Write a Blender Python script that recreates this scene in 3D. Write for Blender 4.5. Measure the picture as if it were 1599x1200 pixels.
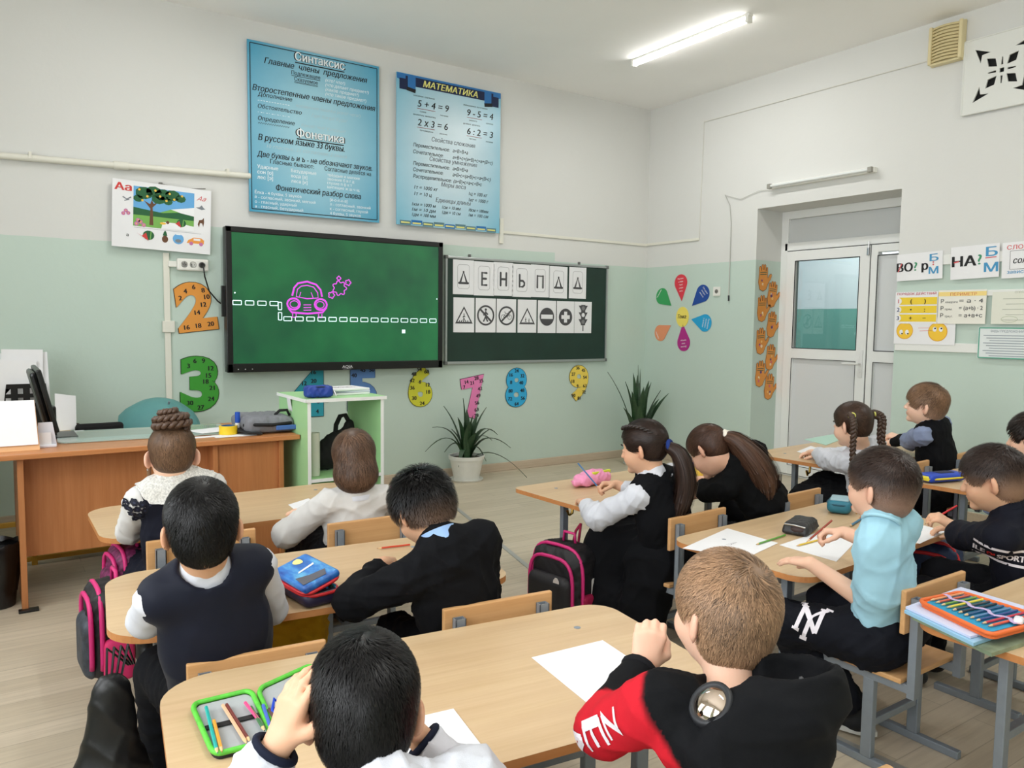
import bpy, bmesh, math, random
import numpy as np
from mathutils import Vector, Matrix, geometry
random.seed(7); RNG = np.random.default_rng(7)
SC = bpy.context.scene
for o in list(bpy.data.objects): bpy.data.objects.remove(o)
COL = SC.collection
PI = math.pi
def lin(c):
    out = []
    for x in c[:3]:
        x /= 255.0
        out.append(x/12.92 if x <= .04045 else ((x+.055)/1.055)**2.4)
    return tuple(out)+(1.0,)

# ---------------------------------------------------------------- camera, light, exposure
CAM = np.array([-5.6312, -5.8582, 1.3375]); FPX = 1214.26
def _basis(yaw, pitch, roll):
    yaw, pitch, roll = map(math.radians, (yaw, pitch, roll))
    cy, sy, cp, sp = math.cos(yaw), math.sin(yaw), math.cos(pitch), math.sin(pitch)
    f = np.array([sy*cp, cy*cp, sp]); r = np.array([cy, -sy, 0.]); u = np.cross(r, f)
    c, s = math.cos(roll), math.sin(roll)
    return f, r*c+u*s, u*c-r*s
FW, RT, UP = _basis(34.21706, -4.41840, 0.68268)
cam = bpy.data.objects.new('camera', bpy.data.cameras.new('camera')); COL.objects.link(cam)
cam.data.sensor_width = 36; cam.data.lens = FPX/1599*36; cam.data.clip_start = .02
cam.matrix_world = Matrix(((RT[0], UP[0], -FW[0], CAM[0]), (RT[1], UP[1], -FW[1], CAM[1]), (RT[2], UP[2], -FW[2], CAM[2]), (0, 0, 0, 1)))
SC.camera = cam
def at(px, py, X=None, Y=None, Z=None):
    """point of the room seen at a pixel of the photograph, on the plane X=, Y= or Z= (metres)"""
    d = FW + RT*(px-799.5)/FPX - UP*(py-600)/FPX
    i, v = (0, X) if X is not None else (1, Y) if Y is not None else (2, Z)
    return CAM + d*(v-CAM[i])/d[i]
SC.view_settings.view_transform = 'Standard'; SC.view_settings.look = 'None'
SC.view_settings.gamma = 1; SC.view_settings.use_curve_mapping = False
SC.view_settings.exposure = -0.05
SC.cycles.use_denoising = True
SC.cycles.max_bounces = 8; SC.cycles.diffuse_bounces = 5; SC.cycles.caustics_reflective = False; SC.cycles.caustics_refractive = False
SC.cycles.sample_clamp_indirect = 6
w = bpy.data.worlds.new('sky'); SC.world = w; w.use_nodes = True
w.node_tree.nodes['Background'].inputs[0].default_value = (.80, .90, 1.0, 1); w.node_tree.nodes['Background'].inputs[1].default_value = 1.2
XL, YB, CEIL = -6.75, -8.6, 3.497          # left wall, back wall, ceiling; right wall X=0, front wall Y=0
WIN = [(-2.55, 1.7), (-4.75, 1.7), (-6.95, 1.7)]   # windows in the left wall: centre Y, width
def area(name, loc, rot, sx, sy, power, col):
    l = bpy.data.lights.new(name, 'AREA'); l.shape = 'RECTANGLE'; l.size = sx; l.size_y = sy; l.energy = power; l.color = col
    o = bpy.data.objects.new(name, l); COL.objects.link(o); o.location = loc; o.rotation_euler = rot
    return o
for i, (yc, ww) in enumerate(WIN):         # daylight entering through the three windows
    area('window_daylight', (XL-.10, yc, 1.9), (0, -PI/2, 0), 2.0, ww, (44, 74, 70)[i], (.97, .985, 1.0))

# ---------------------------------------------------------------- materials
MATS = {}
def _nt(name):
    m = bpy.data.materials.new(name); m.use_nodes = True
    nt = m.node_tree; return m, nt, nt.nodes['Principled BSDF'], nt.nodes, nt.links
def _noise(nt, scale, detail=3, stretch=None, rough=.55):
    tc = nt.nodes.new('ShaderNodeTexCoord'); n = nt.nodes.new('ShaderNodeTexNoise')
    n.inputs['Scale'].default_value = scale; n.inputs['Detail'].default_value = detail; n.inputs['Roughness'].default_value = rough
    if stretch:
        mp = nt.nodes.new('ShaderNodeMapping'); mp.inputs['Scale'].default_value = stretch
        nt.links.new(tc.outputs['Object'], mp.inputs[0]); nt.links.new(mp.outputs[0], n.inputs['Vector'])
    else: nt.links.new(tc.outputs['Object'], n.inputs['Vector'])
    return n
def mat(name, col, rough=.5, metal=0., var=0., vs=8., bump=0., bs=200., spec=.5, emit=0., stretch=None, sheen=0., coat=0., alpha=1., trans=0., sss=0., attr=None, aniso=None):
    if name in MATS: return MATS[name]
    m, nt, b, N, L = _nt(name)
    c = lin(col)
    b.inputs['Base Color'].default_value = c; b.inputs['Roughness'].default_value = rough; b.inputs['Metallic'].default_value = metal
    b.inputs['Specular IOR Level'].default_value = spec; b.inputs['Sheen Weight'].default_value = sheen; b.inputs['Coat Weight'].default_value = coat
    b.inputs['Alpha'].default_value = alpha; b.inputs['Transmission Weight'].default_value = trans
    src = None
    if attr:
        a = N.new('ShaderNodeAttribute'); a.attribute_name = attr; src = a.outputs['Color']
    if var > 0:
        n = _noise(nt, vs, 4, stretch); r = N.new('ShaderNodeValToRGB')
        r.color_ramp.elements[0].position = .3; r.color_ramp.elements[1].position = .7
        r.color_ramp.elements[0].color = (1-var,)*3+(1,); r.color_ramp.elements[1].color = (1+var*.4,)*3+(1,)
        L.new(n.outputs['Fac'], r.inputs[0])
        mx = N.new('ShaderNodeMix'); mx.data_type = 'RGBA'; mx.blend_type = 'MULTIPLY'; mx.inputs[0].default_value = 1
        if src: L.new(src, mx.inputs[6])
        else: mx.inputs[6].default_value = c
        L.new(r.outputs[0], mx.inputs[7]); src = mx.outputs[2]
    if src: L.new(src, b.inputs['Base Color'])
    if bump > 0:
        n2 = _noise(nt, bs, 2, stretch); bp = N.new('ShaderNodeBump'); bp.inputs['Strength'].default_value = bump; bp.inputs['Distance'].default_value = .002
        L.new(n2.outputs['Fac'], bp.inputs['Height']); L.new(bp.outputs[0], b.inputs['Normal'])
    if emit > 0:
        b.inputs['Emission Color'].default_value = c; b.inputs['Emission Strength'].default_value = emit
    if sss > 0:
        b.inputs['Subsurface Weight'].default_value = sss; b.inputs['Subsurface Radius'].default_value = (.012, .004, .0025); b.inputs['Subsurface Scale'].default_value = 1.0
    MATS[name] = m; return m
def wood(name, c0, c1, rough=.4, axis=0, fine=1.0):
    if name in MATS: return MATS[name]
    m, nt, b, N, L = _nt(name)
    st = [26*fine]*3; st[axis] = 1.3*fine
    n = _noise(nt, 2.2, 6, st, .62); r = N.new('ShaderNodeValToRGB')
    r.color_ramp.elements[0].position = .28; r.color_ramp.elements[1].position = .72
    r.color_ramp.elements[0].color = lin(c0); r.color_ramp.elements[1].color = lin(c1)
    L.new(n.outputs['Fac'], r.inputs[0])
    st2 = [7*fine]*3; st2[axis] = .35*fine
    n2 = _noise(nt, 1.6, 2, st2); mx = N.new('ShaderNodeMix'); mx.data_type = 'RGBA'; mx.blend_type = 'OVERLAY'; mx.inputs[0].default_value = .16
    L.new(r.outputs[0], mx.inputs[6]); L.new(n2.outputs['Fac'], mx.inputs[7]); L.new(mx.outputs[2], b.inputs['Base Color'])
    b.inputs['Roughness'].default_value = rough; b.inputs['Specular IOR Level'].default_value = .4
    MATS[name] = m; return m
def flat(col, rough=.6, spec=.35): return mat('print_%d_%d_%d' % tuple(col[:3]), col, rough, spec=spec)
WHITE_PAPER = mat('white_paper', (236, 236, 238), .7, var=.03, vs=5)
BLACK_INK = flat((28, 28, 30)); GREY_INK = flat((78, 78, 80))
METAL_GREY = mat('grey_painted_steel', (138, 147, 156), .42, .3, var=.08, vs=30)
CHROME = mat('bright_metal', (200, 200, 200), .25, 1.)
BRASS = mat('brass_hook', (205, 165, 80), .28, 1.)
WHITE_PLASTIC = mat('white_plastic', (232, 231, 224), .4)
PVC = mat('white_pvc', (235, 236, 234), .35)
BLACK_PLASTIC = mat('black_plastic', (14, 14, 15), .32)
DESK_TOP = wood('beech_laminate', (196, 166, 127), (208, 180, 143), .36, 0)
DESK_EDGE = wood('beech_edge', (184, 122, 70), (198, 136, 84), .4, 0)
CHAIR_WOOD = wood('beech_plywood', (196, 148, 96), (212, 166, 116), .42, 0)
TEACHER_WOOD = wood('cherry_laminate_upright', (176, 112, 66), (192, 128, 80), .4, 2)
TEACHER_TOP = wood('cherry_laminate_flat', (178, 114, 66), (197, 133, 84), .33, 0)

# ---------------------------------------------------------------- mesh helpers
def tag(o, label=None, cat=None, group=None, kind=None):
    if label: o['label'] = label
    if cat: o['category'] = cat
    if group: o['group'] = group
    if kind: o['kind'] = kind
    return o
def thing(name, label, cat, loc=(0, 0, 0), rz=0., group=None):
    o = bpy.data.objects.new(name, None); COL.objects.link(o); o.location = loc; o.rotation_euler = (0, 0, rz)
    o.empty_display_size = .05
    return tag(o, label, cat, group)
def link(name, me, mats, parent=None, loc=None, rot=None, smooth=None):
    for m in (mats if isinstance(mats, (list, tuple)) else [mats]): me.materials.append(m)
    if smooth is not None and len(me.polygons):
        me.polygons.foreach_set('use_smooth', [True]*len(me.polygons))
        if smooth < 180: me.set_sharp_from_angle(angle=math.radians(smooth))
    o = bpy.data.objects.new(name, me); COL.objects.link(o)
    if parent: o.parent = parent
    if loc is not None: o.location = loc
    if rot is not None: o.rotation_euler = rot
    return o
def copy_tree(o, parent=None):
    c = o.copy(); COL.objects.link(c); c.parent = parent
    for ch in list(o.children): copy_tree(ch, c)
    return c
_TX = {}
def glyphs(s, bold=0., shear=0., res=2):
    key = (s, bold, shear, res)
    if key not in _TX:
        cu = bpy.data.curves.new('t', 'FONT'); cu.body = s; cu.size = 1; cu.offset = bold; cu.shear = shear; cu.resolution_u = res; cu.fill_mode = 'FRONT'
        o = bpy.data.objects.new('t', cu)
        if bold > 0:
            me = bpy.data.meshes.new_from_object(o); v = np.array([(p.co.x, p.co.y) for p in me.vertices]); f = [tuple(p.vertices) for p in me.polygons]; bpy.data.meshes.remove(me)
        else:                               # strokes of a letter may overlap: triangulate all contours, keep what winds around
            loops = []
            for sp in o.to_curve(bpy.context.evaluated_depsgraph_get()).splines:
                B = sp.bezier_points; L_ = []; nb = len(B)
                for i in range(nb):
                    p, q_ = B[i], B[(i+1) % nb]; L_.append((p.co.x, p.co.y)); ch = q_.co-p.co
                    if (p.handle_right-p.co).cross(ch).length > 1e-5*max(ch.length, 1e-6) or (q_.handle_left-q_.co).cross(ch).length > 1e-5*max(ch.length, 1e-6):
                        for t in [(k+1)/(res+1) for k in range(res)]:
                            c = p.co*(1-t)**3+p.handle_right*3*t*(1-t)**2+q_.handle_left*3*t*t*(1-t)+q_.co*t**3; L_.append((c.x, c.y))
                loops.append(L_)
            o.to_curve_clear(); v, f = np.zeros((0, 2)), []
            if loops:
                al_ = [p for l in loops for p in l]; ed, k0 = [], 0
                for l in loops: ed += [(k0+i, k0+(i+1) % len(l)) for i in range(len(l))]; k0 += len(l)
                R_ = geometry.delaunay_2d_cdt([Vector(p) for p in al_], ed, [], 0, 1e-6); v = np.array([(p.x, p.y) for p in R_[0]]); T_ = np.array([q for q in R_[2] if len(q) == 3]); c = v[T_].mean(1)
                A = np.array(al_)[[e[0] for e in ed]]; B_ = np.array(al_)[[e[1] for e in ed]]; y = c[:, 1][:, None]; cr = (B_[:, 0]-A[:, 0])[None]*(y-A[None, :, 1])-(c[:, 0][:, None]-A[None, :, 0])*(B_[:, 1]-A[:, 1])[None]
                wn = (((A[None, :, 1] <= y) & (B_[None, :, 1] > y) & (cr > 0)).astype(int)-((A[None, :, 1] > y) & (B_[None, :, 1] <= y) & (cr < 0)).astype(int)).sum(1); T_ = T_[wn != 0]
                d = np.cross(v[T_[:, 1]]-v[T_[:, 0]], v[T_[:, 2]]-v[T_[:, 0]]); T_[d < 0] = T_[d < 0][:, ::-1]; f = [tuple(int(i) for i in q) for q in T_]
        bpy.data.objects.remove(o); bpy.data.curves.remove(cu)
        _TX[key] = (v, f)
    return _TX[key]
class MB:
    def __init__(s): s.v = []; s.f = []; s.m = []; s.M = None
    def add(s, vs, fs, mi=0):
        n = len(s.v)
        for p in vs:
            p = Vector((float(p[0]), float(p[1]), float(p[2]))); s.v.append(tuple(s.M @ p) if s.M is not None else tuple(p))
        for f in fs: s.f.append(tuple(i+n for i in f)); s.m.append(mi)
        return s
    def box(s, x0, x1, y0, y1, z0, z1, mi=0, b=0.):
        if b <= 0:
            vs = [(x, y, z) for x in (x0, x1) for y in (y0, y1) for z in (z0, z1)]
            return s.add(vs, [(0, 1, 3, 2), (4, 6, 7, 5), (0, 4, 5, 1), (2, 3, 7, 6), (0, 2, 6, 4), (1, 5, 7, 3)], mi)
        bm = bmesh.new(); bmesh.ops.create_cube(bm, size=1)
        for v in bm.verts: v.co = Vector(((x0+x1)/2+v.co.x*(x1-x0), (y0+y1)/2+v.co.y*(y1-y0), (z0+z1)/2+v.co.z*(z1-z0)))
        bmesh.ops.bevel(bm, geom=list(bm.edges), offset=b, segments=2, affect='EDGES', profile=.5)
        bm.verts.index_update(); s.add([v.co for v in bm.verts], [[v.index for v in f.verts] for f in bm.faces], mi); bm.free(); return s
    def quad(s, x0, x1, y0, y1, z=0., mi=0): return s.add([(x0, y0, z), (x1, y0, z), (x1, y1, z), (x0, y1, z)], [(0, 1, 2, 3)], mi)
    def poly(s, pts, z=0., t=0., mi=0, holes=(), mside=None):
        loops = [list(pts)]+[list(h) for h in holes]; allp = [p for l in loops for p in l]
        tris = geometry.tessellate_polygon([[Vector((p[0], p[1], 0)) for p in l] for l in loops])
        fs = []
        for a, b_, c in tris:
            A, B, C_ = allp[a], allp[b_], allp[c]
            cr = (B[0]-A[0])*(C_[1]-A[1])-(B[1]-A[1])*(C_[0]-A[0])
            fs.append((a, b_, c) if cr > 0 else (a, c, b_))
        n = len(allp); s.add([(p[0], p[1], z) for p in allp], fs, mi)
        if t > 0:
            s.add([(p[0], p[1], z-t) for p in allp], [tuple(reversed(f)) for f in fs], mi if mside is None else mside)
            base = 0
            for l in loops:
                k = len(l); vs = [(p[0], p[1], z) for p in l]+[(p[0], p[1], z-t) for p in l]
                ar = sum(l[i][0]*l[(i+1) % k][1]-l[(i+1) % k][0]*l[i][1] for i in range(k))
                ccw = (ar > 0) == (base == 0)
                s.add(vs, [((i, i+k, (i+1) % k+k, (i+1) % k) if ccw else (i, (i+1) % k, (i+1) % k+k, i+k)) for i in range(k)], mi if mside is None else mside); base += 1
        return s
    def disc(s, cx, cy, r, z=0., mi=0, n=20, ry=None, a0=0., a1=2*PI):
        ry = ry or r; full = abs(a1-a0-2*PI) < 1e-6
        pts = [(cx+r*math.cos(a0+(a1-a0)*i/(n if full else n-1)), cy+ry*math.sin(a0+(a1-a0)*i/(n if full else n-1)), z) for i in range(n)]
        return s.add(pts, [tuple(range(n))], mi)
    def ring(s, cx, cy, r0, r1, z=0., mi=0, n=28, k=1.):
        vs = [(cx+r*math.cos(2*PI*i/n)*k, cy+r*math.sin(2*PI*i/n), z) for r in (r0, r1) for i in range(n)]
        return s.add(vs, [(i, (i+1) % n, (i+1) % n+n, i+n)[::-1] for i in range(n)], mi)
    def line(s, pts, wd, z=0., mi=0, closed=False):
        n = len(pts); P = [Vector((p[0], p[1])) for p in pts]; vs = []
        for i in range(n):
            a = P[i-1] if (i > 0 or closed) else P[i]; b = P[(i+1) % n] if (i < n-1 or closed) else P[i]
            d = (b-a); d = d.normalized() if d.length > 1e-9 else Vector((1, 0)); q = Vector((-d.y, d.x))*wd/2
            vs += [(P[i].x+q.x, P[i].y+q.y, z), (P[i].x-q.x, P[i].y-q.y, z)]
        fs = [(2*i+1, 2*((i+1) % n)+1, 2*((i+1) % n), 2*i) for i in range(n if closed else n-1)]
        return s.add(vs, fs, mi)
    def text(s, t, x, y, h, w=None, al='l', mi=0, z=0., bold=0., shear=0., rot=0., res=2):
        if bold > 0:
            for i, e in enumerate((-1, 1, 0)): s.text(t, x+e*bold*h*2.0*math.cos(rot), y+e*bold*h*2.0*math.sin(rot)+(bold*h*.5 if e == 0 else 0), h, w, al, mi, z+.00004*i, 0, shear, rot, res)
            return s
        v, f = glyphs(t, bold, shear, res)
        if not len(v): return s
        x0, x1 = v[:, 0].min(), v[:, 0].max(); k = h/.72; kx = k if w is None else w/(x1-x0)
        q = np.empty_like(v); q[:, 0] = (v[:, 0]-(x0 if al == 'l' else (x0+x1)/2 if al == 'c' else x1))*kx; q[:, 1] = v[:, 1]*k
        c, sn = math.cos(rot), math.sin(rot)
        return s.add([(x+p[0]*c-p[1]*sn, y+p[0]*sn+p[1]*c, z) for p in q], f, mi)
    def tube(s, path, r, n=8, mi=0, caps=True, closed=False, sq=None):
        P = [Vector(p) for p in path]; m = len(P); rr = r if isinstance(r, (list, tuple)) else [r]*m
        up = Vector((0, 0, 1)); vs = []; prev = None
        for i in range(m):
            a = P[i-1] if (i > 0 or closed) else P[i]; b = P[(i+1) % m] if (i < m-1 or closed) else P[i]
            d = (b-a).normalized()
            if prev is None:
                e = up if abs(d.dot(up)) < .95 else Vector((0, 1, 0)); u = (e-d*e.dot(d)).normalized()
            else:
                u = prev-d*prev.dot(d); u = u.normalized() if u.length > 1e-6 else prev
            prev = u; w_ = d.cross(u)
            for j in range(n):
                an = 2*PI*j/n
                if sq is not None:   # rectangular section: sq=(half width across w_, half height along u)
                    sx = (1, 1, -1, -1)[j]; sy = (1, -1, -1, 1)[j]; off = w_*sq[0]*sx+u*sq[1]*sy
                else: off = (w_*math.cos(an)+u*math.sin(an))*rr[i]
                vs.append(P[i]+off)
        fs = [(i*n+j, i*n+(j+1) % n, ((i+1) % m)*n+(j+1) % n, ((i+1) % m)*n+j) for i in range(m if closed else m-1) for j in range(n)]
        if sq is not None: fs = [f[::-1] for f in fs]
        if caps and not closed:
            c0 = tuple(range(n)); c1 = tuple(range((m-1)*n, m*n)); fs += ([c0, c1[::-1]] if sq is not None else [c0[::-1], c1])
        return s.add(vs, fs, mi)
    def bar(s, a, b, hw, hh, mi=0): return s.tube([a, b], 0, 4, mi, sq=(hw, hh))
    def lathe(s, prof, n=24, mi=0, c=(0, 0, 0), caps=True):
        vs = [(c[0]+r*math.cos(2*PI*j/n), c[1]+r*math.sin(2*PI*j/n), c[2]+z) for r, z in prof for j in range(n)]
        fs = [(i*n+j, i*n+(j+1) % n, (i+1)*n+(j+1) % n, (i+1)*n+j) for i in range(len(prof)-1) for j in range(n)]
        if caps: fs += [tuple(range(n))[::-1], tuple(range((len(prof)-1)*n, len(prof)*n))]
        return s.add(vs, fs, mi)
    def build(s, name, mats, parent=None, loc=None, rot=None, smooth=None):
        me = bpy.data.meshes.new(name); me.from_pydata(s.v, [], s.f)
        if len(s.f): me.polygons.foreach_set('material_index', s.m)
        me.update(); return link(name, me, mats, parent, loc, rot, smooth)
def rrect(w, h, r, cx=0., cy=0., n=6):
    r4 = r if isinstance(r, (list, tuple)) else (r,)*4; out = []
    for i, (sx, sy, a) in enumerate(((1, 1, 0), (-1, 1, PI/2), (-1, -1, PI), (1, -1, 1.5*PI))):
        q = r4[i]; ox, oy = cx+sx*(w/2-q), cy+sy*(h/2-q)
        for k in range(n+1): out.append((ox+q*math.cos(a+PI/2*k/n), oy+q*math.sin(a+PI/2*k/n)))
    return out
FRONT = (PI/2, 0, 0)            # lies on the front wall: local x right, y up, z into the room
RIGHT = (PI/2, 0, -PI/2)        # the same on the right wall
# ---------------------------------------------------------------- implicit modelling: blended solids turned into one continuous mesh
def nrm(v): v = np.asarray(v, float); return v/max(np.linalg.norm(v), 1e-9)
V3 = lambda *a: np.array(a, float)
class SDF:
    def __init__(s): s.P = []
    def _p(s, fn, lo, hi, k, op): s.P.append((fn, np.asarray(lo, float), np.asarray(hi, float), k, op)); return s
    def rc(s, a, b, ra, rb, k=.012, op='u', sq=None):
        """tapered limb from a to b; sq=(axis, factor) flattens it along an axis"""
        a = np.asarray(a, float); b = np.asarray(b, float)
        def fn(x, y, z):
            ax, ay, az = a
            px, py, pz = x-ax, y-ay, z-az; bx, by, bz = b-a; f = 1.
            if sq is not None:
                n, g = sq; e = (px*n[0]+py*n[1]+pz*n[2])*(1/g-1); px = px+n[0]*e; py = py+n[1]*e; pz = pz+n[2]*e
                e2 = (bx*n[0]+by*n[1]+bz*n[2])*(1/g-1); bx, by, bz = bx+n[0]*e2, by+n[1]*e2, bz+n[2]*e2; f = (1+g)/2
            t = np.clip((px*bx+py*by+pz*bz)/max(bx*bx+by*by+bz*bz, 1e-9), 0, 1)
            return (np.sqrt((px-bx*t)**2+(py-by*t)**2+(pz-bz*t)**2)-(ra+(rb-ra)*t))*f
        r = max(ra, rb); return s._p(fn, np.minimum(a-ra, b-rb), np.maximum(a+ra, b+rb), k, op)
    def el(s, c, r, A=None, k=.012, op='u'):
        """ellipsoid; the rows of A are its axes"""
        c = np.asarray(c, float); r = np.asarray(r, float); A = np.eye(3) if A is None else np.asarray(A, float)
        def fn(x, y, z):
            px, py, pz = x-c[0], y-c[1], z-c[2]
            q = [(px*A[i][0]+py*A[i][1]+pz*A[i][2]) for i in range(3)]
            k0 = np.sqrt((q[0]/r[0])**2+(q[1]/r[1])**2+(q[2]/r[2])**2); k1 = np.sqrt((q[0]/r[0]**2)**2+(q[1]/r[1]**2)**2+(q[2]/r[2]**2)**2)
            return k0*(k0-1)/np.maximum(k1, 1e-6)
        e = np.sqrt(((A*r[:, None])**2).sum(0)); return s._p(fn, c-e, c+e, k, op)
    def bx(s, c, h, rd, A=None, k=.008, op='u', taper=0.):
        """rounded box; half sizes h, edge radius rd; taper narrows axis 0,1 towards +axis 2"""
        c = np.asarray(c, float); h = np.asarray(h, float); A = np.eye(3) if A is None else np.asarray(A, float)
        def fn(x, y, z):
            px, py, pz = x-c[0], y-c[1], z-c[2]
            q = [(px*A[i][0]+py*A[i][1]+pz*A[i][2]) for i in range(3)]
            g = 1-taper*np.clip(q[2]/h[2], -1, 1) if taper else 1.
            d = [np.abs(q[0]/g)-(h[0]-rd), np.abs(q[1]/g)-(h[1]-rd), np.abs(q[2])-(h[2]-rd)]
            return np.sqrt(np.maximum(d[0], 0)**2+np.maximum(d[1], 0)**2+np.maximum(d[2], 0)**2)+np.minimum(np.maximum(d[0], np.maximum(d[1], d[2])), 0)-rd
        e = np.sqrt(((A*(h*(1+abs(taper)))[:, None])**2).sum(0)); return s._p(fn, c-e, c+e, k, op)
    def cut(s, planes, lo, hi, k=.004):
        """remove the convex region where every (p-pt).n < 0"""
        pl = [(np.asarray(p, float), nrm(n)) for p, n in planes]
        def fn(x, y, z):
            d = None
            for p, n in pl:
                e = (x-p[0])*n[0]+(y-p[1])*n[1]+(z-p[2])*n[2]; d = e if d is None else np.maximum(d, e)
            return d
        return s._p(fn, lo, hi, k, 's')
    def fn(s, f, lo, hi, k=.01, op='u'): return s._p(f, lo, hi, k, op)
    def mesh(s, hc=.006, hf=None, fine=()):
        U = [p for p in s.P if p[4] == 'u']; lo = np.min([p[1] for p in U], 0)-3*hc; hi = np.max([p[2] for p in U], 0)+3*hc
        hf = hf or hc; ax = []
        for i in range(3):
            out = [lo[i]]
            while out[-1] < hi[i]:
                x = out[-1]; h = hc
                for a, b in fine:
                    if a[i]-2*hc <= x <= b[i]+hc: h = hf
                out.append(x+h)
            ax.append(np.array(out, np.float32))
        F = np.full([len(a) for a in ax], .08, np.float32)
        for fn, pl, ph, k, op in s.P:
            pad = k+2.5*hc; sl = []
            for i in range(3):
                i0 = max(np.searchsorted(ax[i], pl[i]-pad)-1, 0); i1 = min(np.searchsorted(ax[i], ph[i]+pad)+1, len(ax[i])); sl.append(slice(i0, i1))
            if any(q.stop <= q.start for q in sl): continue
            d = fn(ax[0][sl[0]][:, None, None], ax[1][sl[1]][None, :, None], ax[2][sl[2]][None, None, :]).astype(np.float32)
            a = F[tuple(sl)]
            if op == 'u': h = np.maximum(k-np.abs(a-d), 0)/k; F[tuple(sl)] = np.minimum(a, d)-h*h*k*.25
            else: d = -d; h = np.maximum(k-np.abs(a-d), 0)/k; F[tuple(sl)] = np.maximum(a, d)+h*h*k*.25
        return surface_nets(F, ax)
def surface_nets(F, ax):
    s = F < 0; nx, ny, nz = F.shape; c = np.zeros((nx-1, ny-1, nz-1), np.int8)
    for i in (0, 1):
        for j in (0, 1):
            for k in (0, 1): c += s[i:nx-1+i, j:ny-1+j, k:nz-1+k]
    act = (c > 0) & (c < 8); I, J, K = np.nonzero(act); n = len(I); vid = np.full(c.shape, -1, np.int32); vid[act] = np.arange(n)
    pos = np.zeros((n, 3)); cnt = np.zeros(n)
    cs = [(i, j, k) for i in (0, 1) for j in (0, 1) for k in (0, 1)]
    val = {q: F[I+q[0], J+q[1], K+q[2]] for q in cs}; X = [[ax[0][I], ax[0][I+1]], [ax[1][J], ax[1][J+1]], [ax[2][K], ax[2][K+1]]]
    for q in cs:
        for d in range(3):
            if q[d]: continue
            r = list(q); r[d] = 1; r = tuple(r); f0, f1 = val[q], val[r]; m = (f0 < 0) != (f1 < 0)
            t = np.where(m, f0/np.where(m, f0-f1, 1), 0)
            for e in range(3):
                p = X[e][q[e]] if e != d else X[e][0]+(X[e][1]-X[e][0])*t
                pos[:, e] += np.where(m, p, 0)
            cnt += m
    pos /= np.maximum(cnt, 1)[:, None]; Q = []
    for d in range(3):
        a = [slice(None)]*3; b = [slice(None)]*3; a[d] = slice(0, -1); b[d] = slice(1, None)
        s0, s1 = s[tuple(a)], s[tuple(b)]; ch = s0 != s1; I, J, K = np.nonzero(ch); ijk = [I, J, K]
        e1, e2 = (d+1) % 3, (d+2) % 3; ok = (ijk[e1] > 0) & (ijk[e2] > 0) & (ijk[e1] < c.shape[e1]) & (ijk[e2] < c.shape[e2])
        ijk = [q[ok] for q in ijk]; neg = s0[ch][ok]
        def cell(o1, o2):
            w_ = [q.copy() for q in ijk]; w_[e1] -= o1; w_[e2] -= o2; return vid[w_[0], w_[1], w_[2]]
        qd = np.stack([cell(1, 1), cell(0, 1), cell(0, 0), cell(1, 0)], 1); qd[~neg] = qd[~neg][:, ::-1]; Q.append(qd)
    return pos, np.concatenate(Q) if Q else np.zeros((0, 4), int)
def vnormals(V, Q):
    n = np.cross(V[Q[:, 2]]-V[Q[:, 0]], V[Q[:, 3]]-V[Q[:, 1]]); N = np.zeros_like(V)
    for i in range(4): np.add.at(N, Q[:, i], n)
    return N/np.maximum(np.linalg.norm(N, axis=1), 1e-9)[:, None]
def relax(V, Q, it=2, f=.5):
    for _ in range(it):
        S = np.zeros_like(V); C = np.zeros(len(V))
        for i in range(4):
            a, b = Q[:, i], Q[:, (i+1) % 4]; np.add.at(S, a, V[b]); np.add.at(S, b, V[a]); np.add.at(C, a, 1); np.add.at(C, b, 1)
        V = V*(1-f)+S/np.maximum(C, 1)[:, None]*f
    return V
def folds(V, N, amp, seed=1, fr=28., n=5, aniso=None):
    """soft cloth folds pushed along the normals"""
    r = np.random.default_rng(seed); d = np.zeros(len(V)); fr = fr*4.2
    for i in range(n):
        a = nrm(r.normal(size=3)+(np.asarray(aniso)*1.5 if aniso is not None else 0)); w_ = nrm(r.normal(size=3))
        ph = V@a*fr*r.uniform(.6, 1.7)+1.6*np.sin(V@w_*fr*.35+r.uniform(0, 6))+r.uniform(0, 6)
        d += (1.6*(1-np.abs(np.sin(ph*.5)))**2-.5)*(.5+.5*np.sin(V@nrm(r.normal(size=3))*fr*.3+r.uniform(0, 6)))
    return V+N*(d*amp*1.5/n**.5)[:, None]
def np_mesh(name, V, Q, mats, parent=None, off=None, smooth=180, attr=None, mi=None, loc=None, rot=None):
    """mesh object from numpy arrays; off is subtracted from the points"""
    V = np.asarray(V, np.float32)-(np.asarray(off, np.float32) if off is not None else 0); me = bpy.data.meshes.new(name); nf, k = Q.shape
    me.vertices.add(len(V)); me.vertices.foreach_set('co', V.astype(np.float32).ravel()); me.loops.add(nf*k); me.loops.foreach_set('vertex_index', Q.astype(np.int32).ravel())
    me.polygons.add(nf); me.polygons.foreach_set('loop_start', np.arange(0, nf*k, k, dtype=np.int32)); me.polygons.foreach_set('loop_total', np.full(nf, k, np.int32))
    if mi is not None: me.polygons.foreach_set('material_index', np.asarray(mi, np.int32))
    me.update(calc_edges=True); me.validate()
    if attr is not None:
        a = me.attributes.new('Col', 'FLOAT_COLOR', 'POINT'); c = np.ones((len(V), 4), np.float32); c[:, :3] = attr; a.data.foreach_set('color', c.ravel())
    return link(name, me, mats, parent, loc, rot, smooth)
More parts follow.
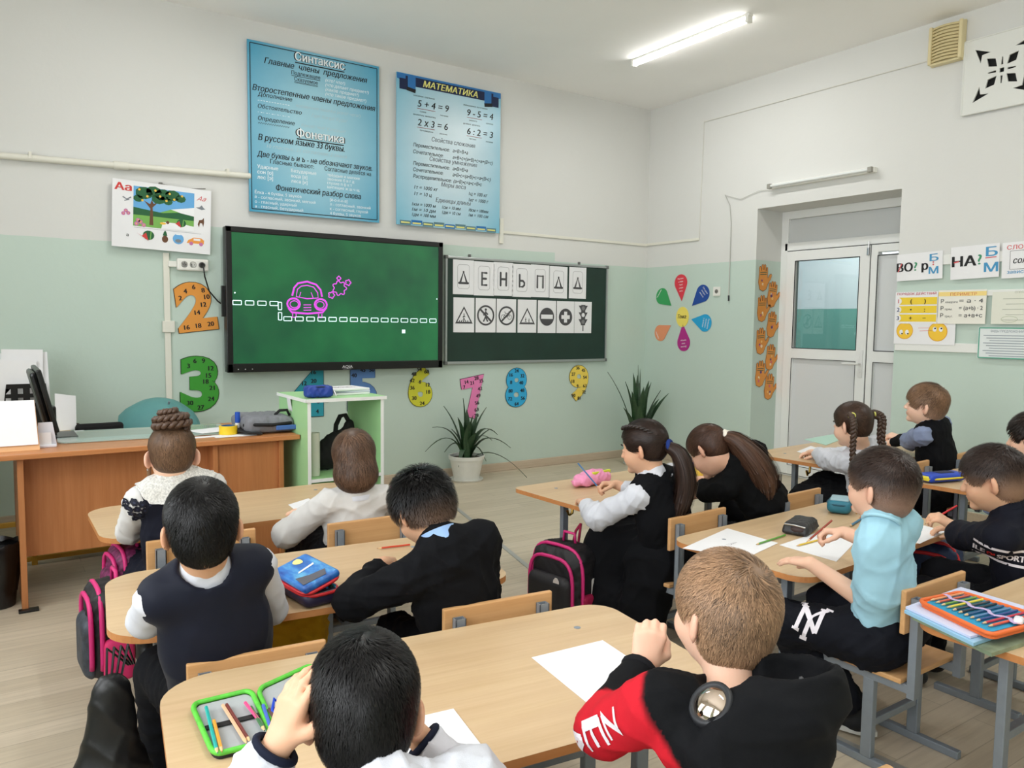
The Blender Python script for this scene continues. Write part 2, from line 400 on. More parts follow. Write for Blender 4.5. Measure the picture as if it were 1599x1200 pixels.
def soft(name, sdf, mats, parent=None, h=.006, off=None, rl=1, fold=None, mi=None, loc=None, rot=None):
    V, Q = sdf.mesh(h); V = relax(V, Q, rl)
    if fold: V = folds(V, vnormals(V, Q), *fold)
    m = None
    if mi is not None: m = mi(V[Q].mean(1), vnormals(V, Q)[Q].mean(1))
    return np_mesh(name, V, Q, mats, parent, off, 180, None, m, loc, rot)
# ---------------------------------------------------------------- the room
def struct(o): o['kind'] = 'structure'; return o
def paint(name, base, steps, upper=(220, 220, 217), lower=(196, 213, 203)):
    m, nt, b, N, L = _nt(name)
    g = N.new('ShaderNodeNewGeometry'); s = N.new('ShaderNodeSeparateXYZ'); L.new(g.outputs['Position'], s.inputs[0])
    def mth(op, a, c):
        q = N.new('ShaderNodeMath'); q.operation = op
        for i, x in enumerate((a, c)):
            if isinstance(x, (int, float)): q.inputs[i].default_value = x
            else: L.new(x, q.inputs[i])
        return q.outputs[0]
    thr = None
    wob = _noise(nt, 3.0, 3); wv = mth('MULTIPLY', mth('SUBTRACT', wob.outputs['Fac'], .5), .016)
    thr = mth('ADD', wv, base)
    for ax, pos, dl in steps: thr = mth('ADD', thr, mth('MULTIPLY', mth('GREATER_THAN', s.outputs[ax], pos), dl))
    fac = mth('LESS_THAN', s.outputs[2], thr)
    mx = N.new('ShaderNodeMix'); mx.data_type = 'RGBA'; L.new(fac, mx.inputs[0]); mx.inputs[6].default_value = lin(upper); mx.inputs[7].default_value = lin(lower)
    n = _noise(nt, 1.3, 4); r = N.new('ShaderNodeValToRGB'); r.color_ramp.elements[0].color = (.95, .95, .94, 1); r.color_ramp.elements[1].color = (1, 1, 1, 1)
    L.new(n.outputs['Fac'], r.inputs[0]); m2 = N.new('ShaderNodeMix'); m2.data_type = 'RGBA'; m2.blend_type = 'MULTIPLY'; m2.inputs[0].default_value = 1
    L.new(mx.outputs[2], m2.inputs[6]); L.new(r.outputs[0], m2.inputs[7]); L.new(m2.outputs[2], b.inputs['Base Color'])
    rg = mth('SUBTRACT', .75, mth('MULTIPLY', fac, .33)); L.new(rg, b.inputs['Roughness'])
    n3 = _noise(nt, 9, 4); bp = N.new('ShaderNodeBump'); bp.inputs['Strength'].default_value = .22; bp.inputs['Distance'].default_value = .01
    L.new(n3.outputs['Fac'], bp.inputs['Height']); L.new(bp.outputs[0], b.inputs['Normal'])
    return m
P_FRONT = paint('front_wall_paint', 1.857, [(0, -4.58, .148), (0, -1.18, -.08)])
P_RIGHT = paint('right_wall_paint', 1.80, [(1, -2.6, .125)])
P_SIDE = paint('side_wall_paint', 1.90, [])
CEILM = mat('ceiling_whitewash', (250, 249, 247), .85, var=.03, vs=1.2)
def floor_mat():
    m, nt, b, N, L = _nt('linoleum_plank_print')
    tc = N.new('ShaderNodeTexCoord'); br = N.new('ShaderNodeTexBrick'); L.new(tc.outputs['Object'], br.inputs['Vector'])
    br.inputs['Color1'].default_value = lin((207, 194, 173)); br.inputs['Color2'].default_value = lin((196, 183, 161)); br.inputs['Mortar'].default_value = lin((178, 166, 146))
    br.inputs['Scale'].default_value = 1; br.inputs['Brick Width'].default_value = .95; br.inputs['Row Height'].default_value = .105; br.inputs['Mortar Size'].default_value = .0022; br.inputs['Mortar Smooth'].default_value = .5
    n = _noise(nt, 2.0, 6, (1.2, 22, 22), .65); r = N.new('ShaderNodeValToRGB'); r.color_ramp.elements[0].position = .3; r.color_ramp.elements[1].position = .7
    r.color_ramp.elements[0].color = (.84, .83, .81, 1); r.color_ramp.elements[1].color = (1.05, 1.05, 1.04, 1); L.new(n.outputs['Fac'], r.inputs[0])
    mx = N.new('ShaderNodeMix'); mx.data_type = 'RGBA'; mx.blend_type = 'MULTIPLY'; mx.inputs[0].default_value = 1
    L.new(br.outputs['Color'], mx.inputs[6]); L.new(r.outputs[0], mx.inputs[7]); L.new(mx.outputs[2], b.inputs['Base Color'])
    b.inputs['Roughness'].default_value = .42; b.inputs['Specular IOR Level'].default_value = .4
    bp = N.new('ShaderNodeBump'); bp.inputs['Strength'].default_value = .15; bp.inputs['Distance'].default_value = .002; L.new(n.outputs['Fac'], bp.inputs['Height']); L.new(bp.outputs[0], b.inputs['Normal'])
    return m
q = MB(); q.box(XL, 0, YB, 0, -.1, 0); q.box(0, .55, -2.65, -1.36, -.1, 0); struct(q.build('floor', floor_mat()))
struct(MB().box(XL-.3, .55, YB-.2, .2, CEIL, CEIL+.15).build('ceiling', CEILM))
struct(MB().box(XL-.3, .55, 0, .2, -.1, CEIL).build('wall_front', P_FRONT))
struct(MB().box(XL-.3, .55, YB-.2, YB, -.1, CEIL).build('wall_back', P_SIDE))
q = MB(); q.box(0, .55, -1.36, 0, -.1, CEIL); q.box(0, .55, -2.65, -1.36, 2.365, CEIL); q.box(0, .55, YB, -2.65, -.1, CEIL); struct(q.build('wall_right', P_RIGHT))
q = MB(); q.box(XL-.3, XL, YB, 0, -.1, .9); q.box(XL-.3, XL, YB, 0, 2.9, CEIL); e = 0.
for yc, ww in WIN: q.box(XL-.3, XL, yc+ww/2, e, .9, 2.9); e = yc-ww/2
q.box(XL-.3, XL, YB, e, .9, 2.9); struct(q.build('wall_left', P_SIDE))
GLASS = mat('clear_glass', (225, 238, 235), .02, trans=1.)
for i, (yc, ww) in enumerate(WIN):
    q = MB()
    for a, b_ in ((yc-ww/2, yc-ww/2+.07), (yc-.04, yc+.04), (yc+ww/2-.07, yc+ww/2)): q.box(XL-.09, XL-.03, a, b_, .9, 2.9, b=.006)
    for a, b_ in ((.9, .97), (2.15, 2.21), (2.83, 2.9)): q.box(XL-.088, XL-.032, yc-ww/2, yc+ww/2, a, b_, b=.006)
    wn = struct(q.build('window_%d' % (i+1), PVC)); MB().box(XL-.06, XL+.16, yc-ww/2-.05, yc+ww/2+.05, .87, .905, b=.006).build('window_sill', PVC, wn)
BASEM = wood('baseboard_laminate', (188, 170, 148), (203, 187, 166), .5, 0)
struct(MB().box(XL, -.018, -.018, -.001, 0, .075, b=.004).build('baseboard_front', BASEM))
q = MB(); q.box(-.018, -.001, -1.35, 0, 0, .075, b=.004); q.box(-.018, -.001, YB, -2.66, 0, .075, b=.004); struct(q.build('baseboard_right', BASEM))
# metal joint strips of the linoleum
STRIP = mat('aluminium_strip', (176, 175, 170), .4, .3)
a = at(760, 838, Z=0); b_ = at(945, 985, Z=0); q = MB(); q.bar((a[0]+.25, -.9, .002), (b_[0], b_[1], .002), .014, .002); q.bar((b_[0], b_[1], .002), (-3.3, -6.2, .002), .014, .002)
struct(q.build('trim_1', STRIP))
# conduits and cable ducts on the walls
DUCT = mat('painted_conduit', (226, 224, 212), .5)
q = MB(); q.tube([(XL+.02, -.035, 2.30), (-4.85, -.035, 2.355), (-3.99, -.035, 2.385)], .021, 10); q.tube([(-4.88, -.035, 2.354), (-4.79, -.035, 2.357)], .027, 10)
for x in (-6.3, -5.35, -4.15): q.box(x-.008, x+.008, -.059, -.001, 2.30+(x+6.4)*.033, 2.342+(x+6.4)*.033)
struct(q.build('trim_2', DUCT, smooth=40))
q = MB(); q.box(-4.585, -4.545, -.018, -.001, .08, 1.80, b=.003); q.box(-4.60, -4.52, -.03, -.001, 1.25, 1.33, b=.004); struct(q.build('trim_3', DUCT))
q = MB(); q.box(-1.80, -.01, -.014, -.001, 2.14, 2.165, b=.003); q.box(-1.81, -1.77, -.02, -.001, 2.05, 2.27, b=.003); q.box(-.014, -.001, -.70, -.005, 2.145, 2.17, b=.003); struct(q.build('trim_4', DUCT))
q = MB(); q.tube([(-.006, -.70, 2.16), (-.006, -.72, 3.236), (-.006, -2.80, 3.238)], .005, 6); q.box(-.03, -.001, -2.84, -2.80, 3.22, 3.26, b=.003); struct(q.build('trim_5', mat('thin_wall_cable', (214, 212, 204), .5)))
for k, (z, y0, y1, t) in enumerate(((1.825, -2.66, -4.6, .035), (1.585, -2.66, -4.6, .02), (1.208, -2.66, -4.6, .032))):
    struct(MB().box(-.014, -.001, y1, y0, z-t, z+t, b=.003).build('trim_%d' % (6+k), mat('white_rail', (232, 233, 229), .45)))
# door: PVC double door with transom in the recess of the right wall
def panel_z(q, y0, y1, z0, z1, x0, x1, fr, mi=0):
    q.box(x0, x1, y0, y0+fr, z0, z1, mi, .004); q.box(x0, x1, y1-fr, y1, z0, z1, mi, .004)
    q.box(x0, x1, y0+fr-.002, y1-fr+.002, z0, z0+fr, mi, .004); q.box(x0, x1, y0+fr-.002, y1-fr+.002, z1-fr, z1, mi, .004)
q = MB(); panel_z(q, -2.65, -1.36, 0.0, 2.365, .34, .42, .07); q.box(.34, .42, -2.6, -1.4, 2.015, 2.085, 0, .004)
door = struct(q.build('door_1', PVC)); GASK = mat('door_gasket', (45, 46, 48), .6)
q = MB(); q.box(.365, .385, -2.585, -1.425, 2.085, 2.30); q.build('transom_panel', mat('frosted_panel', (205, 207, 207), .4), door)
q = MB(); panel_z(q, -2.59, -1.42, 2.08, 2.30, .362, .366, .006); q.build('gasket', GASK, door)
for nm, ya, yb in (('active', -2.225, -1.437), ('fixed', -2.58, -2.235)):
    q = MB(); fr = .088 if nm == 'active' else .06; panel_z(q, ya, yb, .02, 2.008, .325, .385, fr); q.box(.325, .385, ya+fr-.002, yb-fr+.002, 1.06, 1.155, 0, .004)
    lf = q.build('door_leaf', PVC, door)
    q = MB(); panel_z(q, ya+fr-.004, yb-fr+.004, 1.151, 1.924, .323, .328, .007); panel_z(q, ya+fr-.004, yb-fr+.004, .102, 1.064, .323, .327, .004); panel_z(q, ya-.006, yb+.006, .015, 2.014, .336, .34, .006); q.build('gasket', GASK, lf)
    MB().box(.35, .36, ya+fr-.01, yb-fr+.01, .1, 1.07).build('lower_panel', mat('door_panel_grey', (214, 216, 217), .45), lf)
    if nm == 'active': MB().box(.352, .358, ya+fr-.01, yb-fr+.01, 1.15, 1.93).build('pane', GLASS, lf)
    else: MB().box(.35, .36, ya+fr-.01, yb-fr+.01, 1.15, 1.93).build('upper_panel', MATS['door_panel_grey'], lf)
    if nm == 'active':
        q = MB(); q.box(.317, .326, -2.205, -2.168, .93, 1.16, 0, .004); q.tube([(.322, -2.186, 1.045), (.28, -2.186, 1.045), (.276, -2.17, 1.045), (.276, -2.05, 1.043)], .009, 8); q.tube([(.318, -2.186, .97), (.312, -2.186, .97)], .008, 8)
        q.build('handle', mat('white_handle', (228, 228, 226), .3), lf, smooth=40)
        q = MB(); q.box(.31, .326, -2.222, -2.205, 1.925, 1.99, 0, .002); q.tube([(.318, -2.215, 1.93), (.318, -2.215, 2.04)], .004, 6); q.build('bolt', CHROME, lf)
# corridor beyond the door glass
CORR = paint('corridor_paint', 1.55, [], (205, 212, 220), (104, 158, 150))
q = MB(); q.box(2.3, 2.4, -5.5, 2.2, -.1, 3.0); q.box(.55, 2.3, 2.1, 2.2, -.1, 3.0); q.box(.55, 2.3, -5.5, -5.4, -.1, 3.0); struct(q.build('wall_corridor', CORR))
struct(MB().box(.55, 2.4, -5.5, 2.2, -.12, -.001).build('floor_corridor', flat((150, 146, 138)))); struct(MB().box(.55, 2.4, -5.5, 2.2, 3.0, 3.1).build('ceiling_corridor', CEILM))
# white box standing in for curtain-like reflections in the door glass
struct(MB().box(2.1, 2.3, .35, .9, 0, 3.0).build('trim_reflection', flat((214, 220, 232))))
def led_tube(x, y0, y1, label, power, group='ceiling tube lamps'):
    t = thing('ceiling_lamp', label, 'lamp', (x, (y0+y1)/2, CEIL), 0, group)
    L_ = abs(y1-y0)/2
    MB().box(-.022, .022, -L_-.02, L_+.02, -.018, 0, b=.004).build('housing', WHITE_PLASTIC, t)
    MB().tube([(0, -L_, -.034), (0, L_, -.034)], .021, 14).build('tube', mat('lit_tube', (255, 253, 248), .3, emit=20.), t, smooth=40)
    q = MB(); q.box(-.024, .024, -L_-.014, -L_+.012, -.058, 0, b=.003); q.box(-.024, .024, L_-.012, L_+.014, -.058, 0, b=.003); q.build('end_cap', WHITE_PLASTIC, t)
    o = area('tube_light', (0, 0, -.075), (0, 0, 0), .06, 2*L_, power, (1, .995, .98)); o.parent = t
    return t
led_tube(-1.17, -2.16, -1.01, 'glowing white tube lamp on the ceiling near the far corner', 15)
led_tube(-1.17, -5.9, -4.75, 'unseen tube lamp on the ceiling behind the viewer', 20)  # this tube and the next are out of view, kept for their light
led_tube(-4.2, -5.9, -4.75, 'unseen tube lamp on the ceiling above the viewer', 20)
led_tube(-4.2, -2.16, -1.01, 'unseen tube lamp added on the ceiling above the teacher desk', 15)  # out of view, added to light the front wall evenly
t = thing('corridor_fill_lamp', 'unseen lamp added to light the corridor behind the door glass', 'lamp', (1.4, -1.2, 3.0)); MB().box(-.3, .3, -.1, .1, -.05, 0, b=.01).build('housing', mat('lit_panel', (255, 252, 246), .4, emit=6.), t)  # unseen lamp, added only to light the corridor
o = area('corridor_light', (0, 0, -.08), (0, 0, 0), .6, .2, 40, (1, .98, .95)); o.parent = t

# ---------------------------------------------------------------- things on the front wall
def sheet(name, label, cat, x, z, w, h, mats, y=-.004, rot=FRONT, tilt=0., t=.003, group=None, X=None, top_out=0., mk=None, rim=0):
    """a flat printed sheet hung on a wall; local x right, y up, z towards the room; material 0 is the sheet"""
    q = MB(); q.poly([(-w/2, -h/2), (w/2, -h/2), (w/2, h/2), (-w/2, h/2)], t, t, 0)
    if mk: mk(q, t+.0012)
    loc = (x, y, z) if X is None else (X, x, z)
    o = q.build(name, mats, None, loc, (rot[0]+top_out, rot[1], rot[2]))
    if tilt: o.rotation_euler = (Matrix.Rotation(rot[2], 4, 'Z') @ Matrix.Rotation(rot[0]+top_out, 4, 'X') @ Matrix.Rotation(tilt, 4, 'Z')).to_euler()
    return tag(o, label, cat, group)
def blue_board(name, c0, c1):
    m, nt, b, N, L = _nt(name); tc = N.new('ShaderNodeTexCoord'); mp = N.new('ShaderNodeMapping'); L.new(tc.outputs['Object'], mp.inputs[0])
    mp.inputs['Scale'].default_value = (1.5, 1.1, 0); g = N.new('ShaderNodeTexGradient'); g.gradient_type = 'SPHERICAL'; L.new(mp.outputs[0], g.inputs[0])
    r = N.new('ShaderNodeValToRGB'); r.color_ramp.elements[0].color = lin(c0); r.color_ramp.elements[1].color = lin(c1); r.color_ramp.elements[1].position = .8
    n = _noise(nt, 4, 3); ad = N.new('ShaderNodeMath'); ad.operation = 'MULTIPLY_ADD'; L.new(n.outputs['Fac'], ad.inputs[0]); ad.inputs[1].default_value = .12; L.new(g.outputs['Fac'], ad.inputs[2])
    L.new(ad.outputs[0], r.inputs[0]); L.new(r.outputs[0], b.inputs['Base Color']); b.inputs['Roughness'].default_value = .28
    return m
def syntax_print(q, z):
    K, W_ = 1, 2
    for a in (rrect(.985, 1.175, .004),): q.line(a, .006, z, K, True)
    def title(s, x, y, w):
        q.text(s, x, y, .062, w*1.03, 'c', K, z, .035); q.text(s, x, y+.002, .06, w, 'c', W_, z+.001, .012)
        q.line([(x-w/2, y-.014), (x+w/2, y-.014)], .008, z, K)
    title('Синтаксис', .03, .525, .385)
    q.text('Главные  члены  предложения', .01, .462, .042, .80, 'c', K, z, .012, .25)
    q.text('Подлежащее', -.08, .420, .028, .22, 'c', K, z, .008); q.line([(-.19, .412), (.03, .412)], .004, z, K)
    q.text('Сказуемое', -.08, .378, .028, .18, 'c', K, z, .008); q.line([(-.17, .371), (.01, .371)], .003, z, K); q.line([(-.17, .364), (.01, .364)], .003, z, K)
    for i, s in enumerate(('(кто? что?)', '(что делает предмет?)', '(каков предмет?)', '(что такое предмет?)')): q.text(s, .07, .415-i*.034, .024, None, 'l', W_, z, 0, .2)
    q.text('Второстепенные члены предложения', 0, .258, .042, .955, 'c', K, z, .012, .25)
    for s, y, u in (('Дополнение', .222, 'd'), ('Обстоятельство', .138, 'p'), ('Определение', .052, 'w')):
        q.text(s, -.44, y, .03, None, 'l', K, z, .008, .2)
        if u == 'w': q.line([(-.44+i*.0085, y-.02+(.005 if i % 2 else -.005)) for i in range(28)], .0035, z, K)
        else:
            for i in range(12): q.line([(-.44+i*.02, y-.03), (-.44+i*.02+(.012 if u == 'd' or i % 2 else .004), y-.03)], .0035, z, W_)
    for s, x, y in (('косвенные падежи (кого? чего?)', -.16, .19), ('Где? Когда? Куда?', -.04, .135), ('Какой? Чей? Который?', -.12, .052)): q.text(s, x, y, .024, None, 'l', 3, z, 0, .2)
    title('Фонетика', .03, -.028, .37)
    q.text('В русском языке 33 буквы.', -.44, -.09, .045, .66, 'l', K, z, .014, .2)
    q.text('10 гласных, 21 согласная, 2 знака', -.38, -.138, .026, .62, 'l', 3, z, 0, .2)
    q.text('Две буквы ь и ъ - не обозначают звуков.', 0, -.208, .04, .90, 'c', K, z, .012, .2)
    q.text('Гласные бывают:', -.19, -.248, .032, .33, 'c', K, z, .006); q.text('Согласные делятся на', .25, -.25, .032, .38, 'c', K, z, .006)
    for i, (a, b_) in enumerate((('Ударные', 'Безударные'), ('сон [о]', 'вода [а]'), ('лес [э]', 'леса [и]'))):
        q.text(a, -.45, -.292-i*.038, .026, None, 'l', W_, z, .006); q.text(b_, -.2, -.292-i*.038, .024, None, 'l', W_, z, .004)
    for i, s in enumerate(('твёрдые и мягкие', 'звонкие б в г д', 'глухие п ф к т', 'шипящие ж ш ч щ')): q.text(s, .08, -.29-i*.03, .022, None, 'l', W_, z, 0)
    q.text('Фонетический разбор слова', .02, -.438, .042, .67, 'c', K, z, .012, .15)
    for i, (s, s2) in enumerate((('Ёлка - 4 буквы, 5 звуков', '[й-о-л-к-а]'), ('й - согласный, звонкий, мягкий', 'л - согласный, звонкий'), ('о - гласный, ударный', 'к - согласный, глухой'), ('а - гласный, безударный', '4 буквы, 5 звуков'))): q.text(s, -.47, -.476-i*.034, .022, None, 'l', W_, z, 0); q.text(s2, .10, -.476-i*.034, .022, None, 'l', W_, z, 0)
sheet('grammar_poster', 'sky-blue grammar poster headed Синтаксис above the big screen', 'poster', -3.49, 2.74, 1.02, 1.215, [blue_board('grammar_poster_blue', (54, 150, 186), (160, 205, 220)), BLACK_INK, flat((236, 242, 244)), flat((176, 200, 208))], -.03, t=.012, mk=syntax_print)
def math_print(q, z):
    K, Yl, NV, BL, RD, GY = 1, 2, 3, 4, 5, 6
    q.poly([(-.497, .60), (.497, .60), (.497, .555), (.40, .53), (-.40, .53), (-.497, .555)], z-.0005, 0, BL)
    q.quad(-.42, .42, .512, .585, z, NV); q.text('МАТЕМАТИКА', 0, .524, .05, .52, 'c', Yl, z+.001, .02, .2)
    for sx in (-1, 1):
        q.quad(min(sx*.33, sx*.40), max(sx*.33, sx*.40), .49, .60, z+.0004, BL); q.quad(min(sx*.38, sx*.475), max(sx*.38, sx*.475), .475, .56, z+.0002, NV); q.line([(sx*.33, .475), (sx*.41, .487)], .03, z+.0006, K)
    def eq(s, x, y, w, cap1, cap2):
        q.text(s, x, y, .055, w, 'l', K, z, .012, .15); q.line([(x-.005, y-.015), (x+w*.56, y-.015)], .004, z, RD)
        q.text(cap1, x-.04, y+.078, .013, None, 'l', K, z); q.text(cap2, x+.02, y-.042, .013, None, 'l', K, z); q.text('значение', x+w*.72, y-.042, .012, None, 'l', K, z)
    eq('5 + 4 = 9', -.31, .36, .29, 'слагаемое  слагаемое', 'сумма'); eq('9 - 5 = 4', .16, .362, .26, 'уменьшаемое  вычитаемое', 'разность')
    eq('2 х 3 = 6', -.31, .21, .28, 'множитель  множитель', 'произведение'); eq('6 : 2 = 3', .16, .208, .26, 'делимое  делитель', 'частное')
    for s, y, w in (('Свойства сложения', .10, .42), ('Свойства умножения', -.06, .46), ('Меры веса', -.258, .24), ('Единицы длины', -.39, .34)):
        q.text(s, .03, y, .036, w, 'c', GY, z, .012, .2)
    def ln(s, x, y, w=None, h=.030): q.text(s, x, y, h, w, 'l', K, z, .006, .22)
    ln('Переместительное:', -.35, .036, .34); ln('а+В=В+а', .02, .036, .15); ln('Сочетательное:', -.35, -.018, .28); ln('а+В+с=(а+В)+с=а+(В+с)', .02, -.018, .40)
    ln('Переместительное:', -.35, -.112, .34); ln('а•В=В•а', .02, -.112, .15); ln('Сочетательное:', -.35, -.162, .28); ln('а•В•с=(а•В)•с=а•(В•с)', .02, -.162, .38)
    ln('Распределительное:', -.35, -.215, .36); ln('(а+В)•с=а•с+В•с', .03, -.215, .28)
    ln('1т = 1000 кг', -.34, -.303, .22); ln('1ц = 100 кг', .18, -.303, .19); ln('1т = 10 ц', -.34, -.355, .16); ln('1кг = 1000 г', .18, -.355, .20)
    for i, (a, b_, c) in enumerate((('1км = 1000 м', '1см = 10 мм', '10см = 100мм'), ('1м = 10 дм', '1дм = 10 см', '1м = 100 см'), ('1дм = 100 мм', '', ''))):
        for s, x, w in ((a, -.36, .22), (b_, -.08, .18), (c, .18, .20)):
            if s: ln(s, x, -.44-i*.042, w, .027)
    for i in range(9):
        x = -.47+i*.104; q.quad(x, x+.1, -.60+(.008 if i % 2 else 0), -.565+(.008 if i % 2 else 0), z, BL if i % 3 == 1 else 7)
        q.line([(x+.01, -.582), (x+.09, -.582)], .012, z+.0004, Yl)
sheet('mathematics_poster', 'pale blue poster headed МАТЕМАТИКА above the chalkboard', 'poster', -2.328, 2.737, .995, 1.205, [blue_board('math_poster_blue', (104, 178, 204), (205, 226, 235)), BLACK_INK, flat((226, 222, 130)), flat((22, 34, 70)), flat((44, 112, 176)), flat((150, 60, 70)), flat((120, 130, 138)), flat((92, 128, 138))], -.03, t=.012, mk=math_print)
def calendar_print(q, z):
    R_, GR, DG, SK, BR, WH, PK, K, YL, BG, GY, OR = 1, 2, 3, 4, 5, 6, 7, 8, 9, 10, 11, 12
    q.quad(-.185, .20, -.075, .19, z, GR)
    q.poly([(-.185, .19), (.20, .19), (.20, .05), (.05, .06), (-.05, .02), (-.185, .0)], z+.0003, 0, SK); q.poly([(.05, .06), (.20, .02), (.2, .09), (.12, .075)], z+.0004, 0, WH); q.poly([(-.185, 0), (.2, 0), (.2, .03), (.1, .045), (0, .03), (-.1, .04), (-.185, .05)], z+.0005, 0, DG)
    q.poly([(-.085, -.06), (-.06, -.06), (-.066, .06), (-.03, .10), (-.06, .085), (-.072, .11), (-.082, .08), (-.12, .10), (-.08, .05)], z+.0006, 0, BR)
    for x, y, r in ((-.12, .15, .055), (-.06, .165, .05), (.0, .15, .055), (.06, .155, .05), (-.03, .12, .045), (.11, .14, .035), (-.155, .11, .032), (.03, .11, .03)): q.disc(x, y, r, z+.0008, DG, 9, r*.75)
    for x, y in ((-.15, .17), (-.1, .13), (-.05, .175), (-.02, .14), (.04, .165), (.07, .13), (.12, .16), (-.13, .10), (.02, .115)): q.disc(x, y, .008, z+.001, YL, 8)
    for x, y in ((-.165, -.06), (-.14, -.045), (-.155, -.035), (-.12, -.065)): q.disc(x, y, .014, z+.0009, PK, 8); q.disc(x, y, .005, z+.0011, YL, 6)
    q.poly([(-.01, -.075), (.2, -.075), (.2, -.04), (.12, -.03), (.0, -.03)], z+.0009, 0, WH)
    def melon(x, y, s): q.disc(x+.02*s, y+.005*s, .034*s, z+.0011, DG, 14, .03*s); q.poly([(x-.05*s, y+.015*s), (x+.02*s, y-.03*s), (x+.005*s, y+.02*s), (x-.02*s, y-.002*s)], z+.0013, 0, R_); q.line([(x+.03*s, y-.022*s), (x+.035*s, y+.032*s)], .006*s, z+.0013, GR)
    melon(.10, -.03, .9)
    q.disc(.03, -.03, .011, z+.0011, BR, 8); q.disc(.0, -.04, .02, z+.001, YL, 10, .008)
    q.text('Аа', -.298, .152, .048, .10, 'l', R_, z, .03); q.text('Аа', .215, .145, .03, .065, 'l', R_, z, 0, .5)
    q.line([(-.25, .11), (-.225, .095), (-.20, .112)], .008, z, GY); q.line([(-.24, .085), (-.21, .095)], .006, z, GY)
    for x, y in ((-.23, .02), (-.245, .0), (-.215, .005)): q.disc(x, y, .013, z, PK, 8); q.disc(x, y, .004, z+.0004, YL, 6)
    q.poly([(.21, .095), (.235, .10), (.25, .115), (.262, .098), (.275, .09), (.25, .082)], z, 0, GY)
    q.poly([(.225, -.02), (.235, .01), (.255, .015), (.265, .03), (.268, .0), (.262, -.035), (.255, -.01), (.24, -.01), (.235, -.04)], z, 0, BR)
    q.text('а', -.225, -.15, .022, None, 'l', K, z, .01); melon(-.11, -.135, 1.05); q.disc(.015, -.145, .02, z, BR, 12, .024); q.poly([(.0, -.122), (.03, -.122), (.022, -.095), (.015, -.085), (.006, -.1)], z, 0, DG)
    q.disc(.10, -.135, .036, z, SK, 16); q.quad(.085, .115, -.107, -.10, z+.0004, WH); q.disc(.10, -.148, .02, z+.0004, GY, 10, .012)
    q.poly([(.155, -.155), (.165, -.135), (.2, -.115), (.25, -.115), (.27, -.13), (.268, -.155)], z, 0, OR); q.disc(.185, -.157, .013, z+.0004, PK, 10); q.disc(.25, -.157, .013, z+.0004, PK, 10); q.quad(.2, .245, -.135, -.12, z+.0004, WH)
    q.line([(-.18, -.085), (.25, -.085)], .0015, z, GY)
sheet('alphabet_chart', 'hanging alphabet picture chart with red Аа, apple tree and watermelon', 'poster', -4.586, 2.035, .625, .445, [WHITE_PAPER, flat((205, 62, 60)), flat((120, 176, 86)), flat((40, 96, 58)), flat((104, 170, 222)), flat((104, 70, 48)), flat((240, 241, 243)), flat((198, 118, 168)), BLACK_INK, flat((236, 190, 76)), flat((170, 200, 210)), flat((126, 132, 138)), flat((236, 156, 70))], -.045, tilt=-.035, t=.006, mk=calendar_print)
q = MB(); q.tube([(-4.87, -.03, 2.235), (-4.72, -.03, 2.238), (-4.59, -.03, 2.262), (-4.45, -.03, 2.245), (-4.30, -.03, 2.262)], .004, 6); q.disc(0, 0, .0001); q.box(-4.60, -4.58, -.03, -.001, 2.255, 2.275)
tag(q.build('hanging_wire', flat((120, 118, 112))), 'thin wire and nail holding the alphabet picture chart', 'wire')
# triple socket strip and plug
t = thing('socket_strip', 'white triple wall socket strip left of the big screen', 'socket', (-4.395, 0, 1.725))
MB().box(-.105, .105, -.045, -.001, -.042, .042, b=.01).build('body', WHITE_PLASTIC, t)
for i in range(3):
    q = MB(); q.ring(0, 0, .019, .023, 0, 0, 20); q.disc(0, 0, .019, -.0005, 1, 20); q.disc(-.009, 0, .003, .0002, 2, 8); q.disc(.009, 0, .003, .0002, 2, 8); q.build('outlet', [flat((170, 170, 165)), flat((214, 213, 206)), BLACK_INK], t, (-.058+i*.058, -.0455, 0), FRONT)
MB().box(-.16, -.105, -.03, -.001, -.02, .02, b=.003).build('junction_box', WHITE_PLASTIC, t)
t = thing('power_cable', 'black plug and cable running from the socket strip to the screen', 'cable', (-4.337, -.05, 1.725))
MB().lathe([(.02, 0), (.019, .018), (.012, .032)], 16).build('plug', BLACK_PLASTIC, t, (0, 0, 0), FRONT, 40)
MB().tube([(0, -.03, 0), (0, -.045, -.02), (.01, -.03, -.08), (.05, .02, -.18), (.11, .03, -.25), (.17, .02, -.295)], .005, 8).build('cord', BLACK_PLASTIC, t, smooth=60)
# interactive screen
t = thing('interactive_screen', 'big black-framed interactive screen showing a green cartoon chalkboard with a purple car', 'screen', (-3.32, 0, 1.485))
W2, H2 = 1.75, 1.04
q = MB(); q.box(-W2/2, W2/2, -.125, -.05, -H2/2, H2/2, b=.008); q.box(-.5, .5, -.05, -.001, -.3, .3); q.build('body', BLACK_PLASTIC, t)
q = MB(); q.box(-W2/2, W2/2, -.132, -.12, H2/2-.04, H2/2, b=.004); q.box(-W2/2, W2/2, -.132, -.12, -H2/2, -H2/2+.063, b=.004); q.box(-W2/2, -W2/2+.042, -.132, -.12, -H2/2, H2/2, b=.004); q.box(W2/2-.042, W2/2, -.132, -.12, -H2/2, H2/2, b=.004); q.box(-W2/2-.02, -W2/2, -.09, -.06, -.12, .1)
bz = q.build('bezel', BLACK_PLASTIC, t)
q = MB(); q.text('AQIA', .03, -.505, .022, .085, 'c', 0, 0, .012); q.line([(-.005, -.512), (.06, -.512)], .002, 0, 0)
for x in (-.80, -.75, -.70): q.disc(x, -.497, .004, 0, 0, 8)
q.build('logo', flat((205, 205, 208)), bz, (0, -.1335, 0), FRONT)
